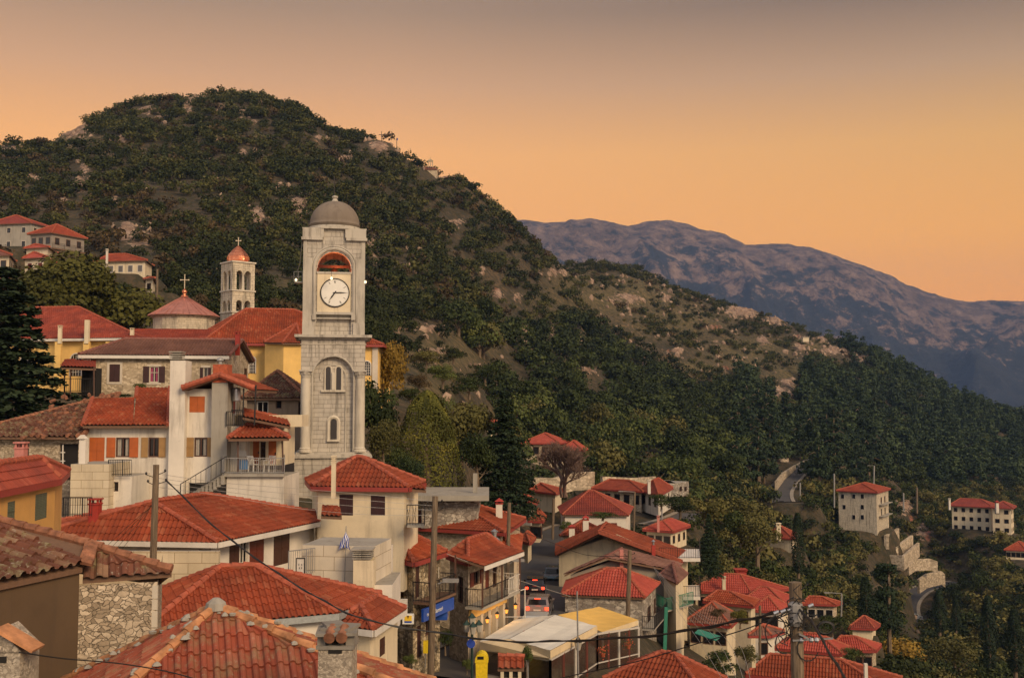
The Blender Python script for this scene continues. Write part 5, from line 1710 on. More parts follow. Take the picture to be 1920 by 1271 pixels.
def white_house():
    root = thing('house', 'tall white plaster house with orange shutters, two chimney shafts and a railed balcony', 'house', (-18, 59, -9))
    block(root, 159, 318, 799, 1010, 58, 6, 'white', [(167, 820, 196, 867, 'closed:orange'), (217, 820, 243, 857, 'b nobar curtain open:orange wide'), (278, 820, 298, 857, 'b nobar open:tan wide'), (240, 905, 273, 932, 'none dark')])
    block(root, 316, 345, 676, 1010, 57.5, 1.1, 'white', name='chimney')
    block(root, 343, 397, 729, 1010, 58, 5, 'white', [(355, 743, 384, 773, 'closed:orange'), (364, 820, 389, 856, 'b nobar curtain open:tan wide'), (354, 905, 392, 932, 'none dark')])
    cs, zb, zt = block(root, 395, 425, 716, 1010, 57.4, 1.2, 'concrete', name='chimney')
    block(root, 399, 426, 683, 717, 57.35, 1.0, 'brick', name='chimney_stack')
    t = P(413, 683, 57.8)
    MB().lathe((t.x, 57.8, t.z), [(.10, 0), (.10, .18), (.20, .2), (.16, .32), (.03, .38)], 12).build("chimney_cowl", M['greymetal'], root)
    b = MB(); z = P(330, 676, 57.8).z; x = P(331, 676, 57.8).x
    for k in range(4): b.box((x, 57.9, z + .08 + .09 * k), (.62, .8, .045))
    b.box((x, 57.9, z + .2), (.35, .5, .4)); b.box((x, 57.9, z + .46), (.66, .86, .06)); b.build("chimney_cap", M['concrete'], root)
    # roofs
    f1 = [P(155, 797, 57.5), P(250, 797, 57.5), P(252, 746, 62.6), P(174, 747, 62.6)]
    f2 = [P(250, 797, 57.5), P(315, 797, 57.5), P(318, 727, 64.6), P(257, 727, 64.6)]
    r = roof(root, [f1, f2], [(f1[0], f1[3]), (f2[1], f2[2]), (f2[0] + (f2[3] - f2[0]) * .72, f2[3])], 'tile_red', 'ridge_red', 57)
    zr = P(412, 704, 57.2)
    l0 = P(341, 728, 57.2); l1 = Vector((l0.x, 62.5, l0.z)); q0 = zr; q1 = Vector((zr.x, 62.5, zr.z)); e0 = P(479, 730, 57.2); e1 = Vector((e0.x, 62.5, e0.z))
    roof(root, [[l0, l1, q1, q0], [e0, e1, q1, q0]], [(l0, q0), (q0, e0), (q0, q1)], 'tile_red', 'ridge_red', 57, rr=.16, rseg=.22)
    # right hand wing and terrace
    block(root, 424, 459, 799, 1010, 58.2, 4, 'white')
    block(root, 459, 532, 790, 872, 59.2, 3, 'cream', [(474, 822, 486, 870, 'door:orange'), (488, 828, 498, 862, 'b'), (503, 826, 518, 870, 'door:orange')])
    block(root, 424, 532, 893, 1010, 56.4, 4, 'white', name='wall')
    block(root, 440, 566, 778, 800, 60.0, 2, 'cream', name='wall', roofcap=False)
    s = [P(420, 888, 56.2), P(533, 888, 56.2), P(533, 880, 59.4), P(420, 880, 59.4)]
    slab(root, s, .16, 'concrete', 'balcony_slab')
    railing(root, [s[3] + Vector((0, -1, 0)), s[0], s[1], s[2]], .82, mat='greymetal', step=.11)
    aw = [P(428, 821, 55.9), P(542, 820, 55.9), P(538, 812, 59.2), P(432, 812, 59.2)]
    r1, r2 = P(462, 797, 58.2), P(502, 799, 58.2)
    roof(root, [[aw[0], aw[1], r2, r1], [aw[1], aw[2], r2], [aw[3], aw[0], r1]], [(aw[0], r1), (r1, r2), (r2, aw[1])], 'tile_red', 'ridge_red', 57)
    st = [P(455, 781, 57.3), P(545, 799, 57.3), P(538, 786, 60.2), P(455, 769, 60.2)]
    roof(root, [st], [(st[3], st[2])], 'tile_red', 'ridge_red', 57)
    MB().tube([P(529, 820, 56.3), P(531, 886, 56.3)], .05, 6).tube([P(446, 820, 56.3), P(446, 886, 56.3)], .05, 6).build("post", M['frame_b'], root)
    tr = [P(424, 799, 57.3), P(458, 799, 57.3)]
    railing(root, tr, .78, mat='iron', step=.1)
    MB().tube([P(457, 728, 57.4), P(455, 799, 57.4)], .04, 6).tube([P(480, 722, 57.0), P(477, 797, 57.0)], .045, 6).build("post", M['iron'], root)
    # water tank on its stand
    c = P(443, 752, 58.2)
    MB().lathe(c, [(.20, 0), (.22, .03), (.22, .66), (.18, .72), (.03, .74)], 16).build("water_tank", M['steel'], root)
    MB().box((c.x, 58.4, c.z - .5), (.6, .5, .06)).tube([(c.x - .2, 58.2, c.z - .5), (c.x - .2, 58.2, c.z)], .02, 5).tube([(c.x + .2, 58.2, c.z - .5), (c.x + .2, 58.2, c.z)], .02, 5).build("tank_stand", M['iron'], root)
    block(root, 425, 434, 743, 775, 58.6, .8, 'redpaint', name='cupboard', roofcap=False)
    # outside stair
    b = MB(); n = 12
    for i in range(n):
        p = P(338, 938, 56.2) + (P(424, 886, 56.2) - P(338, 938, 56.2)) * (i / n)
        b.box((p.x, 56.6, p.z - .25), (.24, .9, .5))
    b.build("stair", M['concrete'], root)
    railing(root, [P(338, 938, 56.0), P(424, 886, 56.0)], .85, mat='iron', step=.28)
    # forecourt blocks
    block(root, 131, 203, 870, 1010, 54.5, 3, 'panel', name='wall')
    block(root, 203, 246, 893, 1010, 55.2, 3, 'white', [(211, 903, 222, 921, 'b')], name='wall')
    block(root, 148, 160, 822, 872, 54.8, .35, 'whiteclean', name='chimney')
    c = P(154, 818, 54.9); MB().prism([(c.x - .22, 54.7, c.z - .12), (c.x + .22, 54.7, c.z - .12), (c.x, 54.7, c.z + .08)], (0, .5, 0)).build("chimney_cap", M['whiteclean'], root)
    railing(root, [P(203, 892, 54.9), P(246, 892, 54.9)], .82, mat='iron', step=.09)
    MB().box(tuple(P(453, 850, 58.1)), (.55, .12, .32)).build("air_conditioner", M['frame_w'], root)
    CLEAR.append((-18, 59, 9))
white_house()
def plastic_chair(u, v, Y, rz, lab):
    p = P(u, v, Y)
    root = thing('plastic_chair', lab, 'chair', tuple(p), rz)
    ca = lambda x, y, z: Vector((p.x, p.y, p.z)) + Matrix.Rotation(rz, 3, 'Z') @ Vector((x, y, z))
    Mr = Matrix.Rotation(rz, 3, 'Z')
    MB().box(ca(0, 0, .42), (.44, .42, .03), M=Mr).build("seat", M['plastic'], root)
    b = MB().obox(ca(-.2, .2, .44), ca(-.2, .26, .86), .04, .04).obox(ca(.2, .2, .44), ca(.2, .26, .86), .04, .04).obox(ca(-.22, .26, .84), ca(.22, .26, .84), .03, .08)
    for k in range(3): b.obox(ca(-.1 + .1 * k, .2, .44), ca(-.1 + .1 * k, .26, .84), .03, .05)
    b.build("backrest", M['plastic'], root)
    for x in (-.19, .19):
        MB().obox(ca(x, -.18, .64), ca(x, .22, .64), .04, .03).obox(ca(x, -.18, .42), ca(x, -.18, .64), .035, .035).build("armrest", M['plastic'], root)
        for y in (-.18, .19): MB().obox(ca(x, y, 0), ca(x * .92, y * .92, .42), .04, .04).build("leg", M['plastic'], root)
M['plastic'] = simple('white_plastic', (.72, .70, .66), .4, 0, .05)
plastic_chair(475, 885, 57.4, 2.6, 'white plastic chair beside the blue cloth on the balcony')
plastic_chair(504, 885, 57.5, -.5, 'white plastic chair with open back at the right end of the balcony')
b = MB()
for i in range(8):
    x0 = P(448 + i * 2.2, 862, 56.35); x1 = P(450.2 + i * 2.2, 862, 56.35)
    b.poly([x0 + Vector((0, .03 * (i % 2), 0)), x1 + Vector((0, .03 * ((i + 1) % 2), 0)), x1 + Vector((0, .03 * ((i + 1) % 2), -.5)), x0 + Vector((0, .03 * (i % 2), -.5))])
M['towel'] = simple('blue_towel', (.10, .22, .42), .9)
tag(b.build("towel", M['towel']), 'blue cloth hanging over the balcony railing of the white house', 'towel')


def ruin():
    root = thing('house', 'half-ruined rubble house with a bulging old tile roof left of the white house', 'house', (-26, 60, -6))
    e0, e1, tp = P(-90, 818, 57), P(154, 819, 57), P(224, 738, 65.5)
    bk = P(-90, 760, 66)
    roof(root, [[e0, e1, tp]], [], 'tile_old', None, 57, .27, .38, .07, jit=.09)
    roof(root, [[P(560, 742, 72) * 0 + tp, P(-90, 800, 72), e0]], [], 'tile_old', None, 100) if False else None
    ex = MB(); ridge_run(ex, e0, tp, .12, .3, .05); ridge_run(ex, e1, tp, .13, .3, .05)
    rg = random.Random(3)
    for i in range(60):
        t = rg.random(); s = rg.random()
        p = (e1 * (1 - t) + tp * t) + Vector((-s * 3.5, -s * .3, -s * .15)) + Vector((0, 0, .10))
        a = rg.uniform(-.5, .5); ex.tube([p, p + Vector((.3 * math.sin(a), -.34 * math.cos(a), -.08))], [.09, .11], 6)
    tag(ex.build("loose_tiles", M['ridge_old'], root), kind='stuff')
    block(root, -60, 151, 822, 1000, 57.5, 6, 'rubble', [(28, 832, 54, 872, 'b dark'), (112, 832, 146, 900, 'none dark')], name='wall')
    MB().obox(P(118, 834, 57.4), P(118, 880, 57.4), .06, .06).obox(P(113, 848, 57.4), P(122, 848, 57.4), .05, .05).obox(P(113, 864, 57.4), P(122, 864, 57.4), .05, .05).build("broken_window_frame", M['frame_w'], root)
    CLEAR.append((-26, 60, 9))
ruin()

h = house('low house at the left edge with a flat-painted red roof and green shutters', (112, 897), (-90, 936), (128, 882), 40, rh=.75, wall='ochre', tiles='tile_maroon', gutter='gutter_red', base=-7.5, over=.2, amp=.03,
          wins=[('L', 66, 925, 88, 973, 'closed:greensh'), ('L', 14, 940, 28, 978, 'closed:greensh')])
chimney(h['roof'], 40, 828, 880, 41.5, 20, 'pinkpaint', 'slab')
b = MB().box((0, 0, 0), (.01, .01, .01)); 
railing_fence = thing('railing', 'black iron railing between the yellow house and the red brick chimney', 'railing', tuple(P(140, 968, 45)))
railing_px(railing_fence, [(118, 968, 46), (172, 968, 46)], .8, step=.1, name='railing_bars')


h = house('long rubble house with a grey-brown tile roof below the yellow church', (430, 667), (148, 661, 74.5), (476, 668, 85), 76, ridge=[(235, 634, 79.5), (437, 640, 80)], rh=1.45, ax='LN', kind='hg', wall='rubble_fine', tiles='tile_brown', rmat='ridge_brown', fascia='fascia', base=-1.5, over=.35,
          wins=[('L', 205, 683, 225, 716, 'closed:burg surround'), ('L', 280, 687, 298, 717, 'b pinkcurtain open:burg wide surround'), ('L', 344, 688, 357, 716, 'closed:burg'), ('L', 381, 689, 390, 712, 'curtain open:burg wide surround'), ('R', 458, 690, 464, 708, 'dark')])
chimney(h['roof'], 446, 622, 645, 79, 9, 'redpaint', 'slab')
chimney(h['roof'], 337, 663, 676, 75.6, 12, 'cream', 'louvre') if False else None
def quoins(root, x, y, z0, z1, rz, mat='quoin', w=(.5, .3), hh=(.24, .32)):
    b = MB(); z = z1; k = 0
    while z > z0:
        hgt = rnd.uniform(*hh); wd = w[k % 2]; b.box((x, y, z - hgt / 2), (wd, wd, hgt - .015), rz); z -= hgt; k += 1
    return b.build("cornerstones", M[mat], root)
wc = h['wc']; quoins(h['root'], wc[0].x + .14, wc[0].y + .12, -1, h['Z0'] - .2, 0)

pr = thing('porch', 'little red-tiled porch with dark posts at the left end of the rubble house', 'porch', tuple(P(150, 745, 73)))
roof(pr, [[P(112, 687, 71), P(180, 689, 72), P(180, 676, 75), P(122, 674, 75)]], [], 'tile_maroon', None, 70)
for u in (121, 132, 176): MB().tube([P(u, 688, 71.5), P(u, 750, 71.5)], .05, 6).build("post", M['frame_b'], pr)
railing_px(pr, [(121, 735, 71.4), (180, 735, 71.8)], .9)
block(pr, 153, 180, 690, 745, 73.5, 1, 'black', name='doorway', roofcap=False)


h = house('brown plaster house with an old speckled tile roof between the balcony and the clock tower', (575, 746), (452, 745, 71), (600, 746, 79), 70, rh=1.9, ridge=[(478, 708, 74.5), (563, 708, 74.5)], wall='brownplaster', tiles='tile_old', rmat='ridge_old', jit=.05, base=-6,
          wins=[('L', 481, 752, 503, 775, 'w'), ('L', 517, 751, 528, 766, 'b'), ('L', 559, 753, 570, 782, 'dark b')])

hA = house('two-storey rubble corner house with a red hip roof behind the middle pole', (776, 1053), (640, 1022), (838, 1034), 52, ridge=[(693, 987), (757, 977)], rh=1.1, ax='NR', wall='rubble_dark', gutter='gutter_red', base=-15.2, over=.3,
     wins=[('L', 746, 1063, 757, 1118, 'closed:brownsh'), ('R', 779, 1060, 786, 1120, 'closed:brownsh'), ('R', 803, 1048, 809, 1100, 'closed:brownsh'), ('R', 782, 1172, 790, 1232, 'door:burg'), ('R', 798, 1156, 808, 1190, 'b dark'), ('R', 822, 1060, 831, 1082, 'w')])
def face_line(H, k):
    L, N, R, B = H['wc']
    A, C = {'L': (L, N), 'R': (N, R)}[k]
    a = Vector((C.x - A.x, C.y - A.y, 0)); ln = a.length; a = a / ln; n = a.cross(UP)
    return Vector((A.x, A.y, 0)), a, n, ln
def face_pt(H, k, s, z, d): A, a, n, ln = face_line(H, k); return A + a * s + UP * z + n * d
A_, a_, n_, ln_ = face_line(hA, 'R')
zb_ = P(776, 1132, 52).z
s = [face_pt(hA, 'R', 0, zb_, .9), face_pt(hA, 'R', ln_, zb_, .9), face_pt(hA, 'R', ln_, zb_, 0), face_pt(hA, 'R', 0, zb_, 0)]
slab(hA['root'], s, .12, 'soffit', 'balcony_slab')
railing(hA['root'], [s[3], s[0], s[1], s[2]], .95, mat='iron', step=.14)
hA_post = [face_pt(hA, 'R', 0.05, 0, .88), face_pt(hA, 'R', ln_ * .98, 0, .88)]
for q in hA_post: MB().obox(Vector((q.x, q.y, zb_)), Vector((q.x, q.y, hA['Z0'] - .1)), .09, .09).build("post", M['frame_b'], hA['root'])
MB().box(tuple(P(749, 1134, 51.4)), (.75, .3, .55)).build("air_conditioner", M['frame_w'], hA['root'])

hB = house('lamplit street house with a long balcony and double red eaves beside the second pole', (878, 1053), (838, 1040), (950, 1028), 58, rh=.85, ax='NR', wall='rubble_fine', gutter='gutter_red', base=-16.5, over=.15,
     wins=[('R', 887, 1070, 899, 1096, 'open:redwood'), ('R', 910, 1064, 917, 1104, 'closed:redwood'), ('R', 924, 1058, 932, 1100, 'b'), ('R', 884, 1162, 892, 1190, 'dark'), ('R', 905, 1152, 914, 1182, 'dark'), ('R', 930, 1140, 938, 1178, 'dark'), ('L', 858, 1080, 868, 1130, 'dark b')])
A_, a_, n_, ln_ = face_line(hB, 'R')
zb_ = P(878, 1142, 57.2).z
s = [face_pt(hB, 'R', -.4, zb_, 1.0), face_pt(hB, 'R', ln_, zb_, 1.0), face_pt(hB, 'R', ln_, zb_, 0), face_pt(hB, 'R', -.4, zb_, 0)]
slab(hB['root'], s, .14, 'concrete', 'balcony_slab')
railing(hB['root'], [s[3], s[0], s[0] + (s[1] - s[0]) * .68], .95, mat='iron', step=.13)
railing(hB['root'], [s[0] + (s[1] - s[0]) * .68, s[1], s[2]], .95, mat='frame_w', step=.16, fancy=True)
for t in (0, .5, 1.0): MB().obox(s[0] + (s[1] - s[0]) * t, Vector(((s[0] + (s[1] - s[0]) * t).x, (s[0] + (s[1] - s[0]) * t).y, hB['Z0'] - .5)), .1, .1).build("post", M['frame_b'], hB['root'])
q0, q1 = s[0] + Vector((0, 0, 2.25)), s[1] + Vector((0, 0, 2.25)); up_ = -n_ * 1.3 + UP * .38
roof(hB['root'], [[q0 + n_ * .2 - a_ * .3, q1 + n_ * .2, q1 + up_, q0 + up_ - a_ * .3]], [], 'tile_red', None, 57, fascia='fascia')
band = MB(); 
for t in (0.02,): band.obox(face_pt(hB, 'R', .0, zb_ - .50, .12), face_pt(hB, 'R', ln_, zb_ - .50, .12), .16, .46)
band.build("shop_cornice", M['ochrelit'] if 'ochrelit' in M else M['yellow'], hB['root'])
for i in range(5):
    q = face_pt(hB, 'R', ln_ * (.06 + .21 * i), 0, .06)
    MB().box((q.x, q.y, zb_ - 2.0), (.34, .34, 2.6), math.atan2(a_.y, a_.x)).build("pilaster", M['stonetrim'], hB['root'])
def lantern(p, lit, lab, s=1.0, hang=True):
    root = thing('lantern', lab, 'lamp', tuple(p))
    MB().lathe(p, [(.07 * s, 0), (.13 * s, .26 * s)], 6).build("lamp_glass", M['lampglow' if lit else 'lampglass'], root)
    b = MB().lathe((p[0], p[1], p[2] + .26 * s), [(.16 * s, 0), (.12 * s, .05 * s), (.05 * s, .14 * s), (.015, .2 * s)], 6).lathe((p[0], p[1], p[2] - .04 * s), [(.03, 0), (.08 * s, .04 * s)], 6)
    if hang: b.tube([(p[0], p[1], p[2] + .4 * s), (p[0], p[1], p[2] + .75 * s)], .012, 5)
    b.build("lamp_frame", M['iron'], root)
    if lit:
        l = bpy.data.objects.new("lamp_light", bpy.data.lights.new("lamp_light", 'POINT')); COL.objects.link(l); l.parent = root
        l.location = (-.15, -.25, -.1); l.data.energy = 9; l.data.color = (1, .50, .14); l.data.shadow_soft_size = .1
    return root
M['lampglass'] = simple('pale_lamp_glass', (.45, .42, .36), .2, 0, .05)
labs = ['lit orange lantern at the near end under the long balcony', 'lit lantern under the long balcony, second from the near end', 'lit lantern under the long balcony, third from the near end', 'lit lantern at the far end under the long balcony']
for i in range(4): lantern(face_pt(hB, 'R', ln_ * (.08 + .27 * i), zb_ - .95, .95), True, labs[i], .85)

hC = house('house with sharply ribbed red tiles and a white chimney behind the street row', (947, 998), (745, 986), (985, 972), 70, ridge=[(788, 933), (843, 934)], rh=1.9, ax='LN', wall='rubble_fine', gutter='gutter_red', base=-16)
chimney(hC['roof'], 936, 934, 974, 75, 14, 'white', 'tile')
hD = house('narrow red-roofed house with steel flues behind the long balcony house', (973, 1042), (868, 1018), (979, 1004), 68, rh=1.4, ax='NR', wall='cream', gutter='gutter_red', base=-17)
metal_flue(hD['roof'], 927, 992, 1020, 67); metal_flue(hD['roof'], 932, 1008, 1040, 64, .11)
conc = thing('house', 'unfinished stone building with a bare flat concrete roof at the foot of the hedge', 'house', (-3, 73, -12))
block(conc, 790, 897, 932, 990, 72.5, 5, 'rubble_grey', name='wall', roofcap=False)
s = [P(770, 929, 71.5), P(917, 934, 71.5), P(917, 905, 79), P(770, 903, 79)]
for q in s: q.z = s[0].z
slab(conc, s, .35, 'concrete', 'roof_slab')
MB().box(tuple(P(891, 905, 74)), (.3, .3, 1.3)).build("column_stub", M['concrete'], conc)
CLEAR.append((-3, 75, 7))

def arch_plate(b, x0, x1, zs, zt, arches, y0, y1, T, n=14):
    """plate between x0..x1, zs..zt pierced by half-round arches [(cx, r)] springing at zs; thickness y0..y1; T maps (x,y,z)"""
    for y, flip in ((y0, 0), (y1, 1)):
        cur = x0
        for (cx, r) in arches:
            b.poly([T(cur, y, zs), T(cx - r, y, zs), T(cx - r, y, zt), T(cur, y, zt)], [(cur, zs), (cx - r, zs), (cx - r, zt), (cur, zt)])
            for k in range(n):
                a0 = math.pi - math.pi * k / n; a1 = math.pi - math.pi * (k + 1) / n
                p0 = (cx + r * math.cos(a0), zs + r * math.sin(a0)); p1 = (cx + r * math.cos(a1), zs + r * math.sin(a1))
                b.poly([T(p0[0], y, p0[1]), T(p1[0], y, p1[1]), T(p1[0], y, zt), T(p0[0], y, zt)], [p0, p1, (p1[0], zt), (p0[0], zt)])
                if not flip: b.poly([T(p0[0], y0, p0[1]), T(p0[0], y1, p0[1]), T(p1[0], y1, p1[1]), T(p1[0], y0, p1[1])], [(0, k * .1), (.3, k * .1), (.3, k * .1 + .1), (0, k * .1 + .1)])
            cur = cx + r
        b.poly([T(cur, y, zs), T(x1, y, zs), T(x1, y, zt), T(cur, y, zt)], [(cur, zs), (x1, zs), (x1, zt), (cur, zt)])
    b.poly([T(x0, y0, zt), T(x1, y0, zt), T(x1, y1, zt), T(x0, y1, zt)])
def clock_tower():
    Y = 66.0
    c0 = P(624, 760, Y)
    rz = math.radians(9.5)
    X0, Y0 = c0.x, Y
    root = thing('clock_tower', 'tall pale stone clock tower with domed belfry and white clock face', 'clock tower', (X0, Y0, -8.5), 0)
    Rm = Matrix.Rotation(rz, 3, 'Z')
    def T(x, y, z):
        q = Rm @ Vector((x, y, 0)); return Vector((X0 + q.x, Y0 + q.y, z))
    def box(b, x0, x1, y0, y1, z0, z1): return b.box(T((x0 + x1) / 2, (y0 + y1) / 2, (z0 + z1) / 2), (x1 - x0, y1 - y0, z1 - z0), rz)
    zv = lambda v: P(624, v, Y).z
    D = 3.9                                       # depth of the shaft
    st, tr = 'ashlar', 'stonetrim'
    zb0, zledge, zcorn, zsill, zspr, zarch, zcap, zatt = -8.5, zv(858), zv(636), zv(513), zv(503), zv(470), zv(452), zv(431)
    b = MB(); box(b, -2.28, 2.28, -.28, D + .3, zb0, zledge); b.build("base", M[st], root)
    b = MB(); box(b, -2.42, 2.42, -.42, D + .42, zledge, zledge + .14); box(b, -2.34, 2.34, -.34, D + .34, zledge + .14, zledge + .24); box(b, -2.2, 2.2, -.2, D + .2, zledge + .24, zledge + .34)
    box(b, -2.02, 2.02, -.03, D + .03, zcorn - .34, zcorn - .28)
    box(b, -2.12, 2.12, -.12, D + .12, zcorn - .02, zcorn + .10); box(b, -2.36, 2.36, -.36, D + .36, zcorn + .10, zcorn + .27)
    b.build("cornice", M[tr], root)
    # lower shaft: recessed centre behind a round arch
    zl = zledge + .34
    b = MB(); box(b, -1.96, 1.96, .30, D, zl, zcorn - .02)
    zsp = zv(706); r = 1.27
    box(b, -1.96, -r, 0, .3, zl, zsp); box(b, r, 1.96, 0, .3, zl, zsp)
    arch_plate(b, -1.96, 1.96, zsp, zcorn - .02, [(0, r)], 0, .3, T, 20)
    b.build("shaft", M[st], root)
    b = MB()
    b.tube([T(-r, -.01, zl)] + [T(-r * math.cos(math.pi * k / 20), -.01, zsp + r * math.sin(math.pi * k / 20)) for k in range(21)] + [T(r, -.01, zl)], .055, 6)
    r2 = .78
    b.tube([T(-r2, .28, zsp - 3.9 * 0 - .2)] + [T(-r2 * math.cos(math.pi * k / 16), .28, zsp - .05 + r2 * math.sin(math.pi * k / 16)) for k in range(17)] + [T(r2, .28, zl)], .05, 6)
    b.build("arch_moulding", M[tr], root)
    def slit(xc, w, v0, v1, frame=True):
        z1, z0 = zv(v0), zv(v1); rr = w / 2
        pts = [T(xc - rr, .29, z0), T(xc + rr, .29, z0)] + [T(xc + rr * math.cos(math.pi * k / 10), .29, z1 - rr + rr * math.sin(math.pi * k / 10)) for k in range(11)]
        f = MB()
        if frame:
            R = rr + .14
            f.tube([T(xc - R, .27, z0)] + [T(xc - R * math.cos(math.pi * k / 10), .27, z1 - rr + R * math.sin(math.pi * k / 10)) for k in range(11)] + [T(xc + R, .27, z0)], .12, 6)
        else:
            f.tube([T(xc - rr, .28, z0)] + [T(xc - rr * math.cos(math.pi * k / 10), .28, z1 - rr + rr * math.sin(math.pi * k / 10)) for k in range(11)] + [T(xc + rr, .28, z0)], .06, 6)
        box(f, xc - rr - .22, xc + rr + .22, .12, .3, z0 - .12, z0)
        w_ = f.build("window", M['quoin'], root)
        MB().prism(pts, T(0, -.02, 0) - T(0, 0, 0)).build("pane", M['slitpane'], w_)
    slit(-.30, .40, 686, 731, False); slit(.34, .40, 686, 731, False); slit(.05, .34, 786, 824, True)
    b = MB(); box(b, -.075, .115, .1, .3, zv(731), zv(698)); b.build("mullion", M['quoin'], root)
    # corner columns
    for s in (-1, 1):
        c = T(1.66 * s, .02, zl)
        hcol = zsp - zl
        b = MB().lathe(c, [(.40, 0), (.40, .12), (.34, .16), (.36, .24), (.30, .30), (.285, hcol * .5), (.265, hcol - .1), (.30, hcol - .05)], 24)
        b.build("column", M['quoin'], root)
        b = MB(); b.lathe((c.x, c.y, zsp - .06), [(.28, 0), (.30, .12), (.40, .34), (.40, .38)], 12)
        box(b, 1.66 * s - .40, 1.66 * s + .40, -.38, .3, zsp + .30, zsp + .40)
        for k in range(8):
            t = k * .785; b.lathe((c.x + .31 * math.cos(t), c.y + .31 * math.sin(t), zsp + .10), [(.05, 0), (.08, .1), (.03, .18)], 6)
        b.build("capital", M[tr], root)
    # upper shaft: solid up to the clock, open belfry above it
    zu = zcorn + .27
    b = MB()
    box(b, -1.9, 1.9, .25, D - .1, zu, zsill)
    box(b, -1.9, -1.06, .0, .25, zu, zspr); box(b, 1.06, 1.9, .0, .25, zu, zspr)
    for sx in (-1, 1):
        for y0, y1 in ((.25, 1.05), (D - .9, D - .1)):
            x0, x1 = sorted((1.06 * sx, 1.9 * sx)); box(b, x0, x1, y0, y1, zsill, zspr)
    arch_plate(b, -1.9, 1.9, zspr, zcap, [(0, 1.03)], 0.0, .6, T, 18)
    arch_plate(b, -1.9, 1.9, zspr, zcap, [(0, 1.03)], D - .6, D - .1, T, 18)
    for sx in (-1, 1):
        TT = lambda x, y, z, sx=sx: T(sx * (1.9 - y), D / 2 - .05 + x, z)
        arch_plate(b, -1.9, 1.9, zspr, zcap, [(0, .95)], 0.002, .5, TT, 14)
    b.build("belfry", M[st], root)
    b = MB()
    box(b, -1.26, 1.26, -.10, .28, zv(590), zv(590) + .16); box(b, -1.2, 1.2, -.04, .28, zv(598), zv(598) + .07)
    box(b, -1.06, 1.06, -.06, .40, zsill - .02, zsill + .10)
    for s in (-1, 1): box(b, 1.2 * s - .12, 1.2 * s + .12, -.16, .1, zv(600), zv(590)); box(b, 1.5 * s - .16, 1.5 * s + .16, -.07, .05, zu, zspr + .6); box(b, 1.78 * s - .12, 1.78 * s + .12, -.05, .05, zu, zcap); box(b, 1.55 * s - .36, 1.55 * s + .36, -.14, .02, zu, zu + .75)
    R = 1.22
    b.tube([T(-R, -.02, zv(590))] + [T(-R * math.cos(math.pi * k / 20), -.02, zspr + R * math.sin(math.pi * k / 20)) for k in range(21)] + [T(R, -.02, zv(590))], .10, 6)
    R = 1.38
    b.tube([T(-R, -.0, zspr - .6)] + [T(-R * math.cos(math.pi * k / 20), -.0, zspr + R * math.sin(math.pi * k / 20)) for k in range(21)] + [T(R, -.0, zspr - .6)], .05, 6)
    b.build("moulding", M[tr], root)
    # attic
    b = MB(); box(b, -1.84, 1.84, .04, D - .14, zcap, zatt + .05); b.build("attic", M[st], root)
    b = MB()
    for s in (-1, 1):
        x0, x1 = sorted((.72 * s, 2.02 * s))
        box(b, x0, x1, -.20, 1.3, zcap + .02, zcap + .20); box(b, x0, x1, D - 1.4, D + .06, zcap + .02, zcap + .20)
        x0, x1 = sorted((.80 * s, 1.95 * s)); box(b, x0, x1, -.12, 1.2, zcap + .20, zatt + .02)
        x0, x1 = sorted((.66 * s, .86 * s)); box(b, x0, x1, -.16, .5, zcap + .2, zatt + .14)
        x0, x1 = sorted((1.5 * s, 2.0 * s)); box(b, x0, x1, .6, D - .6, zcap + .02, zcap + .22)
    box(b, -.86, .86, -.20, .6, zatt + .05, zatt + .20); box(b, -1.98, 1.98, -.1, D, zatt + .02, zatt + .09)
    b.build("attic_cornice", M[tr], root)
    # dome
    cx = T(0, D / 2 - .05, zatt + .1)
    rd = 1.58; hd = zv(369) - (zatt + .55)
    b = MB().lathe(cx, [(1.76, 0), (1.76, .12), (1.70, .14), (1.70, .26), (1.64, .28)], 40); b.build("drum", M[tr], root)
    prof = [(rd, .26), (rd, .42), (rd + .03, .44), (rd + .03, .50), (rd - .02, .52)] + [(rd * math.cos(a), .52 + hd * math.sin(a)) for a in [i * math.pi / 2 / 14 for i in range(1, 14)]] + [(.14, .52 + hd)]
    MB().lathe(cx, prof, 48).build("dome", M['domestone'], root, smooth=True)
    zt = cx.z + .52 + hd - .05
    MB().lathe((cx.x, cx.y, zt), [(.24, 0), (.16, .14), (.13, .2), (.2, .28), (.2, .36), (.05, .42)], 14).build("finial", M[tr], root)
    MB().tube([(cx.x - .05, cx.y, zt + .3), (cx.x - .05, cx.y, zv(318))], .03, 6).build("lightning_rod", M['iron'], root)
    # belfry fittings
    b = MB(); box(b, -1.35, 1.35, .62, D - .62, zcap - .12, zcap - .02); b.build("ceiling", M['redpaint'], root)
    b = MB(); box(b, -1.1, 1.1, D / 2 - .1, D / 2 + .1, zspr + .25, zspr + .42); b.build("bell_beam", M['frame_b'], root)
    bc = T(0, D / 2, zspr - .35)
    MB().lathe(bc, [(.44, 0), (.40, .06), (.30, .22), (.24, .42), (.20, .52), (.06, .6)], 20).tube([bc + Vector((0, 0, .4)), bc + Vector((0, 0, .7))], .05, 6).build("bell", M['bellbronze'], root, smooth=True)
    MB().tube([T(.12, D / 2 - .3, zsill), T(.04, D / 2, zspr - .1)], .05, 6).build("bell_hammer", M['frame_b'], root)
    l = bpy.data.objects.new("belfry_lamp", bpy.data.lights.new("belfry_lamp", 'POINT')); COL.objects.link(l); l.parent = root
    l.location = T(.2, D / 2 - .9, zspr + .1) - Vector(root.location); l.data.energy = 70; l.data.color = (1, .22, .07); l.data.shadow_soft_size = .15
    # clock
    zc = zv(549); xc = .06
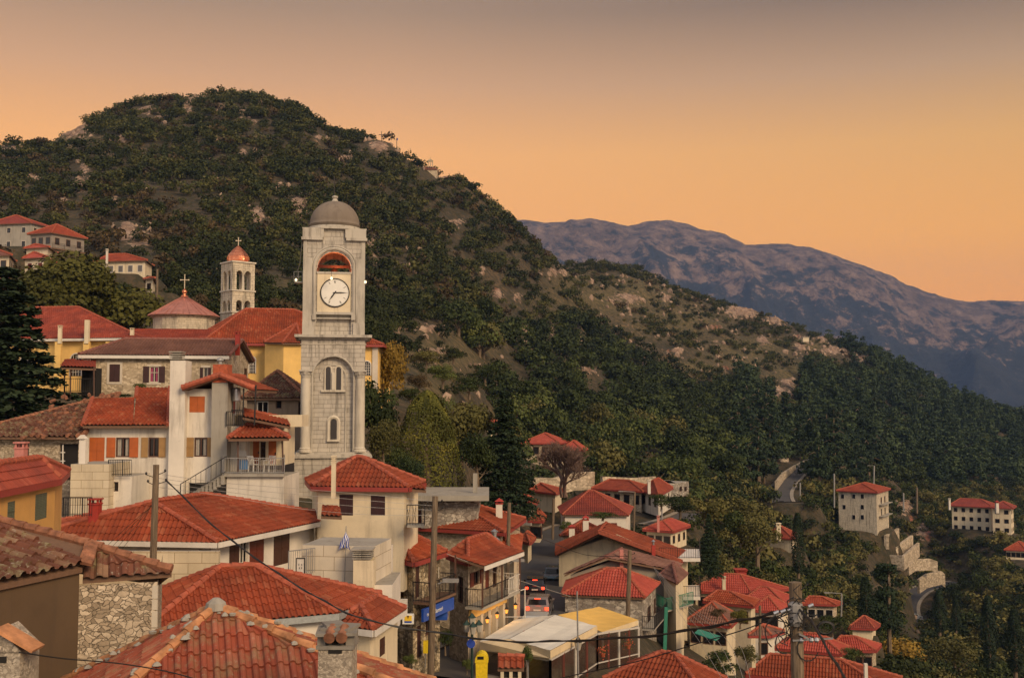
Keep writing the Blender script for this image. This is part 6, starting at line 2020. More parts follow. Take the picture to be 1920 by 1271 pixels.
    b = MB(); box(b, -1.03, 1.03, -.02, .27, zv(589), zsill - .02); b.build("clock_panel", M['cream'], root)
    def disc(r, y0, y1, n=48, r0=None):
        b = MB()
        if r0 is None:
            b.prism([T(xc + r * math.cos(2 * math.pi * k / n), y0, zc + r * math.sin(2 * math.pi * k / n)) for k in range(n)], T(0, y1, 0) - T(0, y0, 0))
        else:
            b.tube([T(xc + r * math.cos(2 * math.pi * k / n), y0, zc + r * math.sin(2 * math.pi * k / n)) for k in range(n + 1)], r0, 6, caps=False)
        return b
    face = disc(.87, -.03, -.07).build("clock_face", M['clockwhite'], root)
    disc(.875, -.07, 0, r0=.035).build("rim", M['iron'], face)
    b = MB()
    for k in range(60):
        a = 2 * math.pi * k / 60; r0, r1 = (.80, .83)
        b.obox(T(xc + r0 * math.sin(a), -.075, zc + r0 * math.cos(a)), T(xc + r1 * math.sin(a), -.075, zc + r1 * math.cos(a)), .012, .012)
    for k, n_ in ((0, 3), (11, 1), (1, 0), (2, 1), (4, 1), (5, 2), (7, 2), (8, 1)):
        a = 2 * math.pi * k / 12
        if not n_: continue
        for j in range(n_):
            da = (j - (n_ - 1) / 2) * .07; lean = .03 * (j - (n_ - 1) / 2)
            b.obox(T(xc + .60 * math.sin(a + lean), -.078, zc + .60 * math.cos(a + lean)), T(xc + .76 * math.sin(a + da), -.078, zc + .76 * math.cos(a + da)), .010, .022 if j == 0 else .012)
    b.build("numerals", M['iron'], face)
    def hand(deg, L, w):
        a = math.radians(deg); d = (math.sin(a), math.cos(a)); pr = (d[1], -d[0])
        q = lambda t, s: T(xc + d[0] * t + pr[0] * s, -.10, zc + d[1] * t + pr[1] * s)
        MB().prism([q(-.12, w * .7), q(-.12, -w * .7), q(L * .45, -w), q(L * .72, -w * .35), q(L, 0), q(L * .72, w * .35), q(L * .45, w)], T(0, -.02, 0) - T(0, 0, 0)).build("clock_hand", M['iron'], face)
    hand(89, .80, .032); hand(216, .66, .045)
    # iron platform and cables on the left side
    b = MB(); p = T(-2.15, .6, zv(513))
    b.box((p.x, p.y, p.z - .55), (.55, .8, .06), rz)
    for dx in (-.26, .0, .26): b.tube([(p.x + dx, p.y - .35, p.z - .5), (p.x + dx, p.y - .35, p.z + .1)], .015, 5)
    b.tube([(p.x - .26, p.y - .35, p.z + .1), (p.x + .26, p.y - .35, p.z + .1)], .018, 5); b.tube([(p.x - .26, p.y - .35, p.z - .2), (p.x + .26, p.y - .35, p.z - .2)], .015, 5)
    b.build("service_platform", M['greymetal'], root)
    b = MB(); b.tube([T(-1.5, .2, zatt + .5), T(-1.95, .1, zcap + .3), T(-2.1, -.2, zcap - 1.5), T(-2.25, -.3, zv(513))], .03, 5); b.build("cable", M['cable'], root)
    for (u, v, lab) in ((555, 526, 'hanging lit bulb left of the clock'), (621.5, 523, 'hanging lit bulb above the clock face'), (685, 530, 'hanging lit bulb right of the clock')):
        q = P(u, v, 65.2)
        bl = thing('light_bulb', lab, 'bulb', tuple(q))
        MB().lathe(q, [(.03, -.05), (.08, .0), (.07, .08), (.03, .13)], 10).build("bulb_glass", M['bulb'], bl)
        MB().tube([q + Vector((0, 0, .12)), q + Vector((0, 0, .45))], .012, 5).build("flex", M['cable'], bl)
    CLEAR.append((X0, Y0 + 2, 5))
M['slitpane'] = simple('slit_pane', (.035, .03, .03), .4)
M['clockwhite'] = simple('clock_white', (.74, .72, .66), .5, 0, .05, 3, 0)
M['bellbronze'] = simple('bell_bronze', (.10, .07, .045), .45, .7)
M['ashlar'] = ashlar('tower_ashlar', (.51, .465, .40), .55, .27, (.20, .165, .13))
clock_tower()


hW = house('long yellow church wing with a dusky red roof behind the dark fir', (266, 633), (-70, 627, 100), (300, 633, 112), 97, ridge=[(33, 574, 106), (147, 580, 106)], rh=3.45, ax='LN', wall='yellow', tiles='tile_maroon', rmat='ridge_red', fascia='fascia', base=-2,
           wins=[('L', 133, 664, 153, 705, 'arch w grid'), ('L', 40, 664, 60, 705, 'arch w grid')], over=.5, name='church_wing', cat='church')
for u in (110, 163, 205):
    q = P(u, 640, 97.6); MB().box((q.x, q.y - .0, 1.8), (.55, .35, 8.0)).build("pilaster", M['yellow'], hW['root'])
chimney(hW['roof'], 164, 600, 626, 97.5, 9, 'cream', 'none'); chimney(hW['roof'], 113, 610, 626, 97.5, 7, 'cream', 'slab'); chimney(hW['roof'], 248, 615, 628, 97, 7, 'cream', 'slab')
hM = house('yellow church with a big bright red hip roof and arched windows behind the clock tower', (719, 646), (377, 637, 97), (742, 646, 114), 100, B=(325, 626, 109), ridge=[(461, 578, 105.5), (551, 583, 105.5)], rh=4.0, ax='LN', wall='yellow', tiles='tile_red', rmat='ridge_red', gutter='gutter_red', base=-2, over=.5,
           wins=[('L', 514, 671, 532, 706, 'arch closed:greysh stone'), ('L', 681, 678, 694, 704, 'arch grid w'), ('L', 468, 670, 478, 700, 'arch grid w')], name='church', cat='church')
A_, a_, n_, ln_ = face_line(hM, 'L')
rc = hM['root']
for s_ in (ln_ - .3, ln_ - 12.2): q = A_ + a_ * s_; MB().box((q.x, q.y - .06, 1.6), (.5, .3, 7.8)).build("pilaster", M['stoneframe'] if s_ > ln_ - 1 else M['yellow'], rc)
q = P(482, 700, 98.6); MB().tube([(q.x, q.y, -1), (q.x, q.y, hM['Z0'] - .2)], .07, 6).build("downpipe", M['gutter_red'], rc)
ap = [P(495, 642, 96.5), P(530, 643, 94.8), P(566, 643, 95.4), P(600, 643, 97.5)]; tip = P(556, 607, 100.5)
roof(rc, [[ap[0], ap[1], tip], [ap[1], ap[2], tip], [ap[2], ap[3], tip]], [(ap[0], tip), (ap[1], tip), (ap[2], tip)], 'tile_red', 'ridge_red', 95)
w = MB()
for p, q in zip(ap[:-1], ap[1:]): wall_strip(w, p + Vector((0, .4, 0)), q + Vector((0, .4, 0)), -2, p.z - .1, [])
w.build("apse_wall", M['yellow'], rc)
link = thing('church_link', 'low red roof strip joining the two yellow church buildings', 'church', tuple(P(300, 700, 96)))
roof(link, [[P(232, 635, 95), P(460, 640, 97.5), P(440, 619, 103), P(250, 617, 101)]], [], 'tile_maroon', None, 96)
MB().box(tuple(P(330, 690, 99)), (9, 1, 5)).build("wall", M['yellow'], link)

def cross(root, p, h, w, mat='crossmetal', t=.07):
    b = MB(); b.box((p[0], p[1], p[2] + h / 2), (t, t, h)); b.box((p[0], p[1], p[2] + h * .66), (w, t * .9, t))
    for q in ((0, h), (-w / 2, h * .66), (w / 2, h * .66)): b.box((p[0] + q[0], p[1], p[2] + q[1]), (t * 1.7, t, t * 1.7))
    return b.build("cross", M[mat], root)
def dome_church():
    Y = 113; c = P(345, 600, Y); ra = 66 / F * Y; zt = P(343, 556, Y).z; ze = P(343, 594, Y).z
    root = thing('church_dome', 'shallow copper-pink cone roof with a pale cross on a stone drum', 'dome', (c.x, c.y, -1))
    o = MB().lathe((c.x, c.y, 0), [(ra * 1.0, ze), (ra * 1.0, ze + .06), (ra * .55, ze + (zt - ze) * .50), (.15, zt)], 12, .1).build("roof", M['copper_roof'], root)
    b = MB()
    for k in range(36):
        t = .1 + 2 * math.pi * k / 36
        b.obox((c.x + ra * math.cos(t) * .985, c.y + ra * math.sin(t) * .985, ze + .07), (c.x + .2 * math.cos(t), c.y + .2 * math.sin(t), zt + .02), .03, .06)
    b.build("standing_seams", M['copper_roof'], o)
    MB().lathe((c.x, c.y, 0), [(ra * .86, -1), (ra * .86, ze - .25), (ra * .95, ze - .02)], 12, .1).build("drum", M['ashlar_s'], root)
    MB().lathe((c.x, c.y, zt - .1), [(.42, 0), (.34, .2), (.12, .3), (.25, .5), (.28, .65), (.12, .85), (.04, .95)], 16).build("finial", M['copper'], root, smooth=True)
    cross(root, (c.x, c.y, zt + .75), 1.55, .85)
dome_church()
def bell_tower():
    Y = 119; w = 2.72; rz = math.radians(42)
    c = P(445, 585, Y)
    root = thing('bell_tower', 'slender two-tier stone belfry with paired arches and a shiny copper onion roof', 'bell tower', (c.x, c.y, -2))
    zv = lambda v: P(445, v, Y).z
    Rm = Matrix.Rotation(rz, 3, 'Z')
    b = MB(); b.box((c.x, c.y, (zv(588) - 2) / 2), (w, w, zv(588) + 2), rz)
    tiers = ((589, 571, 556), (545, 516, 500))
    tops = (548, 493)
    for (vb, vs, vt), vc in zip(tiers, tops):
        z0, zs, zt = zv(vb), zv(vs), zv(vt)
        for k in range(4):
            Rk = Matrix.Rotation(rz + k * math.pi / 2, 3, 'Z')
            T = lambda x, y, z, Rk=Rk: Vector((c.x, c.y, z)) + Rk @ Vector((x, y - w / 2, 0))
            arch_plate(b, -w / 2, w / 2, zs, zt, [(-.52, .36), (.52, .36)], .003 * k, .34, T, 10)
            q = T(-w / 2 + .25, .25, (z0 + zs) / 2); b.box(q, (.50, .50, zs - z0), rz)
        b.box((c.x, c.y, (zt + zv(vc)) / 2), (w - .02, w - .02, zv(vc) - zt), rz)
    b.build("shaft", M['ashlar_s'], root)
    b = MB()
    for v in (587, 547, 494): b.box((c.x, c.y, zv(v)), (w + .22, w + .22, .16), rz)
    b.build("cornice", M['quoin'], root)
    for (vb, vs, vt) in tiers:
        for k in range(4):
            Rk = Matrix.Rotation(rz + k * math.pi / 2, 3, 'Z')
            q = Vector((c.x, c.y, zv(vb))) + Rk @ Vector((0, -w / 2 + .18, 0))
            hh = zv(vs) - zv(vb)
            MB().lathe(q, [(.15, 0), (.12, .1), (.11, hh - .25), (.16, hh - .08), (.17, hh)], 10).build("column", M['quoin'], root)
    MB().lathe((c.x, c.y, zv(580)), [(.36, 0), (.30, .2), (.2, .5), (.05, .6)], 14).build("bell", M['bellbronze'], root)
    zr = zv(492); h = zv(461) - zr
    MB().lathe((c.x, c.y, zr), [(1.22, 0), (1.24, h * .10), (1.20, h * .32), (.98, h * .52), (.62, h * .74), (.3, h * .9), (.08, h)], 12, .3).build("onion_roof", M['copper'], root)
    cross(root, (c.x, c.y, zr + h - .05), .95, .5)
bell_tower()


HL = [
 ('whitish house with a maroon roof, topmost of the upper village', (60, 418), (-30, 409), (105, 421), 205, [(30, 404)], 'tile_maroon', 'concrete', 'LR', 2, 3, 's', 2.2, None),
 ('grey-brown house with a wooden gallery under an orange-red hip roof', (97, 436), (50, 440), (165, 445), 178, [(106, 421)], 'tile_red', 'greyplaster', 'LR', 1, 3, 'b', 2.2, None),
 ('small white house with a pinkish hip roof just below the galleried house', (93, 463), (44, 462), (110, 460), 165, [(66, 452)], 'tile_pink', 'cream', 'L', 1, 1, 'b', 1.0, None),
 ('cream house with a pinkish roof and one red shutter left of the big walnut tree', (89, 482), (41, 482), (108, 480), 158, [(64, 467)], 'tile_pink', 'cream', 'L', 2, 2, 'closed:redwood', 1.3, None),
 ('stone house with two dark shuttered windows to the right of the walnut tree', (276, 488), (176, 485), (290, 486), 172, [(205, 477), (236, 477)], 'tile_red', 'cream', 'L', 1, 5, 'closed:greysh', 1.6, None),
 ('small pale outbuilding between the walnut tree and the flagpole', (291, 521), (268, 520), (296, 520), 160, None, 'tile_brown', 'cream', 'L', 1, 1, 'b', .3, None),
 ('balconied house at the left edge under the upper village', (22, 478), (-50, 480), (32, 477), 150, None, 'tile_brown', 'cream', 'LR', 3, 3, 'b', 1.4, None),
 ('pale house with a small red roof at the left edge above the fir', (24, 521), (-40, 520), (36, 520), 138, None, 'tile_maroon', 'concrete', 'L', 2, 2, 'b', 1.0, None),
 ('low white gabled house between the fir and the walnut tree', (33, 566), (-30, 565), (42, 563), 125, None, 'tile_brown', 'concrete', 'L', 2, 2, 'b', 1.0, None),
]
GV = [462, 468, 466, 512, 512, 545, 515, 550, 600]
for HL_i, (lab, N, L, R, Y, rg_, ti, wa, fc, rows, cols, st, rh, B) in enumerate(HL):
    Ld = (L[0], L[1], Y * 1.01); Rd = (R[0], R[1], Y + 7)
    Z0 = P(N[0], N[1], Y).z
    rr = None
    if rg_: rr = [(g[0], g[1], Y + 4) for g in rg_]
    h = house(lab, N, Ld, Rd, Y, ridge=rr, rh=rh, wall=wa, tiles=ti, over=.4, auto=(fc, rows, cols, st, (.75, 1.0)), group='houses of the upper village', gv=GV[HL_i])
    if 'gallery' in lab:
        A_, a_, n_, ln_ = face_line(h, 'R'); s = [face_pt(h, 'R', 0, h['Z0'] - 2.5, 0), face_pt(h, 'R', ln_, h['Z0'] - 2.5, 0), face_pt(h, 'R', ln_, h['Z0'] - 2.5, .35), face_pt(h, 'R', 0, h['Z0'] - 2.5, .35)]
        slab(h['root'], s, .2, 'soffit', 'gallery_floor'); railing(h['root'], [s[3], s[2]], .9, .3)
chimney(list(HOUSES.values())[-5]['roof'], 201, 467, 482, 173, 4, 'white', 'slab')

def summit():
    Y = 424; c = P(803, 322, Y); s = F / Y
    root = thing('chapel', 'tiny stone chapel with an open bell gable on the right shoulder of the hill', 'chapel', tuple(c))
    x0, x1 = P(788, 320, Y).x, P(819, 320, Y).x
    z0, z1 = P(800, 345, Y).z, P(800, 318, Y).z
    MB().box(((x0 + x1) / 2, Y + 3, (z0 + z1) / 2), (x1 - x0, 6, z1 - z0)).build("wall", M['rubble_fine'], root)
    zt = P(800, 311, Y).z
    MB().prism([(x0 - .4, Y - .3, z1), (x1 + .4, Y - .3, z1), (x1 - 1.6, Y + 1.5, zt), (x0 + 1.6, Y + 1.5, zt)], (0, .01, -.2)).prism([(x0 - .4, Y + 6.3, z1), (x0 + 1.6, Y + 4.5, zt), (x1 - 1.6, Y + 4.5, zt), (x1 + .4, Y + 6.3, z1)], (0, .01, -.2)).prism([(x0 + 1.6, Y + 1.5, zt), (x1 - 1.6, Y + 1.5, zt), (x1 - 1.6, Y + 4.5, zt), (x0 + 1.6, Y + 4.5, zt)], (0, .01, -.2)).build("roof", far_mat('tile_old'), root)
    b = MB(); xb = P(807, 310, Y).x; zz = P(807, 301, Y).z
    for d in (-.85, 0, .85): b.box((xb + d, Y, (zt + zz) / 2 - .5), (.3, .6, zz - zt + .4))
    b.box((xb, Y, zz - .4), (2.2, .7, .35)); b.prism([(xb - 1.2, Y - .4, zz - .2), (xb + 1.2, Y - .4, zz - .2), (xb, Y - .4, zz + .6)], (0, .8, 0)); b.build("bell_gable", M['rubble_fine'], root)
    MB().box((xb, Y, zz + .9), (.08, .08, .9)).build("cross", M['iron'], root)
    CLEAR.append((c.x, Y, 8)); OPEN.append((778, 828, 290, 325, 430)); OPEN.append((700, 756, 240, 270, 430))
    for (u, v0, v1, lab, nm, cw) in ((715.5, 247, 266, 'big iron cross standing on the summit rocks', 'summit_cross', 2.4), (744, 259, 272, 'thin flag mast beside the summit cross', 'flag_mast', 0)):
        q = P(u, v1, 427)
        g = thing(nm, lab, 'cross' if cw else 'mast', tuple(q))
        t = P(u, v0, 427)
        b = MB().tube([q - Vector((0, 0, 2)), t], .12, 6)
        if cw: b.obox((q.x - cw / 2, 427, q.z + (t.z - q.z) * .68), (q.x + cw / 2, 427, q.z + (t.z - q.z) * .68), .2, .2)
        b.build("upright", M['iron'], g)
        if not cw: MB().prism([(t.x, 427, t.z), (t.x + .5, 427, t.z - .2), (t.x + .4, 427, t.z - 1.0), (t.x, 427, t.z - .9)], (0, .05, 0)).build("flag", M['flagblue'], g)
        CLEAR.append((q.x, 427, 4))
summit()

house('white house with a maroon pyramid roof beside the far end of the street', (1179, 966), (1054, 965), (1187, 951), 125, B=(1046, 951), ridge=[(1104, 919), (1112, 920)], rh=2.6, ax='LN', wall='whiteclean', tiles='tile_maroon', wins=[('L', 1140, 980, 1157, 992, 'closed:redwood')], lod=1)
h = house('low red-roofed annexe with two white chimneys in front of the maroon-roofed house', (1122, 1004), (1049, 1004), (1130, 993), 110, rh=1.2, wall='cream', lod=1)
chimney(h['roof'], 1072, 983, 1006, 109, 12, 'white', 'tile'); chimney(h['roof'], 1098, 966, 998, 109.5, 12, 'white', 'tile')
h2 = house('cream gable-fronted house with orange-red roof sides behind the brown-roofed shed', (1277, 1052), (1042, 1037), (1296, 1036), 94.5, B=(1043, 1019), ridge=[(1136, 997), (1125, 979)], rh=2.35, ax='NR', kind='gable', wall='cream', gutter='gutter_red', lod=1, over=.3)
ridge = MB(); c = h2['c']; r1 = h2['r'][0]

vb = MB()
for p in (c[0], c[1]): vb.obox(p + Vector((0, -.12, .02)), r1 + Vector((0, -.12, .02)), .22, .34)
vb.build("verge_tiles", M['ridge_red'], h2['root'])
chimney(h2['roof'], 1225, 1012, 1048, 93, 8, 'redpaint', 'pipe')
h3 = house('low shed with a grey-brown ribbed roof next to the gable-fronted house', (1264, 1069), (1058, 1077), (1280, 1056), 89, ridge=[(1160, 1046), (1143, 1027)], rh=1.35, ax='NR', kind='gable', wall='greyplaster', tiles='tile_brown', rmat='ridge_brown', lod=1)
chimney(h3['roof'], 1165, 1030, 1052, 88, 8, 'pinkpaint', 'none')
h4 = house('rubble house with a rosy hip roof behind the yellow canopy', (1209, 1120), (1053, 1114), (1237, 1093), 80, B=(1062, 1090), ridge=[(1136, 1066), (1166, 1066)], rh=1.7, ax='LN', wall='rubble_grey', tiles='tile_pink', lod=1, over=.25,
     wins=[('R', 1214, 1135, 1221, 1170, 'dark'), ('R', 1226, 1120, 1231, 1150, 'dark')])
A_, a_, n_, ln_ = face_line(h4, 'R'); zb_ = P(1225, 1180, 80).z
s = [face_pt(h4, 'R', 0, zb_, .9), face_pt(h4, 'R', ln_, zb_, .9), face_pt(h4, 'R', ln_, zb_, 0), face_pt(h4, 'R', 0, zb_, 0)]
slab(h4['root'], s, .12, 'concrete', 'balcony_slab'); railing(h4['root'], [s[3], s[0], s[1]], .95)
h5 = house('narrow house with a green balcony and brown lean-to roof behind the rosy-roofed house', (1270, 1093), (1236, 1078), (1289, 1076), 84, rh=.9, wall='cream', tiles='tile_brown', rmat='ridge_brown', lod=1)
A_, a_, n_, ln_ = face_line(h5, 'R'); zb_ = P(1262, 1150, 84).z
s = [face_pt(h5, 'L', .2, zb_, .8), face_pt(h5, 'L', face_line(h5, 'L')[3], zb_, .8), face_pt(h5, 'R', ln_, zb_, .8), face_pt(h5, 'R', ln_, zb_, 0)]
slab(h5['root'], s, .12, 'concrete', 'balcony_slab'); railing(h5['root'], s[:3], .95, mat='greenrail', step=.1)
M_ = M
t6 = thing('terrace_house', 'cream flat-roofed house with projecting railed terraces right of the gable house', 'house', tuple(P(1280, 1180, 96)))
block(t6, 1240, 1288, 1052, 1200, 96, 6, 'cream', [(1262, 1068, 1272, 1090, 'b')])
for v in (1046, 1118):
    s = [P(1236, v, 95), P(1313, v - 2, 95), P(1311, v - 12, 101), P(1240, v - 12, 101)]
    for q in s: q.z = s[0].z
    slab(t6, s, .3, 'whiteclean', 'terrace_slab'); railing(t6, [s[0], s[1], s[2]], .9, .2)
CLEAR.append((15, 98, 6))

def vh(lab, N, L, R, Y, rh=None, ridge=None, wall='cream', tiles='tile_red', auto=('LR', 1, 3, 'b', (.9, 1.2)), grp=None, B=None, chim=(), kind='hip', ax=None, fascia=None, over=.4, base=None, gv=None):
    h = house(lab, N, L, R, Y, ridge=ridge, rh=rh, wall=wall, tiles=tiles, auto=auto, group=grp, B=B, kind=kind, ax=ax, gutter='gutter_red' if not fascia else None, fascia=fascia, over=over, base=base, gv=gv)
    for c in chim: chimney(h['roof'], *c)
    return h
GS = 'houses beyond the end of the street'
vh('large cream and stone house with a long orange-red roof below the hedge', (1206, 921), (1108, 915), (1224, 913), 165, 2.2, [(1120, 901), (1180, 903)], 'rubble_fine', auto=('LR', 2, 5, 'b', (.9, 1.3)), grp=GS, gv=972)
vh('balconied house with a rooftop solar tank right of the large stone house', (1236, 928), (1198, 918), (1262, 914), 158, 1.5, None, 'white', auto=('LR', 2, 3, 'b', (.9, 1.2)), grp=GS, chim=((1217, 900, 912, 160, 6, 'white', 'slab'),), gv=960)
g7 = thing('house', 'flat-topped grey three-storey stone house at the foot of the wood', 'house', tuple(P(1265, 945, 185)), group=GS)
block(g7, 1232, 1268, 906, 975, 188, 8, 'rubble_grey', [(1240, 912, 1245, 920, 'b'), (1250, 912, 1255, 920, 'b'), (1240, 928, 1245, 937, 'b'), (1252, 928, 1257, 937, 'b')])
block(g7, 1268, 1292, 906, 975, 188, 8, 'rubble_grey', [(1274, 912, 1279, 921, 'b'), (1283, 912, 1288, 921, 'b'), (1274, 929, 1279, 938, 'b'), (1282, 929, 1288, 942, 'b')], yr=193)
CLEAR.append((29, 192, 9)); OPEN.append((1230, 1294, 905, 940, 186))
vh('small cream house with a rosy hip roof and flat terraces below the stone house', (1262, 996), (1205, 992), (1294, 985), 130, 1.5, [(1246, 974)], 'cream', 'tile_pink', ('LR', 1, 3, 'b', (.7, .8)), GS, chim=((1234, 966, 982, 131, 5, 'pinkpaint', 'slab'),), gv=1034)
vh('stone house with a wide pinkish roof behind the bare tree', (1050, 831), (975, 829, 206), (1068, 829, 213), 205, 2.2, [(1000, 812), (1022, 812)], 'rubble_fine', 'tile_pink', ('LR', 2, 4, 'b', (1, 1.3)), GS, gv=872)
vh('narrower house with a pink roof to the right of the bare tree', (1094, 845), (1048, 843, 204), (1103, 842, 210), 203, 1.8, [(1062, 823), (1074, 825)], 'rubble_fine', 'tile_pink', ('LR', 2, 3, 'b', (1, 1.2)), GS, gv=880)
vh('cream house half hidden by the tall fir on the slope', (912, 791), (862, 790, 189), (932, 789, 195), 188, 1.8, [(884, 775)], 'cream', 'tile_pink', ('LR', 2, 3, 'b', (1, 1.3)), GS, gv=825)
vh('cream house with dark doors right of the tall fir', (1044, 925), (992, 919), (1058, 918), 150, 1.6, [(1012, 907)], 'cream', 'tile_red', ('LR', 2, 4, 'closed:brownsh', (.9, 1.9)), GS, gv=952)
vh('little red-roofed house tucked under the tall fir', (1000, 948), (958, 944), (1010, 940), 135, 1.0, None, 'white', 'tile_red', ('LR', 2, 2, 'b', (.8, 1.0)), GS, gv=975)
vh('small balconied house with a red roof left of the curving street', (1018, 977), (990, 976), (1024, 968), 125, 1.0, None, 'cream', 'tile_red', ('LR', 2, 2, 'b', (.8, 1.2)), GS, gv=1005)
vh('low pale house half sunk beside the left kerb of the street', (994, 1018), (972, 1012), (1004, 1008), 108, .7, None, 'cream', 'tile_red', ('LR', 1, 2, 'b', (.8, 1.2)), GS, gv=1040)

GC = 'red-roofed houses below the street on the right'
vh('biggest pink-red roof of the lower group with a pale chimney on its front slope', (1409, 1112), (1288, 1107), (1482, 1103), 125, 2.0, [(1325, 1076), (1388, 1076)], 'cream', 'tile_pink', ('L', 1, 4, 'b', (.8, 1)), GC, chim=((1357, 1080, 1108, 125.5, 7, 'cream', 'slab'), (1388, 1066, 1078, 133, 22, 'redpaint', 'slab')))
vh('pink-red roof stepping down on the right of the biggest roof', (1470, 1130), (1398, 1121), (1487, 1118), 120, 1.5, [(1412, 1100), (1440, 1101)], 'cream', 'tile_pink', ('L', 1, 3, 'b', (.8, 1)), GC)
vh('pink hip roof over a white wall in front of the stepped roof', (1463, 1145), (1405, 1143), (1478, 1134), 112, 1.4, [(1416, 1112), (1424, 1112)], 'whiteclean', 'tile_pink', ('L', 1, 3, 'b', (.8, 1)), GC)
vh('orange ribbed hip roof below the biggest pink-red roof', (1414, 1136), (1318, 1126), (1424, 1124), 105, 1.3, [(1345, 1108), (1368, 1108)], 'cream', 'tile_red', ('L', 1, 3, 'b', (.8, 1)), GC)
vh('brown-tiled house with a small chimney left of the lower group', (1370, 1173), (1283, 1165), (1388, 1155), 95, 1.8, [(1300, 1128), (1330, 1128)], 'cream', 'tile_brown', ('L', 1, 3, 'b', (.8, 1)), GC)
vh('separate cream house with a red hip roof right of the near pole', (1567, 1133), (1503, 1131), (1579, 1129), 135, 1.6, [(1515, 1111), (1541, 1112)], 'rubble_fine', 'tile_red', ('L', 1, 3, 's', (.8, 1)), GC, gv=1160)
vh('white shed with a brown roof left of the near pole', (1446, 1190), (1403, 1190), (1470, 1182), 86, 1.2, [(1415, 1168), (1425, 1168)], 'white', 'tile_brown', ('L', 1, 1, 'b', (.6, .8)), GC)
vh('rubble house with a dusty pink roof behind the lowest right roof', (1642, 1219), (1555, 1217), (1652, 1208), 105, 1.6, [(1572, 1192), (1602, 1193)], 'rubble_fine', 'tile_pink', ('L', 1, 4, 'b', (.7, .9)), GC, gv=1252)
vh('pink roof just right of the near pole behind the lowest roof', (1580, 1226), (1452, 1214), (1592, 1212), 97, 1.8, [(1500, 1184), (1535, 1190)], 'cream', 'tile_pink', ('L', 1, 4, 'b', (.7, .9)), GC)
vh('small maroon roof peeping above the dusty pink roof by the pines', (1640, 1178), (1590, 1176), (1650, 1170), 130, 1.2, None, 'cream', 'tile_maroon', None, GC, gv=1195)
h = house('lowest right house with crisp red tiles and ochre hips behind the near pole', (1650, 1284), (1398, 1263), (1692, 1270), 75, ridge=[(1412, 1219), (1576, 1228)], rh=1.75, ax='LN', wall='cream', gutter='gutter_red', lod=1, group=GC)
chimney(h['roof'], 1623, 1243, 1275, 74, 7, 'white', 'none'); chimney(h['roof'], 1412, 1208, 1228, 76, 8, 'cream', 'none')
house('red-tiled roof cut by the bottom edge below the terrace cafe', (1322, 1302), (1130, 1272), (1362, 1272), 52, ridge=[(1240, 1223), (1264, 1225)], rh=1.4, ax='LN', wall='rubble_fine', gutter='gutter_red', base=-19)
vh('red roof and chimney half hidden by trees left of the cypress', (1488, 1010), (1428, 1004), (1499, 1002), 215, 2.0, [(1440, 985), (1462, 987)], 'cream', 'tile_red', None, GC, chim=((1459, 980, 1002, 216, 9, 'cream', 'slab'),), gv=1030)


h = vh('tall square ashlar house with a flat red pyramid roof above the stone terraces', (1646, 923), (1567, 919), (1670, 916), 258, 2.7, [(1622, 905)], 'ashlar_s', 'tile_red', None, None, over=.5, gv=998)
for (u0, v0) in ((1577, 926), (1598, 926), (1614, 926), (1614, 946), (1614, 965), (1598, 965), (1580, 946)):
    A_, a_, n_, ln_ = face_line(h, 'L'); s0 = wall_hit(A_, a_, n_, u0, v0)[0]; z1 = wall_hit(A_, a_, n_, u0, v0)[1]
    if 0 < s0 < ln_ - 1: proud_window(h['root'], A_, a_, n_, s0, s0 + .75, z1 - 1.05, z1, 's')
A_, a_, n_, ln_ = face_line(h, 'R')
for k, dz in enumerate((2.2, 5.0)):
    z = h['Z0'] - dz; s = [face_pt(h, 'R', 2, z - .9, 0), face_pt(h, 'R', ln_ - 1, z - .9, 0), face_pt(h, 'R', ln_ - 1, z - .9, 1.2), face_pt(h, 'R', 2, z - .9, 1.2)]
    slab(h['root'], s, .15, 'concrete', 'balcony_slab')
    proud_window(h['root'], A_, a_, n_, ln_ * .35, ln_ * .35 + .9, z - .8, z + .6, 'b'); proud_window(h['root'], A_, a_, n_, ln_ * .65, ln_ * .65 + .9, z - .8, z + .6, 'b')
vh('long cream apartment house with a red roof, left wing of the far pair', (1862, 951), (1778, 947), (1874, 947), 330, 2.2, [(1800, 934), (1840, 936)], 'cream', 'tile_maroon', ('L', 3, 5, 'b', (.9, 1.1)), 'far apartment wings', chim=((1780, 934, 946, 331, 4, 'white', 'slab'),), over=.8, gv=995)
vh('cream apartment wing with stacked balconies at the right of the far pair', (1900, 953), (1855, 951), (1906, 949), 322, 2.0, [(1868, 939), (1884, 940)], 'cream', 'tile_maroon', ('LR', 3, 2, 'b', (1.1, 1.1)), 'far apartment wings', chim=((1869, 938, 952, 323, 6, 'white', 'tile'),), over=.8, gv=1003)
vh('red-roofed house cut by the right edge of the valley', (1925, 1032), (1882, 1030), (1940, 1028), 300, 2.2, [(1890, 1012), (1915, 1012)], 'cream', 'tile_red', ('L', 1, 4, 'b', (1, 1.2)), None, gv=1050)
pale = thing('hut', 'tiny pale hut high on the dry slope', 'hut', tuple(P(1508, 640, 620)))
MB().box(tuple(P(1510, 637, 612)), (3.5, 3, 2.6)).build("wall", M['cream'], pale)
MB().box(tuple(P(1510, 632.5, 612)), (4.1, 3.6, .3)).build("roof", M['concrete'], pale)

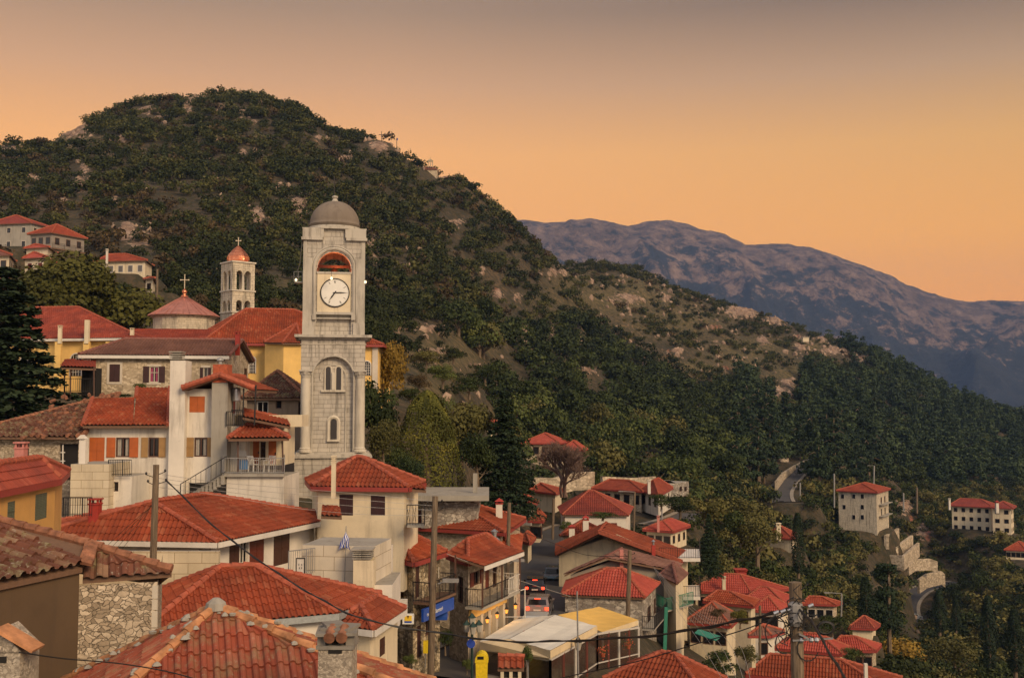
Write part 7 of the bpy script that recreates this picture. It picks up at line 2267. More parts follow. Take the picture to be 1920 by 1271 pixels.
def retaining(lab, pts, h, grp, th=.6):
    q = [P(*p) for p in pts]
    root = thing('retaining_wall', lab, 'wall', tuple(q[0]), group=grp)
    b = MB()
    for a, c in zip(q[:-1], q[1:]):
        c = Vector((c.x, c.y, a.z + (c.z - a.z)))
        d = (c - a); n = Vector((d.y, -d.x, 0)).normalized() * th
        b.prism([a, c, c - Vector((0, 0, h + .8)), a - Vector((0, 0, h + .8))], -n)
    b.build("wall", M['panelt'], root)
M['panelt'] = rubble('terrace_wall', (.42, .34, .24), (.62, .51, .37), (.40, .32, .23), 1.6)
GT = 'stepped stone terraces below the ashlar house'
retaining('upmost short terrace wall right below the ashlar house', [(1650, 1002, 262), (1662, 1004, 258), (1686, 990, 268)], 2.4, GT)
retaining('second terrace wall below the ashlar house, long and slanting', [(1672, 1024, 262), (1680, 1026, 260), (1712, 1003, 272)], 2.2, GT)
retaining('third terrace wall, the longest pale step above the rubble', [(1668, 1040, 258), (1695, 1042, 256), (1724, 1017, 270)], 2.6, GT)
retaining('curved terrace wall on the rubble slope above the road', [(1704, 1056, 272), (1716, 1048, 275), (1745, 1047, 280), (1758, 1052, 280)], 2.2, GT)
retaining('lowest terrace wall beside the valley road', [(1724, 1086, 280), (1738, 1076, 283), (1765, 1070, 290), (1772, 1076, 290)], 2.8, GT)
GR = 'pale walls lining the upper road'
retaining('pale wall stepping along the left side of the upper road', [(1457, 902, 283), (1470, 886, 300), (1492, 872, 318)], 1.5, GR)
retaining('short pale gate walls at the top of the upper road', [(1462, 862, 330), (1478, 858, 335), (1480, 862, 340), (1505, 866, 345)], 2.2, GR)
retaining('pale wall on the far side of the upper road', [(1500, 856, 350), (1520, 862, 352), (1540, 868, 356)], 1.4, GR)
retaining('low pale wall in the trees below the houses behind the bare tree', [(1000, 895, 165), (1040, 896, 166), (1075, 886, 168), (1115, 884, 172)], 2.0, 'low walls on the slope')
retaining('long low wall above the hedge right of the bare tree', [(1130, 893, 176), (1190, 896, 180), (1230, 893, 186)], 1.4, 'low walls on the slope')

def car(lab, u, v, Y, heading, paint, lights=None, s=1.0, body='hatch'):
    p = P(u, v, Y)
    root = thing('parked_car' if lights is None else 'car', lab, 'car', tuple(p), heading)
    Rm = Matrix.Rotation(heading, 3, 'Z')
    T = lambda x, y, z: p + Rm @ Vector((x * s, y * s, z * s))      # y forward
    W = .86
    side = [(-2.0, .35), (-2.05, .62), (-1.98, .92), (-1.80, 1.02), (-1.62, 1.40), (-1.35, 1.50), (.1, 1.50), (.45, 1.42), (1.05, .98), (1.85, .84), (2.05, .62), (2.02, .32), (1.5, .22), (-1.5, .22)]
    low = [q for q in side]
    b = MB(); n = len(side)
    def ring(x, inset):
        out = []
        for (y, z) in side:
            t = max(0, (z - .95) / .55); out.append(T(x * (1 - inset * t), y, z))
        return out
    a, c = ring(-W, .17), ring(W, .17)
    b.poly(a); b.poly(c[::-1])
    for i in range(n):
        j = (i + 1) % n; b.poly([a[i], c[i], c[j], a[j]])
    o = b.build("body", M[paint], root)
    bm = bmesh.new(); bm.from_mesh(o.data); bmesh.ops.bevel(bm, geom=bm.edges[:] , offset=.05 * s, segments=2, affect='EDGES'); bm.to_mesh(o.data); bm.free()
    g = MB()
    g.poly([T(-.66, -1.84, 1.03), T(.66, -1.84, 1.03), T(.60, -1.67, 1.38), T(-.60, -1.67, 1.38)])
    g.build("rear_window", M['glass'], root)
    MB().poly([T(.68, 1.10, 1.0), T(-.68, 1.10, 1.0), T(-.60, .52, 1.40), T(.60, .52, 1.40)]).build("windscreen", M['glass'], root)
    for sx in (-1, 1):
        MB().poly([T(sx * .865, -1.45, 1.02), T(sx * .865, .75, 1.02), T(sx * .765, .25, 1.38), T(sx * .765, -1.25, 1.38)]).build("side_window", M['glass'], root)
        for y in (-1.25, 1.3):
            c0 = T(sx * .80, y, .32)
            w = MB().tube([T(sx * .68, y, .32), T(sx * .90, y, .32)], .32 * s, 16).build("wheel", M['cable'], root)
            MB().tube([T(sx * .86, y, .32), T(sx * .915, y, .32)], .18 * s, 12).build("rim", M['steel'], w)
        MB().box(T(sx * .70, -2.03, .80), (.26 * s, .08 * s, .20 * s), heading).build("tail_light", M['taillight' if lights else 'redpaint'], root)
        MB().box(T(sx * .62, 2.02, .68), (.34 * s, .08 * s, .16 * s), heading).build("headlight", M['lampglass'], root)
        MB().box(T(sx * .97, .62, 1.02), (.14 * s, .08 * s, .12 * s), heading).build("mirror", M[paint], root)
        if lights:
            l = bpy.data.objects.new("brake_glow", bpy.data.lights.new("brake_glow", 'POINT')); COL.objects.link(l); l.parent = root
            l.location = (sx * .70, -2.25, .80); l.data.energy = 5; l.data.color = (1, .06, .02); l.data.shadow_soft_size = .1
    if lights: MB().box(T(0, -1.72, 1.44), (.42 * s, .06 * s, .06 * s), heading).build("brake_light", M['taillight'], root)
    MB().box(T(0, -2.07, .68), (.52 * s, .02 * s, .12 * s), heading).build("number_plate", M['frame_w'], root)
    MB().box(T(0, -2.06, .42), (1.6 * s, .08 * s, .16 * s), heading).build("bumper", M['cable'] if paint != 'paint_silver' else M[paint], root)
    MB().box(T(0, 2.06, .42), (1.6 * s, .08 * s, .16 * s), heading).build("bumper", M['cable'], root)
    return root
def paint(n, c):
    t = NT(n); t.color(c); t.bsdf.inputs["Roughness"].default_value = .25; t.bsdf.inputs["Metallic"].default_value = .3; t.bsdf.inputs["Coat Weight"].default_value = .6
    return t.m
M['paint_silver'] = paint('silver_car_paint', (.26, .22, .21)); M['paint_black'] = paint('dark_car_paint', (.012, .012, .016)); M['paint_blue'] = paint('dark_blue_car_paint', (.03, .06, .07)); M['paint_white'] = paint('pale_car_paint', (.62, .66, .68))
car('silver hatchback braking with red tail lights, nearer of the two in the street', 1012, 1151, 80, -.12, 'paint_silver', True, 1.0)
car('dark car with red brake lights ahead of the silver one', 1004, 1112, 95, -.05, 'paint_black', True)
car('dark teal car parked facing us against the right of the street', 1036, 1089, 106, math.pi - .1, 'paint_blue', None, .9)
car('pale car just above the peak of the white canopy', 1006, 1192, 68, -.1, 'paint_white', None, 1.0)
car('pale car with dark windows on the valley road', 1713, 1161, 284, -1.2, 'paint_white', None, 1.1)


def cafe():
    root = thing('canopy', 'big white ridge canopy with a cream valance over the cafe terrace', 'canopy', tuple(P(1000, 1260, 56)))
    ra, rb = P(955, 1197, 53.6), P(1041, 1152, 63.0)
    la, lb = P(899, 1202, 54.5), P(967, 1160, 63.5)
    ea, eb = P(1032, 1219, 50.5), P(1120, 1173, 60.0)
    b = MB()
    def sheet(b, a, c, d, e, n=6, sag=.10):
        for i in range(n):
            for j in range(n):
                f = lambda s, t: (a * (1 - s) + c * s) * (1 - t) + (e * (1 - s) + d * s) * t + Vector((0, 0, -sag * math.sin(math.pi * s) * math.sin(math.pi * t) + .02 * math.sin(s * 20)))
                b.poly([f(i / n, j / n), f((i + 1) / n, j / n), f((i + 1) / n, (j + 1) / n), f(i / n, (j + 1) / n)])
    sheet(b, la, ra, rb, lb); sheet(b, ra, ea, eb, rb)
    b.build("canvas", M['canvas_w'], root)
    v = MB(); dn = Vector((0, 0, -.42))
    for p, q in ((la, ra), (ra, ea), (ea, eb)):
        n = max(3, int((q - p).length / .28))
        for i in range(n):
            a_, c_ = p + (q - p) * (i / n), p + (q - p) * ((i + 1) / n); m = (a_ + c_) / 2
            v.poly([a_ + dn * .8, m + dn, c_ + dn * .8, c_, a_])
    # flat valance strip of the near gable end
    v.poly([la + dn, P(1032, 1234, 50.5), ea, ra, la])
    v.build("valance", M['canvas_v'], root)
    y = thing('canopy', 'yellow canvas canopy behind the white one', 'canopy', tuple(P(1120, 1230, 66)))
    a, b_, c, d = P(1129, 1184, 62), P(1197, 1162, 68), P(1123, 1137, 73), P(1046, 1152, 68)
    b = MB(); sheet(b, a, b_, c, d, 6, .15); b.build("canvas", M['canvas_y'], y)
    w = MB()
    for p, q in ((d, a), (a, b_)): w.poly([p + Vector((0, 0, -.3)), q + Vector((0, 0, -.3)), q, p])
    w.build("valance", M['canvas_v'], y)
    for u, v0, v1, Y in ((1130, 1186, 1225, 62.2), (1196, 1164, 1200, 68)): MB().tube([P(u, v0, Y), P(u, v1, Y)], .06, 6).build("post", M['frame_w'], y)
    # glazed enclosure under the canopies
    g = thing('cafe_terrace', 'glazed cafe terrace with red-brown posts and black railing under the canopies', 'cafe', tuple(P(1080, 1260, 55)))
    p0, p1 = ea + Vector((0, .3, -.5)), eb + Vector((0, .3, -.5))
    l0 = la + Vector((.3, .3, -.5))
    p2 = P(1197, 1164, 67.6); p2.z -= .4
    def run(p, q, n, mat='glass_cafe'):
        bp = MB(); bg = MB()
        for i in range(n + 1):
            x = p + (q - p) * (i / n); MB().obox(x, x - Vector((0, 0, 2.3)), .13, .13).build("post", M['redwood' if i % 2 else 'frame_w'], g)
        d_ = Vector((0, 0, -2.3))
        bg.poly([p + d_, q + d_, q, p]); bg.build("glazing", M[mat], g)
        MB().obox(p - Vector((0, 0, 1.6)), q - Vector((0, 0, 1.6)), .07, .06).obox(p, q, .09, .1).build("rail", M['frame_w'], g)
    run(p0, p1, 4); run(l0, p0, 3); run(p1, p2, 4)
    fl = [l0 + Vector((-.4, -.4, -2.3)), p0 + Vector((.9, -.8, -2.3)), p2 + Vector((1.4, -.4, -2.4)), p2 + Vector((-6, 5, -2.4)), l0 + Vector((0, 12, -2.4))]
    z = min(q.z for q in fl)
    for q in fl: q.z = z
    slab(g, fl, 2.5, 'rubble_grey', 'terrace_base')
    railing(g, [fl[0], fl[1], fl[2]], 1.0, step=.14)
    CLEAR.append((3, 58, 12))
    for i, (u, v, Y, lab) in enumerate(((1130, 1224, 58.5, 'flower pot with red and yellow blooms hung on the terrace railing'), (1178, 1209, 63.5, 'flower pot with orange blooms at the far end of the terrace railing'))):
        p = P(u, v, Y); r = thing('flower_pot', lab, 'flower pot', tuple(p))
        MB().lathe(p, [(.10, -.2), (.15, 0)], 10).build("pot", M['brick'], r)
        for k, mt in ((0, 'leaf_mid'), (1, 'bloom')):
            q = leaf_quads(rng.normal(size=(60, 3)) * .13 + np.array([p.x, p.y, p.z + .15]), rng.normal(size=(60, 3)), .08, rng)
            f = np.arange(240).reshape(-1, 4); mesh_np("foliage" if not k else "blossom", q.reshape(-1, 3) - np.array(p), f, M[mt], attrs=[("tone", 'FACE', rng.random(60))], parent=r)
M['bloom'] = simple('blossom', (.65, .12, .05), .7)
def cg():
    t = NT('cafe_glazing'); t.color((.06, .04, .03)); t.bsdf.inputs["Roughness"].default_value = .15; t.bsdf.inputs["Alpha"].default_value = .72; return t.m
M['glass_cafe'] = cg()
cafe()
def small_chimney():
    Y = 40; t = P(958, 1228, Y)
    root = thing('chimney', 'cream chimney with a little curved red tile roof in front of the white canopy', 'chimney', (t.x, Y, t.z - 3))
    w = .76
    MB().box((t.x, Y, t.z - 1.9), (w, w, 2.3)).build("stack", M['cream'], root)
    b = MB()
    for sx in (-1, 0, 1): b.box((t.x + sx * w * .42, Y, t.z - .63), (.12, w, .26))
    b.build("vent_pier", M['cream'], root)
    MB().box((t.x, Y, t.z - .63), (w * .8, w * .7, .24)).build("vent_opening", M['black'], root)
    a, c, d, e = Vector((t.x - .48, Y - .42, t.z - .34)), Vector((t.x + .48, Y - .42, t.z - .34)), Vector((t.x + .48, Y, t.z - .05)), Vector((t.x - .48, Y, t.z - .05))
    k = Vector((0, .84, 0))
    roof(root, [[a, c, d, e], [c + k, a + k, e, d]], [(e, d)], 'tile_red', 'ridge_red', 40, rr=.09)
small_chimney()
M['yellowbin'] = simple('yellow_plastic', (.80, .58, .02), .45)
def post_box():
    Y = 52; p = P(903, 1271, Y)
    t = P(903, 1224, Y); root = thing('street_bin', 'bright yellow roll-top street bin beside the cafe terrace', 'bin', tuple(p))
    w = .64; z1 = t.z; z0 = p.z - .8
    b = MB().prism([(t.x - w / 2, Y, z1 - .45)] + [(t.x - w / 2 * math.cos(math.pi * k / 8), Y, z1 - .38 + .38 * math.sin(math.pi * k / 8)) for k in range(9)] + [(t.x + w / 2, Y, z1 - .45)], (0, .7, 0))
    b.build("hood", M['yellowbin'], root)
    MB().prism([(t.x - w * .40, Y + .02, z0), (t.x + w * .40, Y + .02, z0), (t.x + w * .45, Y + .02, z1 - .452), (t.x - w * .45, Y + .02, z1 - .452)], (0, .6, 0)).build("body", M['yellowbin'], root)
    MB().box((t.x - .05, Y - .012, z1 - .22), (.3, .02, .14)).build("slot", M['black'], root)
post_box()
yb = thing('box', 'small yellow box on a post beside the middle pole', 'box', tuple(P(800, 1232, 53)))
MB().box(tuple(P(800, 1212, 53)), (.32, .25, .58)).build("housing", M['yellowbin'], yb); MB().tube([P(798, 1224, 53), P(797, 1250, 53)], .03, 6).build("post", M['greymetal'], yb)
def four_lamp():
    Y = 50; b_ = P(885, 1275, Y); t = P(885, 1182, Y)
    root = thing('street_lamp', 'dark green lamp post with four glass lanterns in front of the lamplit house', 'street lamp', tuple(b_))
    MB().tube([b_ - Vector((0, 0, 1.5)), t], [.08, .05], 8).build("pole", M['lampgreen'], root)
    for (du, dv) in ((-10, 1184), (13, 1184), (0, 1171), (2, 1188)):
        q = P(885 + du, dv, Y - (.4 if dv == 1188 else 0))
        MB().tube([t - Vector((0, 0, .4)), Vector((q.x, q.y, q.z - .3)), q], .02, 5).build("arm", M['lampgreen'], root)
        l = MB().lathe(q, [(.10, 0), (.17, .34)], 6).build("lantern", M['lampglass'], root)
        MB().lathe((q.x, q.y, q.z + .34), [(.2, 0), (.12, .08), (.03, .2)], 6).build("lantern_cap", M['lampgreen'], l)
    q = P(883, 1206, Y - .1)
    MB().tube([q, q + Vector((0, -.03, 0))], .2, 16).build("road_sign", M['flagblue'], root)
    Y = 54; q = P(1084, 1218, Y); r2 = thing('street_lamp', 'single glass lantern on a post behind the terrace railing', 'street lamp', tuple(q))
    MB().tube([q - Vector((0, 0, 1.8)), q], .04, 8).build("pole", M['iron'], r2)
    l = MB().lathe(q, [(.11, 0), (.20, .40)], 6).build("lantern", M['lampglass'], r2)
    MB().lathe((q.x, q.y, q.z + .4), [(.23, 0), (.14, .1), (.03, .25)], 6).build("lantern_cap", M['iron'], l)
M['lampgreen'] = simple('dark_green_iron', (.02, .05, .04), .5, .3)
four_lamp()

M['signblue'] = simple('sign_blue', (.012, .07, .38), .4, 0, .08); M['signyellow'] = simple('sign_yellow', (.85, .55, .04), .4, 0, .05); M['signwhite'] = simple('sign_white', (.78, .78, .74), .4, 0, .05)
def text_on(root, body, p, a, n, size, mat='signwhite', name='lettering'):
    tx = bpy.data.curves.new("t", 'FONT'); tx.body = body; tx.size = size; tx.extrude = .004
    to = bpy.data.objects.new("tmp", tx); COL.objects.link(to)
    bpy.context.view_layer.update()
    me = bpy.data.meshes.new_from_object(to.evaluated_get(bpy.context.evaluated_depsgraph_get()))
    bpy.data.objects.remove(to)
    R = Matrix((a, UP, n)).transposed().to_4x4(); me.transform(Matrix.Translation(Vector(p) - Vector(root.location)) @ R)
    me.materials.clear(); me.materials.append(M[mat]); me.name = name
    o = bpy.data.objects.new(name, me); COL.objects.link(o); o.parent = root
def signs():
    A_, a_, n_, ln_ = face_line(hA, 'R')
    z = P(776, 1156, 51.6).z
    root = thing('shop_sign', 'long blue fascia sign with small white lettering above the corner shop', 'sign', tuple(face_pt(hA, 'R', 0, z, .4)))
    p, q = face_pt(hA, 'R', -.5, z, .75), face_pt(hA, 'R', ln_ * .98, z, .75)
    MB().obox(p, q, .12, .60).build("panel", M['signblue'], root)
    text_on(root, SIGN_TEXT, p + a_ * .35 + n_ * .07 - UP * .10, a_, n_, .30)
    Y = 50.2; a, c = P(755, 1150, Y), P(776, 1169, Y)
    r2 = thing('shop_sign', 'square white box sign with a yellow and blue panel at the corner shop', 'sign', ((a.x + c.x) / 2, Y, c.z))
    cx, cz, w, h = (a.x + c.x) / 2, (a.z + c.z) / 2, c.x - a.x, a.z - c.z
    MB().box((cx, Y, cz), (w, .14, h)).build("housing", M['signwhite'], r2)
    MB().box((cx, Y - .075, cz + h * .08), (w * .64, .012, h * .52)).build("yellow_panel", M['signyellow'], r2)
    MB().box((cx, Y - .075, cz - h * .28), (w * .64, .012, h * .16)).build("blue_panel", M['signblue'], r2)
    MB().prism([(cx - .05, Y - .085, cz + .16), (cx + .05, Y - .085, cz + .16), (cx, Y - .085, cz + .02)], (0, -.01, 0)).build("emblem", M['frame_b'], r2)
    Y = 54.6; a, c = P(816, 1130, Y), P(838, 1160, Y)
    r3 = thing('awning', 'rounded blue awning with faint lettering between the two street houses', 'awning', ((a.x + c.x) / 2, Y, c.z))
    b = MB(); x0, x1 = a.x, c.x
    pr = [(Y + 1.0, a.z)] + [(Y + 1.0 - 1.0 * math.sin(t), a.z - .85 + .85 * math.cos(t)) for t in [i * .196 for i in range(1, 9)]]
    for (y0, z0), (y1, z1) in zip(pr[:-1], pr[1:]): b.poly([(x0, y0, z0), (x1, y0, z0), (x1, y1, z1), (x0, y1, z1)])
    b.prism([(x0, y, z) for y, z in pr] + [(x0, Y + 1.0, a.z - .85)], (.01, 0, 0)); b.prism([(x1, y, z) for y, z in pr] + [(x1, Y + 1.0, a.z - .85)], (.01, 0, 0))
    b.build("canvas", M['signblue'], r3)
SIGN_TEXT = "nu Dip Banneri"
signs()

T1 = pole_thing('weathered utility pole rising in front of the long red roof on the left', 293, 871, 287, 1056, 38, 12, ext=1.5)
T2 = pole_thing('tall utility pole at the street corner before the rubble house', 816, 930, 808, 1248, 50.5, 11.5)
T3 = pole_thing('utility pole in front of the rosy-roofed rubble house', 1181, 1031, 1177, 1158, 77, 8, ext=3)
T5 = pole_thing('dark utility pole on the left side of the street beyond the long balcony', 955, 942, 949, 1165, 68, 7, ext=1)
def near_pole():
    Y = 19.5
    t, b_ = P(1491, 1091, Y), P(1497, 1290, Y)
    root = thing('utility_pole', 'thick near utility pole tangled in black cables at the bottom right', 'pole', tuple(b_ + Vector((0, 0, -1))))
    r = .115
    MB().tube([b_ - Vector((0, 0, 3)), b_ * .5 + t * .5, t], [r * 1.05, r, r * .98], 16).build("pole", M['polewood'], root)
    MB().lathe(P(1491, 1143, Y - .05), [(.10, -.28), (.135, -.22), (.135, .10), (.06, .16)], 12).build("junction_box", M['greymetal'], root)
    rg = random.Random(5); b = MB()
    for i in range(16):
        a = P(1491 + rg.uniform(-14, 14), 1118 + rg.uniform(0, 60), Y - .15)
        pts = [a]
        for k in range(6): a = a + Vector((rg.uniform(-.16, .16), rg.uniform(-.03, .03), rg.uniform(-.16, .12))); pts.append(a)
        b.tube(pts, .010, 5, caps=False)
    for (u, v, ru, rv, ph) in ((1515, 1215, 20, 24, .3), (1455, 1185, 20, 30, 2.0), (1470, 1205, 16, 20, 1.2)):
        pts = [P(u + ru * math.cos(ph + k * .5), v + rv * math.sin(ph + k * .5), Y - .12) for k in range(11)]; b.tube(pts, .012, 5, caps=False)
    b.build("cable_tangle", M['cable'], root)
    co = MB()
    for j in range(7):
        co.tube([P(1548 + (17 - j * .5) * math.cos(k * .45 + j), 1177 + (13 - j * .4) * math.sin(k * .45 + j), Y + .05 - j * .012) for k in range(15)], .010, 5, caps=False)
    co.build("cable_coil", M['cable'], root)
    br = MB().obox(P(1486, 1200, Y - .12), P(1562, 1196, Y - .12), .03, .03).obox(P(1497, 1187, Y - .15), P(1515, 1196, Y - .15), .12, .03)
    for u in (1503, 1521, 1531): br.lathe(P(u, 1200, Y - .12), [(.035, -.03), (.05, 0), (.035, .05)], 8)
    for u in (1451, 1464, 1477, 1516): br.tube([P(u, 1150 - (u - 1451) * .2, Y - .1), P(u + 9, 1146 - (u - 1451) * .2, Y - .1)], .035, 7)
    br.build("bracket", M['steel'], root)
    return t, b_
near_pole()
def wire(lab, pts, r, mat='cable', grp=None, sag=0.0, twist=False):
    q = [P(*p) for p in pts]
    out = []
    for i in range(len(q) - 1):
        p0, p1, p2, p3 = q[max(i - 1, 0)], q[i], q[i + 1], q[min(i + 2, len(q) - 1)]
        for s in range(8):
            t = s / 8
            out.append(.5 * ((2 * p1) + (p2 - p0) * t + (2 * p0 - 5 * p1 + 4 * p2 - p3) * t * t + (3 * p1 - p0 - 3 * p2 + p3) * t ** 3))
    out.append(q[-1])
    b = MB().tube(out, r, 6)
    if twist:
        b.tube([p + Vector((0, r * 1.5 * math.sin(i * .9), r * 1.6 * math.cos(i * .9))) for i, p in enumerate(out)], r * .8, 5)
    o = b.build("overhead_wire", M[mat]); tag(o, lab, 'cable', grp)
GW = 'overhead cables'
wire('thick twisted black cable sagging from the near pole across to the middle pole', [(1487, 1136, 19.5), (1440, 1152, 20), (1360, 1168, 21.5), (1230, 1190, 24), (1080, 1200, 28), (960, 1202, 31), (850, 1190, 33), (690, 1162, 33), (600, 1122, 33.5), (500, 1060, 34.5), (400, 985, 36), (310, 898, 38)], .021, twist=True, grp=GW)
wire('second thick black cable leaving the near pole to the left bottom', [(1487, 1142, 19.4), (1400, 1178, 20), (1310, 1205, 21), (1200, 1238, 22.5), (1090, 1262, 24), (960, 1290, 26)], .012, grp=GW)
wire('heavy cable pair dropping from the near pole to the bottom right', [(1497, 1140, 19.4), (1525, 1170, 18.5), (1552, 1218, 17), (1585, 1271, 15.5), (1620, 1330, 14)], .020, twist=True, grp=GW)
wire('black cable crossing the nearest roof in the bottom left corner', [(36, 1222, 12.3), (120, 1234, 13), (230, 1244, 14), (330, 1262, 14.5), (420, 1290, 15)], .009, grp=GW)
for i, (dv, dm) in enumerate(((0, 0), (8, 3), (16, 7), (25, 12))):
    wire(['topmost', 'second', 'third', 'lowest'][i] + ' of the four pale wires strung from the left pole towards the cream house', [(296, 888 + dv, 38), (420, 905 + dv, 42), (560, 916 + dv + dm, 47), (700, 928 + dv + dm, 50), (815, 940 + dv, 50.5)], .008, 'cable_pale', GW)
    wire(['steepest', 'second steepest', 'third steepest', 'flattest'][i] + ' of the dark wires falling left behind the left pole', [(288, 940 + i * 2, 38.3), (262 - i * 7, 985, 42), (225 - i * 12, 1034, 45)], .008, 'cable', GW)
for i in range(5):
    wire(['first', 'second', 'third', 'fourth', 'fifth'][i] + ' from the left of the pale wires fanning down to the lower right roofs', [(1225 + i * 3, 1062 + i * 3, 78), (1262 + i * 9, 1130 + i * 2, 68), (1310 + i * 17, 1200 - i, 56), (1362 + i * 12, 1285, 42)], .010, 'cable_pale', GW)
wire('dark cable crossing the street from the cream gable to the second pole', [(950, 985, 68), (1030, 1015, 80), (1100, 1040, 85), (1180, 1042, 77)], .02, 'cable', GW)
wire('pale wire crossing the street above the braking cars', [(838, 1038, 55), (935, 1075, 62), (1000, 1096, 68), (1070, 1118, 76)], .018, 'cable_pale', GW)
for (u0, v0, u1, v1, Y, w, lab, arm) in ((1038, 935, 1036, 985, 118, 5, 'thin dark pole beside the bend of the street', 0), (1190, 922, 1188, 985, 140, 4, 'thin pole before the large stone house', 1), (295, 505, 295, 552, 150, 4, 'bare pale pole right of the walnut tree', 0),
     (1564, 888, 1564, 940, 262, 3, 'pole left of the ashlar house', 0), (1719, 914, 1719, 952, 300, 4, 'pole standing alone right of the ashlar house', 0), (1694, 924, 1694, 948, 290, 3, 'short pole right beside the ashlar house', 0), (1639, 873, 1638, 900, 330, 3, 'street lamp in the wood above the ashlar house', 1),
     (1241, 955, 1241, 990, 135, 3, 'thin mast above the small rosy-roofed house', 0), (1425, 1135, 1424, 1220, 80, 5, 'dark wooden pole left of the thick near pole', 0), (1578, 1112, 1577, 1142, 130, 3, 'street lamp right of the separate cream house', 1), (1082, 1108, 1085, 1250, 50, 3, 'thin stay pole in front of the white canopy', 0), (1500, 905, 1500, 940, 270, 3, 'pole beside the upper road', 0)):
    t, b_ = P(u0, v0, Y), P(u1, v1, Y)
    g = thing('street_lamp' if 'street lamp' in lab else 'utility_pole', lab, 'street lamp' if 'street lamp' in lab else 'pole', tuple(b_))
    MB().tube([b_ - Vector((0, 0, 1.5)), t], w / F * Y / 2, 7).build("pole", M['polewood' if w > 3 else 'greymetal'], g)
    if arm: MB().obox(t, t + Vector((-1.6, 0, .1)), .08, .08).box((t.x - 1.8, t.y, t.z + .08), (.6, .25, .12)).build("lamp_head", M['greymetal'], g)
for (u, v, Y, L, lab) in ((845, 1088, 50, 24, 'pale street light arm on the middle pole'), (972, 1050, 67, 16, 'pale street light arm on the pole beyond the long balcony')):
    p = P(u, v, Y); g = thing('street_lamp', lab, 'street lamp', tuple(p))
    q = P(u - L, v + 6, Y); MB().tube([q, P(u - 8, v + 1, Y)], .03, 6).build("arm", M['greymetal'], g); MB().box(tuple(p), (.75, .25, .16)).build("lamp_head", M['greymetal'], g)
gp = thing('banner_frame', 'white tubular goal-like frame standing over the street edge', 'frame', tuple(P(980, 1160, 66)))
MB().tube([P(944, 1110, 64), P(962, 1110, 65), P(984, 1104, 66), P(984, 1160, 66)], .05, 8).tube([P(944, 1156, 64), P(984, 1156, 66)], .03, 6).build("tube_frame", M['frame_w'], gp)
gm = thing('awning', 'green canvas awning among the lower right houses', 'awning', tuple(P(1320, 1195, 80)))
MB().prism([P(1302, 1186, 80), P(1342, 1200, 78), P(1352, 1192, 84), P(1310, 1178, 86)], (0, 0, -.06)).build("canvas", M['canvas_g'], gm)
OPEN.append((1688, 1742, 1120, 1180, 284)); OPEN.append((1700, 1775, 1080, 1125, 300)); OPEN.append((1455, 1500, 880, 925, 290))
gc = thing('post', 'teal painted corner post of the scaffolding beside the rubble house', 'post', tuple(P(1248, 1222, 70)))
MB().obox(P(1249, 1138, 70), P(1246, 1225, 70), .22, .22).build("post", M['greenrail'], gc)
build_terrain()
build_roads()

def tree_px(name, lab, kind, mat, u, vbase, vtop, Y, wpx, **k):
    b, t = P(u, vbase, Y), P(u, vtop, Y)
    h = t.z - b.z
    unit = {'round': .80, 'wide': 1.05, 'bush': 1.05, 'pine': .70, 'fir': .62, 'cypress': .20, 'ivy': .74}[kind]
    w = (wpx / F * Y) / (h * unit)
    return place_tree(name, lab, kind, mat, b.x, Y, h, w, z=b.z, **k)
tree_px('fir_tree', 'huge dark fir at the left edge in front of the yellow church wing', 'fir', 'leaf_fir', 0, 860, 505, 70, 400, var=1, n=26000, leaf=.020)
tree_px('walnut_tree', 'great spreading walnut tree with yellowing leaves above the church wing', 'bush', 'leaf_walnut', 180, 680, 438, 128, 330, var=2, n=18000, leaf=.028)
tree_px('plane_tree', 'golden autumn tree against the right side of the clock tower', 'bush', 'leaf_gold', 722, 770, 582, 104, 108, var=3, n=6000, leaf=.034)
tree_px('ivy_mound', 'tall yellow-green ivy-clad mound right of the clock tower', 'ivy', 'leaf_ivy', 800, 925, 732, 86, 128, var=4, n=12000, leaf=.020, cat='shrub')
tree_px('fir_tree', 'tall black-green fir beside the flat concrete roof', 'fir', 'leaf_fir', 946, 955, 735, 98, 150, var=5, n=20000, leaf=.022)
tree_px('laurel_tree', 'dark leafy tree at the right foot of the clock tower', 'round', 'leaf_dark', 702, 880, 700, 80, 105, var=6, n=5000, leaf=.036)
tree_px('pine_tree', 'round dark pine in front of the ivy mound', 'bush', 'leaf_pine', 772, 915, 815, 78, 70, var=7, n=4000, leaf=.030)
tree_px('laurel_tree', 'dark olive tree between the ivy mound and the tall fir', 'round', 'leaf_olive', 862, 905, 735, 100, 125, var=8, n=5000, leaf=.036)
tree_px('laurel_tree', 'low dark bush below the golden tree', 'bush', 'leaf_dark', 738, 920, 810, 79, 90, var=9, n=4000, leaf=.032, cat='shrub')
tree_px('laurel_tree', 'dark tree filling the gap left of the tall fir', 'round', 'leaf_dark', 895, 930, 800, 96, 80, var=6, n=5000, leaf=.036)
tree_px('laurel_tree', 'shaded tree right of the clock tower base', 'round', 'leaf_olive', 718, 905, 770, 76, 70, var=8, n=5000, leaf=.036)
tree_px('laurel_tree', 'sunlit olive bush above the ivy mound', 'bush', 'leaf_mid', 815, 800, 722, 110, 90, var=9, n=4000, leaf=.032, cat='shrub')
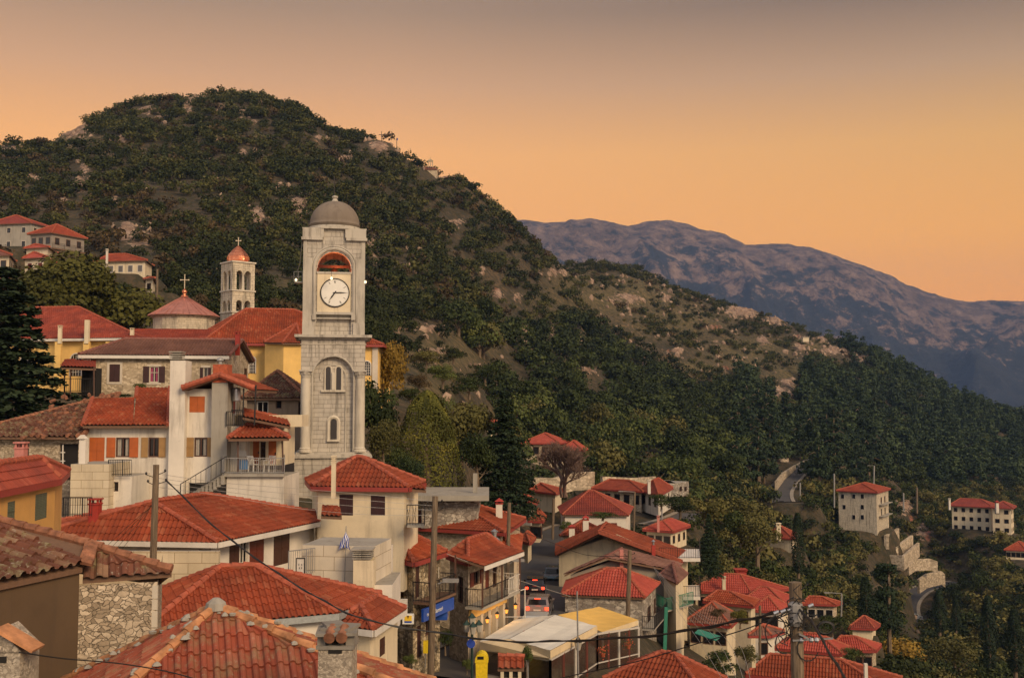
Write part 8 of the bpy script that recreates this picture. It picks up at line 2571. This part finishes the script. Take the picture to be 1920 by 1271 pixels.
for (u, vb, vt, Y, w, mt, lab) in ((785, 735, 690, 122, 60, 'leaf_brown', 'brown thicket on the bare slope behind the golden tree'), (830, 725, 668, 140, 75, 'leaf_mid', 'green bush high on the grassy slope right of the tower'), (880, 745, 690, 150, 70, 'leaf_dark', 'dark round shrub on the grassy slope above the tall fir'),
     (800, 690, 645, 150, 70, 'leaf_olive', 'olive bush among the pale rocks right of the golden tree'), (850, 680, 640, 170, 60, 'leaf_hill', 'small dark shrub near the top of the grassy slope'), (770, 760, 715, 105, 60, 'leaf_dark', 'dark bush between the golden tree and the ivy mound'), (910, 720, 670, 175, 70, 'leaf_dark', 'dark shrub at the right end of the grassy slope')):
    tree_px('shrub', lab, 'bush', mt, u, vb, vt, Y, w, var=int(u) % 5 + 11, n=2600, leaf=.040, cat='shrub')
def bare_tree(u, vb, vt, Y, wpx, lab):
    b_, t = P(u, vb, Y), P(u, vt, Y); H = t.z - b_.z; W = wpx / F * Y / 2
    root = thing('bare_tree', lab, 'tree', tuple(b_)); b = MB(); rg = random.Random(9)
    def grow(p, d, L, r, k):
        q = p + d * L; b.tube([p, (p + q) / 2 + Vector((rg.uniform(-.1, .1), 0, 0)) * L, q], [r, r * .8, r * .6], 4, caps=False)
        if k == 0: return
        for i in range(4 if k > 1 else 5):
            e = (d + Vector((rg.uniform(-.9, .9), rg.uniform(-.9, .9), rg.uniform(-.25, .7)))).normalized(); grow(q if i else p + d * L * .7, e, L * rg.uniform(.6, .8), r * .62, k - 1)
    for i in range(3): grow(b_ + Vector((i * .3 - .3, 0, -.5)), Vector((rg.uniform(-.4, .4), rg.uniform(-.3, .3), 1)).normalized(), H * .30, H * .030, 5)
    b.build("branches", M['twig'], root)
bare_tree(1058, 925, 812, 140, 120, 'leafless grey-brown tree in front of the pink-roofed houses')

for (u, vb, vt, Y, w, lab) in ((1497, 1075, 960, 165, 24, 'solitary slim cypress below the upper road'), (1625, 1200, 1080, 140, 30, 'black cypress left of the dark pine'), (1762, 1185, 1105, 215, 26, 'cypress right of the valley road'), (1855, 1260, 1115, 170, 30, 'tall cypress near the right edge'),
     (1793, 1182, 1122, 222, 16, 'small cypress in the valley'), (1904, 1260, 1140, 150, 32, 'cypress at the right edge of the valley')):
    tree_px('cypress_tree', lab, 'cypress', 'leaf_fir', u, vb, vt, Y, w, var=1, n=3500, leaf=.022, group='cypresses in the valley')
tree_px('pine_tree', 'big dark pine with a bare trunk beside the valley road', 'pine', 'leaf_pine', 1668, 1215, 1040, 145, 110, var=3, n=7000, leaf=.026)
tree_px('pine_tree', 'dark fir right of the small rosy-roofed house', 'fir', 'leaf_fir', 1330, 1075, 965, 122, 60, var=5, n=20000, leaf=.022)
for (u, vb, vt, Y, w, mt, kd, lab) in ((1690, 1290, 1175, 150, 130, 'leaf_gold', 'bush', 'brownish spreading tree at the bottom right'), (1790, 1290, 1190, 160, 120, 'leaf_olive', 'wide', 'olive green tree at the bottom right'), (1560, 1190, 1142, 105, 80, 'leaf_dark', 'bush', 'dark bush behind the separate cream house'),
     (1598, 1245, 1205, 85, 55, 'leaf_dark', 'bush', 'bush in front of the rubble house at the lower right'), (1388, 1175, 1130, 90, 48, 'leaf_walnut', 'bush', 'yellowing bush between the brown and orange roofs'), (1400, 1250, 1195, 75, 60, 'leaf_olive', 'bush', 'yellow-green bush above the lowest right roof'),
     (1355, 1271, 1205, 64, 90, 'leaf_dark', 'bush', 'dark shrubs below the green awning'), (1385, 1010, 925, 170, 110, 'leaf_olive', 'round', 'autumn-tinted tree behind the black fir'), (1340, 990, 935, 180, 90, 'leaf_brown', 'round', 'brown-green tree right of the grey stone house'),
     (1420, 1060, 960, 160, 120, 'leaf_olive', 'wide', 'broad olive tree above the lower roofs'), (1240, 955, 915, 150, 55, 'leaf_dark', 'bush', 'dark bush beside the solar tank house'), (1275, 975, 925, 150, 60, 'leaf_dark', 'round', 'dark tree by the side lane'), (1300, 1120, 1090, 108, 40, 'leaf_dark', 'bush', 'bush by the terrace house'),
     (1130, 975, 955, 112, 70, 'leaf_mid', 'bush', 'leafy shrub in front of the white maroon-roofed house'), (835, 1225, 1178, 54, 36, 'leaf_dark', 'round', 'potted dark round tree at the shop corner'), (768, 1250, 1218, 50, 34, 'leaf_mid', 'bush', 'green bush at the foot of the corner house'),
     (988, 1265, 1208, 48, 26, 'leaf_mid', 'round', 'small grey-green tree in front of the canopy'), (960, 1060, 1000, 78, 40, 'leaf_walnut', 'bush', 'yellowing creeper beside the left kerb'), (1060, 1000, 968, 118, 30, 'leaf_mid', 'bush', 'hedge by the bend of the street'), (876, 1262, 1224, 50, 26, 'leaf_mid', 'bush', 'little standard bush by the four-lantern post'),
     (262, 742, 712, 74, 34, 'leaf_mid', 'bush', 'climbing vine against the long rubble house'), (235, 748, 735, 72, 40, 'leaf_dark', 'bush', 'low creeper above the white house roof'), (1345, 1160, 1135, 92, 40, 'leaf_brown', 'bush', 'brown bush over the brown-tiled roof')):
    tree_px('tree' if kd in ('round', 'wide') else 'shrub', lab, kd, mt, u, vb, vt, Y, w, var=(int(u) % 4) + 11, n=2600, leaf=.040, cat='tree' if kd in ('round', 'wide') else 'shrub')

def forest():
    c = scatter()
    vis = [t for t in c if -20 < t[5] < 1940]
    # the largest in the picture become things of their own
    big = sorted([t for t in vis if t[4] in (0, 1, 2, 5, 4) and t[1] > 100], key=lambda t: -t[3] / t[1])
    kinds = {0: ('bush', 'leaf_hill', 'shrub', 'dark evergreen shrub'), 1: ('bush', 'leaf_dark', 'broadleaf_tree', 'dark green broadleaf tree'), 2: ('pine', 'leaf_pine', 'pine_tree', 'dark pine'), 5: ('bush', 'leaf_olive', 'olive_tree', 'olive green tree'), 4: ('bush', 'leaf_brown', 'dry_shrub', 'brown dry shrub')}
    lim = 210; used = set(); cells = {}
    ORD = 'nearest second third fourth fifth sixth seventh eighth ninth tenth eleventh twelfth thirteenth fourteenth fifteenth sixteenth seventeenth eighteenth nineteenth outermost'.split()
    LAND = [(230, 490, 'the walnut tree'), (447, 520, 'the bell tower'), (740, 660, 'the golden tree'), (800, 800, 'the ivy mound'), (940, 820, 'the tall fir'), (1060, 850, 'the bare tree'), (1160, 900, 'the big stone house'), (1260, 925, 'the grey stone house'),
            (1320, 1010, 'the black fir'), (1497, 1010, 'the slim cypress'), (1480, 890, 'the upper road'), (1618, 945, 'the ashlar house'), (1710, 1020, 'the stone terraces'), (1715, 1150, 'the valley road'), (1670, 1120, 'the bare-trunked pine'), (1830, 965, 'the apartments'), (1210, 790, 'the long low wall'), (1855, 1180, 'the tall cypress'), (1540, 1130, 'the separate cream house')]
    for i, t in enumerate(big[:lim]):
        x, y, z, h, k, u, v = t
        kd, mt, nm, txt = kinds[int(k)]
        mt = mt if k != 1 else ['leaf_dark', 'leaf_mid', 'leaf_olive', 'leaf_dark'][i % 4]
        tint = {'leaf_mid': 'bright green broadleaf tree', 'leaf_olive': 'olive-tinted tree'}.get(mt if k == 1 else '', txt)
        lu, lv, ln_ = min(LAND, key=lambda q: (q[0] - u) ** 2 + ((q[1] - v) * 1.3) ** 2)
        dr = ('right of' if u > lu else 'left of') if abs(u - lu) > abs(v - lv) else ('above' if v < lv else 'below')
        cells.setdefault((tint, dr, ln_), []).append(((u - lu) ** 2 + (v - lv) ** 2, t, kd, mt, nm, k, i))
    for (tint, dr, ln_), L in cells.items():
      L.sort(key=lambda q: q[0])
      for j, (_, t, kd, mt, nm, k, i) in enumerate(L):
        x, y, z, h, k, u, v = t
        lab = (tint + ' just ' + dr + ' ' + ln_) if len(L) == 1 else (ORD[min(j, 19)] + ' ' + tint + ' counting outwards, ' + dr + ' ' + ln_)
        place_tree(nm, lab, kd, mt, x, y, h, rnd.uniform(.8, 1.1), i % 5 + 20, 1300 if kd != 'pine' else 1800, .060 if kd != 'pine' else .05, group=tint + 's ' + dr + ' ' + ln_, z=z - .15, cat='tree' if k in (1, 2, 5) else 'shrub')
        used.add(id(t))
    rest = [t for t in c if id(t) not in used]
    def lod(sel, kinds_, name, label, mat, cat):
        merged_wood(name, [(x, y, z, h, rnd.uniform(.85, 1.2), 0) for (x, y, z, h, k, u, v) in sel], kinds_, label, cat, mat)
    lod([t for t in rest if t[4] in (0, 3) and t[1] > 240], [('bush', 220, .105)], 'hill_scrub', 'dense dark evergreen scrub covering the hill', 'leaf_hill', 'scrub')
    lod([t for t in rest if t[4] in (0, 3) and t[1] <= 240], [('bush', 380, .08)], 'slope_scrub', 'dark evergreen scrub on the lower slope', 'leaf_hill', 'scrub')
    lod([t for t in rest if t[4] == 1], [('bush', 420, .082)], 'mixed_wood', 'dense dark mixed wood on the valley side', 'leaf_dark', 'wood')
    lod([t for t in rest if t[4] == 2], [('pine', 420, .072)], 'pine_wood', 'black-green pine wood running down to the right', 'leaf_pine', 'wood')
    lod([t for t in rest if t[4] == 5], [('bush', 260, .11)], 'olive_grove', 'olive green bushes on the valley side', 'leaf_olive', 'wood')
    lod([t for t in rest if t[4] == 4], [('bush', 130, .13)], 'dry_scrub', 'brown dry scrub scattered over the hill', 'leaf_brown', 'scrub')
forest()

def loose_rocks():
    """angular blocks lying on the dry slopes and round the crags"""
    rg = np.random.default_rng(4)
    bm = bmesh.new(); bmesh.ops.create_icosphere(bm, subdivisions=1, radius=1); bm.verts.ensure_lookup_table()
    base = np.array([v.co[:] for v in bm.verts]); fc = np.array([[v.index for v in f.verts] for f in bm.faces]); bm.free()
    X = rg.uniform(-330, 420, 90000); Y = rg.uniform(150, 700, 90000); Z = HN(X, Y); U, V = projn(X, Y, Z)
    w = np.clip(blob(U, V, ROCKS) * 1.2, 0, 1) * .75 + np.where(inpoly(U, V, BSLOPE), .045, 0) + np.where(inpoly(U, V, GRASSP), .03, 0) + .006
    w = w * (.4 + 1.6 * (fbm(X / 9, Y / 9, 3, 8) > .5))
    k = np.nonzero((rg.random(90000) < w) & (U > -50) & (U < 1970))[0][:4200]
    vs = []; fs = []
    for i, j in enumerate(k):
        s = rg.uniform(.25, 1.0) ** 2.2 * 1.35 * (Y[j] / 400) ** .5
        v = base * (1 + rg.uniform(-.35, .35, (len(base), 1))) * s * np.array([rg.uniform(.7, 1.4), rg.uniform(.6, 1.1), rg.uniform(.7, 1.7)])
        a = rg.uniform(0, 6.3); c, sn = math.cos(a), math.sin(a); v = v @ np.array([[c, sn, 0], [-sn, c, 0], [0, 0, 1]])
        vs.append(v + np.array([X[j], Y[j], Z[j] + .1 * s])); fs.append(fc + i * len(base))
    o = mesh_np('scattered_rocks', np.concatenate(vs), np.concatenate(fs), M['rock']); tag(o, 'pale limestone blocks strewn over the dry slopes and crags', 'rocks', kind='stuff')
M['rock'] = simple('limestone', (.30, .21, .15), .95, 0, .45, .6, .6)
loose_rocks()
print("objects", len(bpy.data.objects))
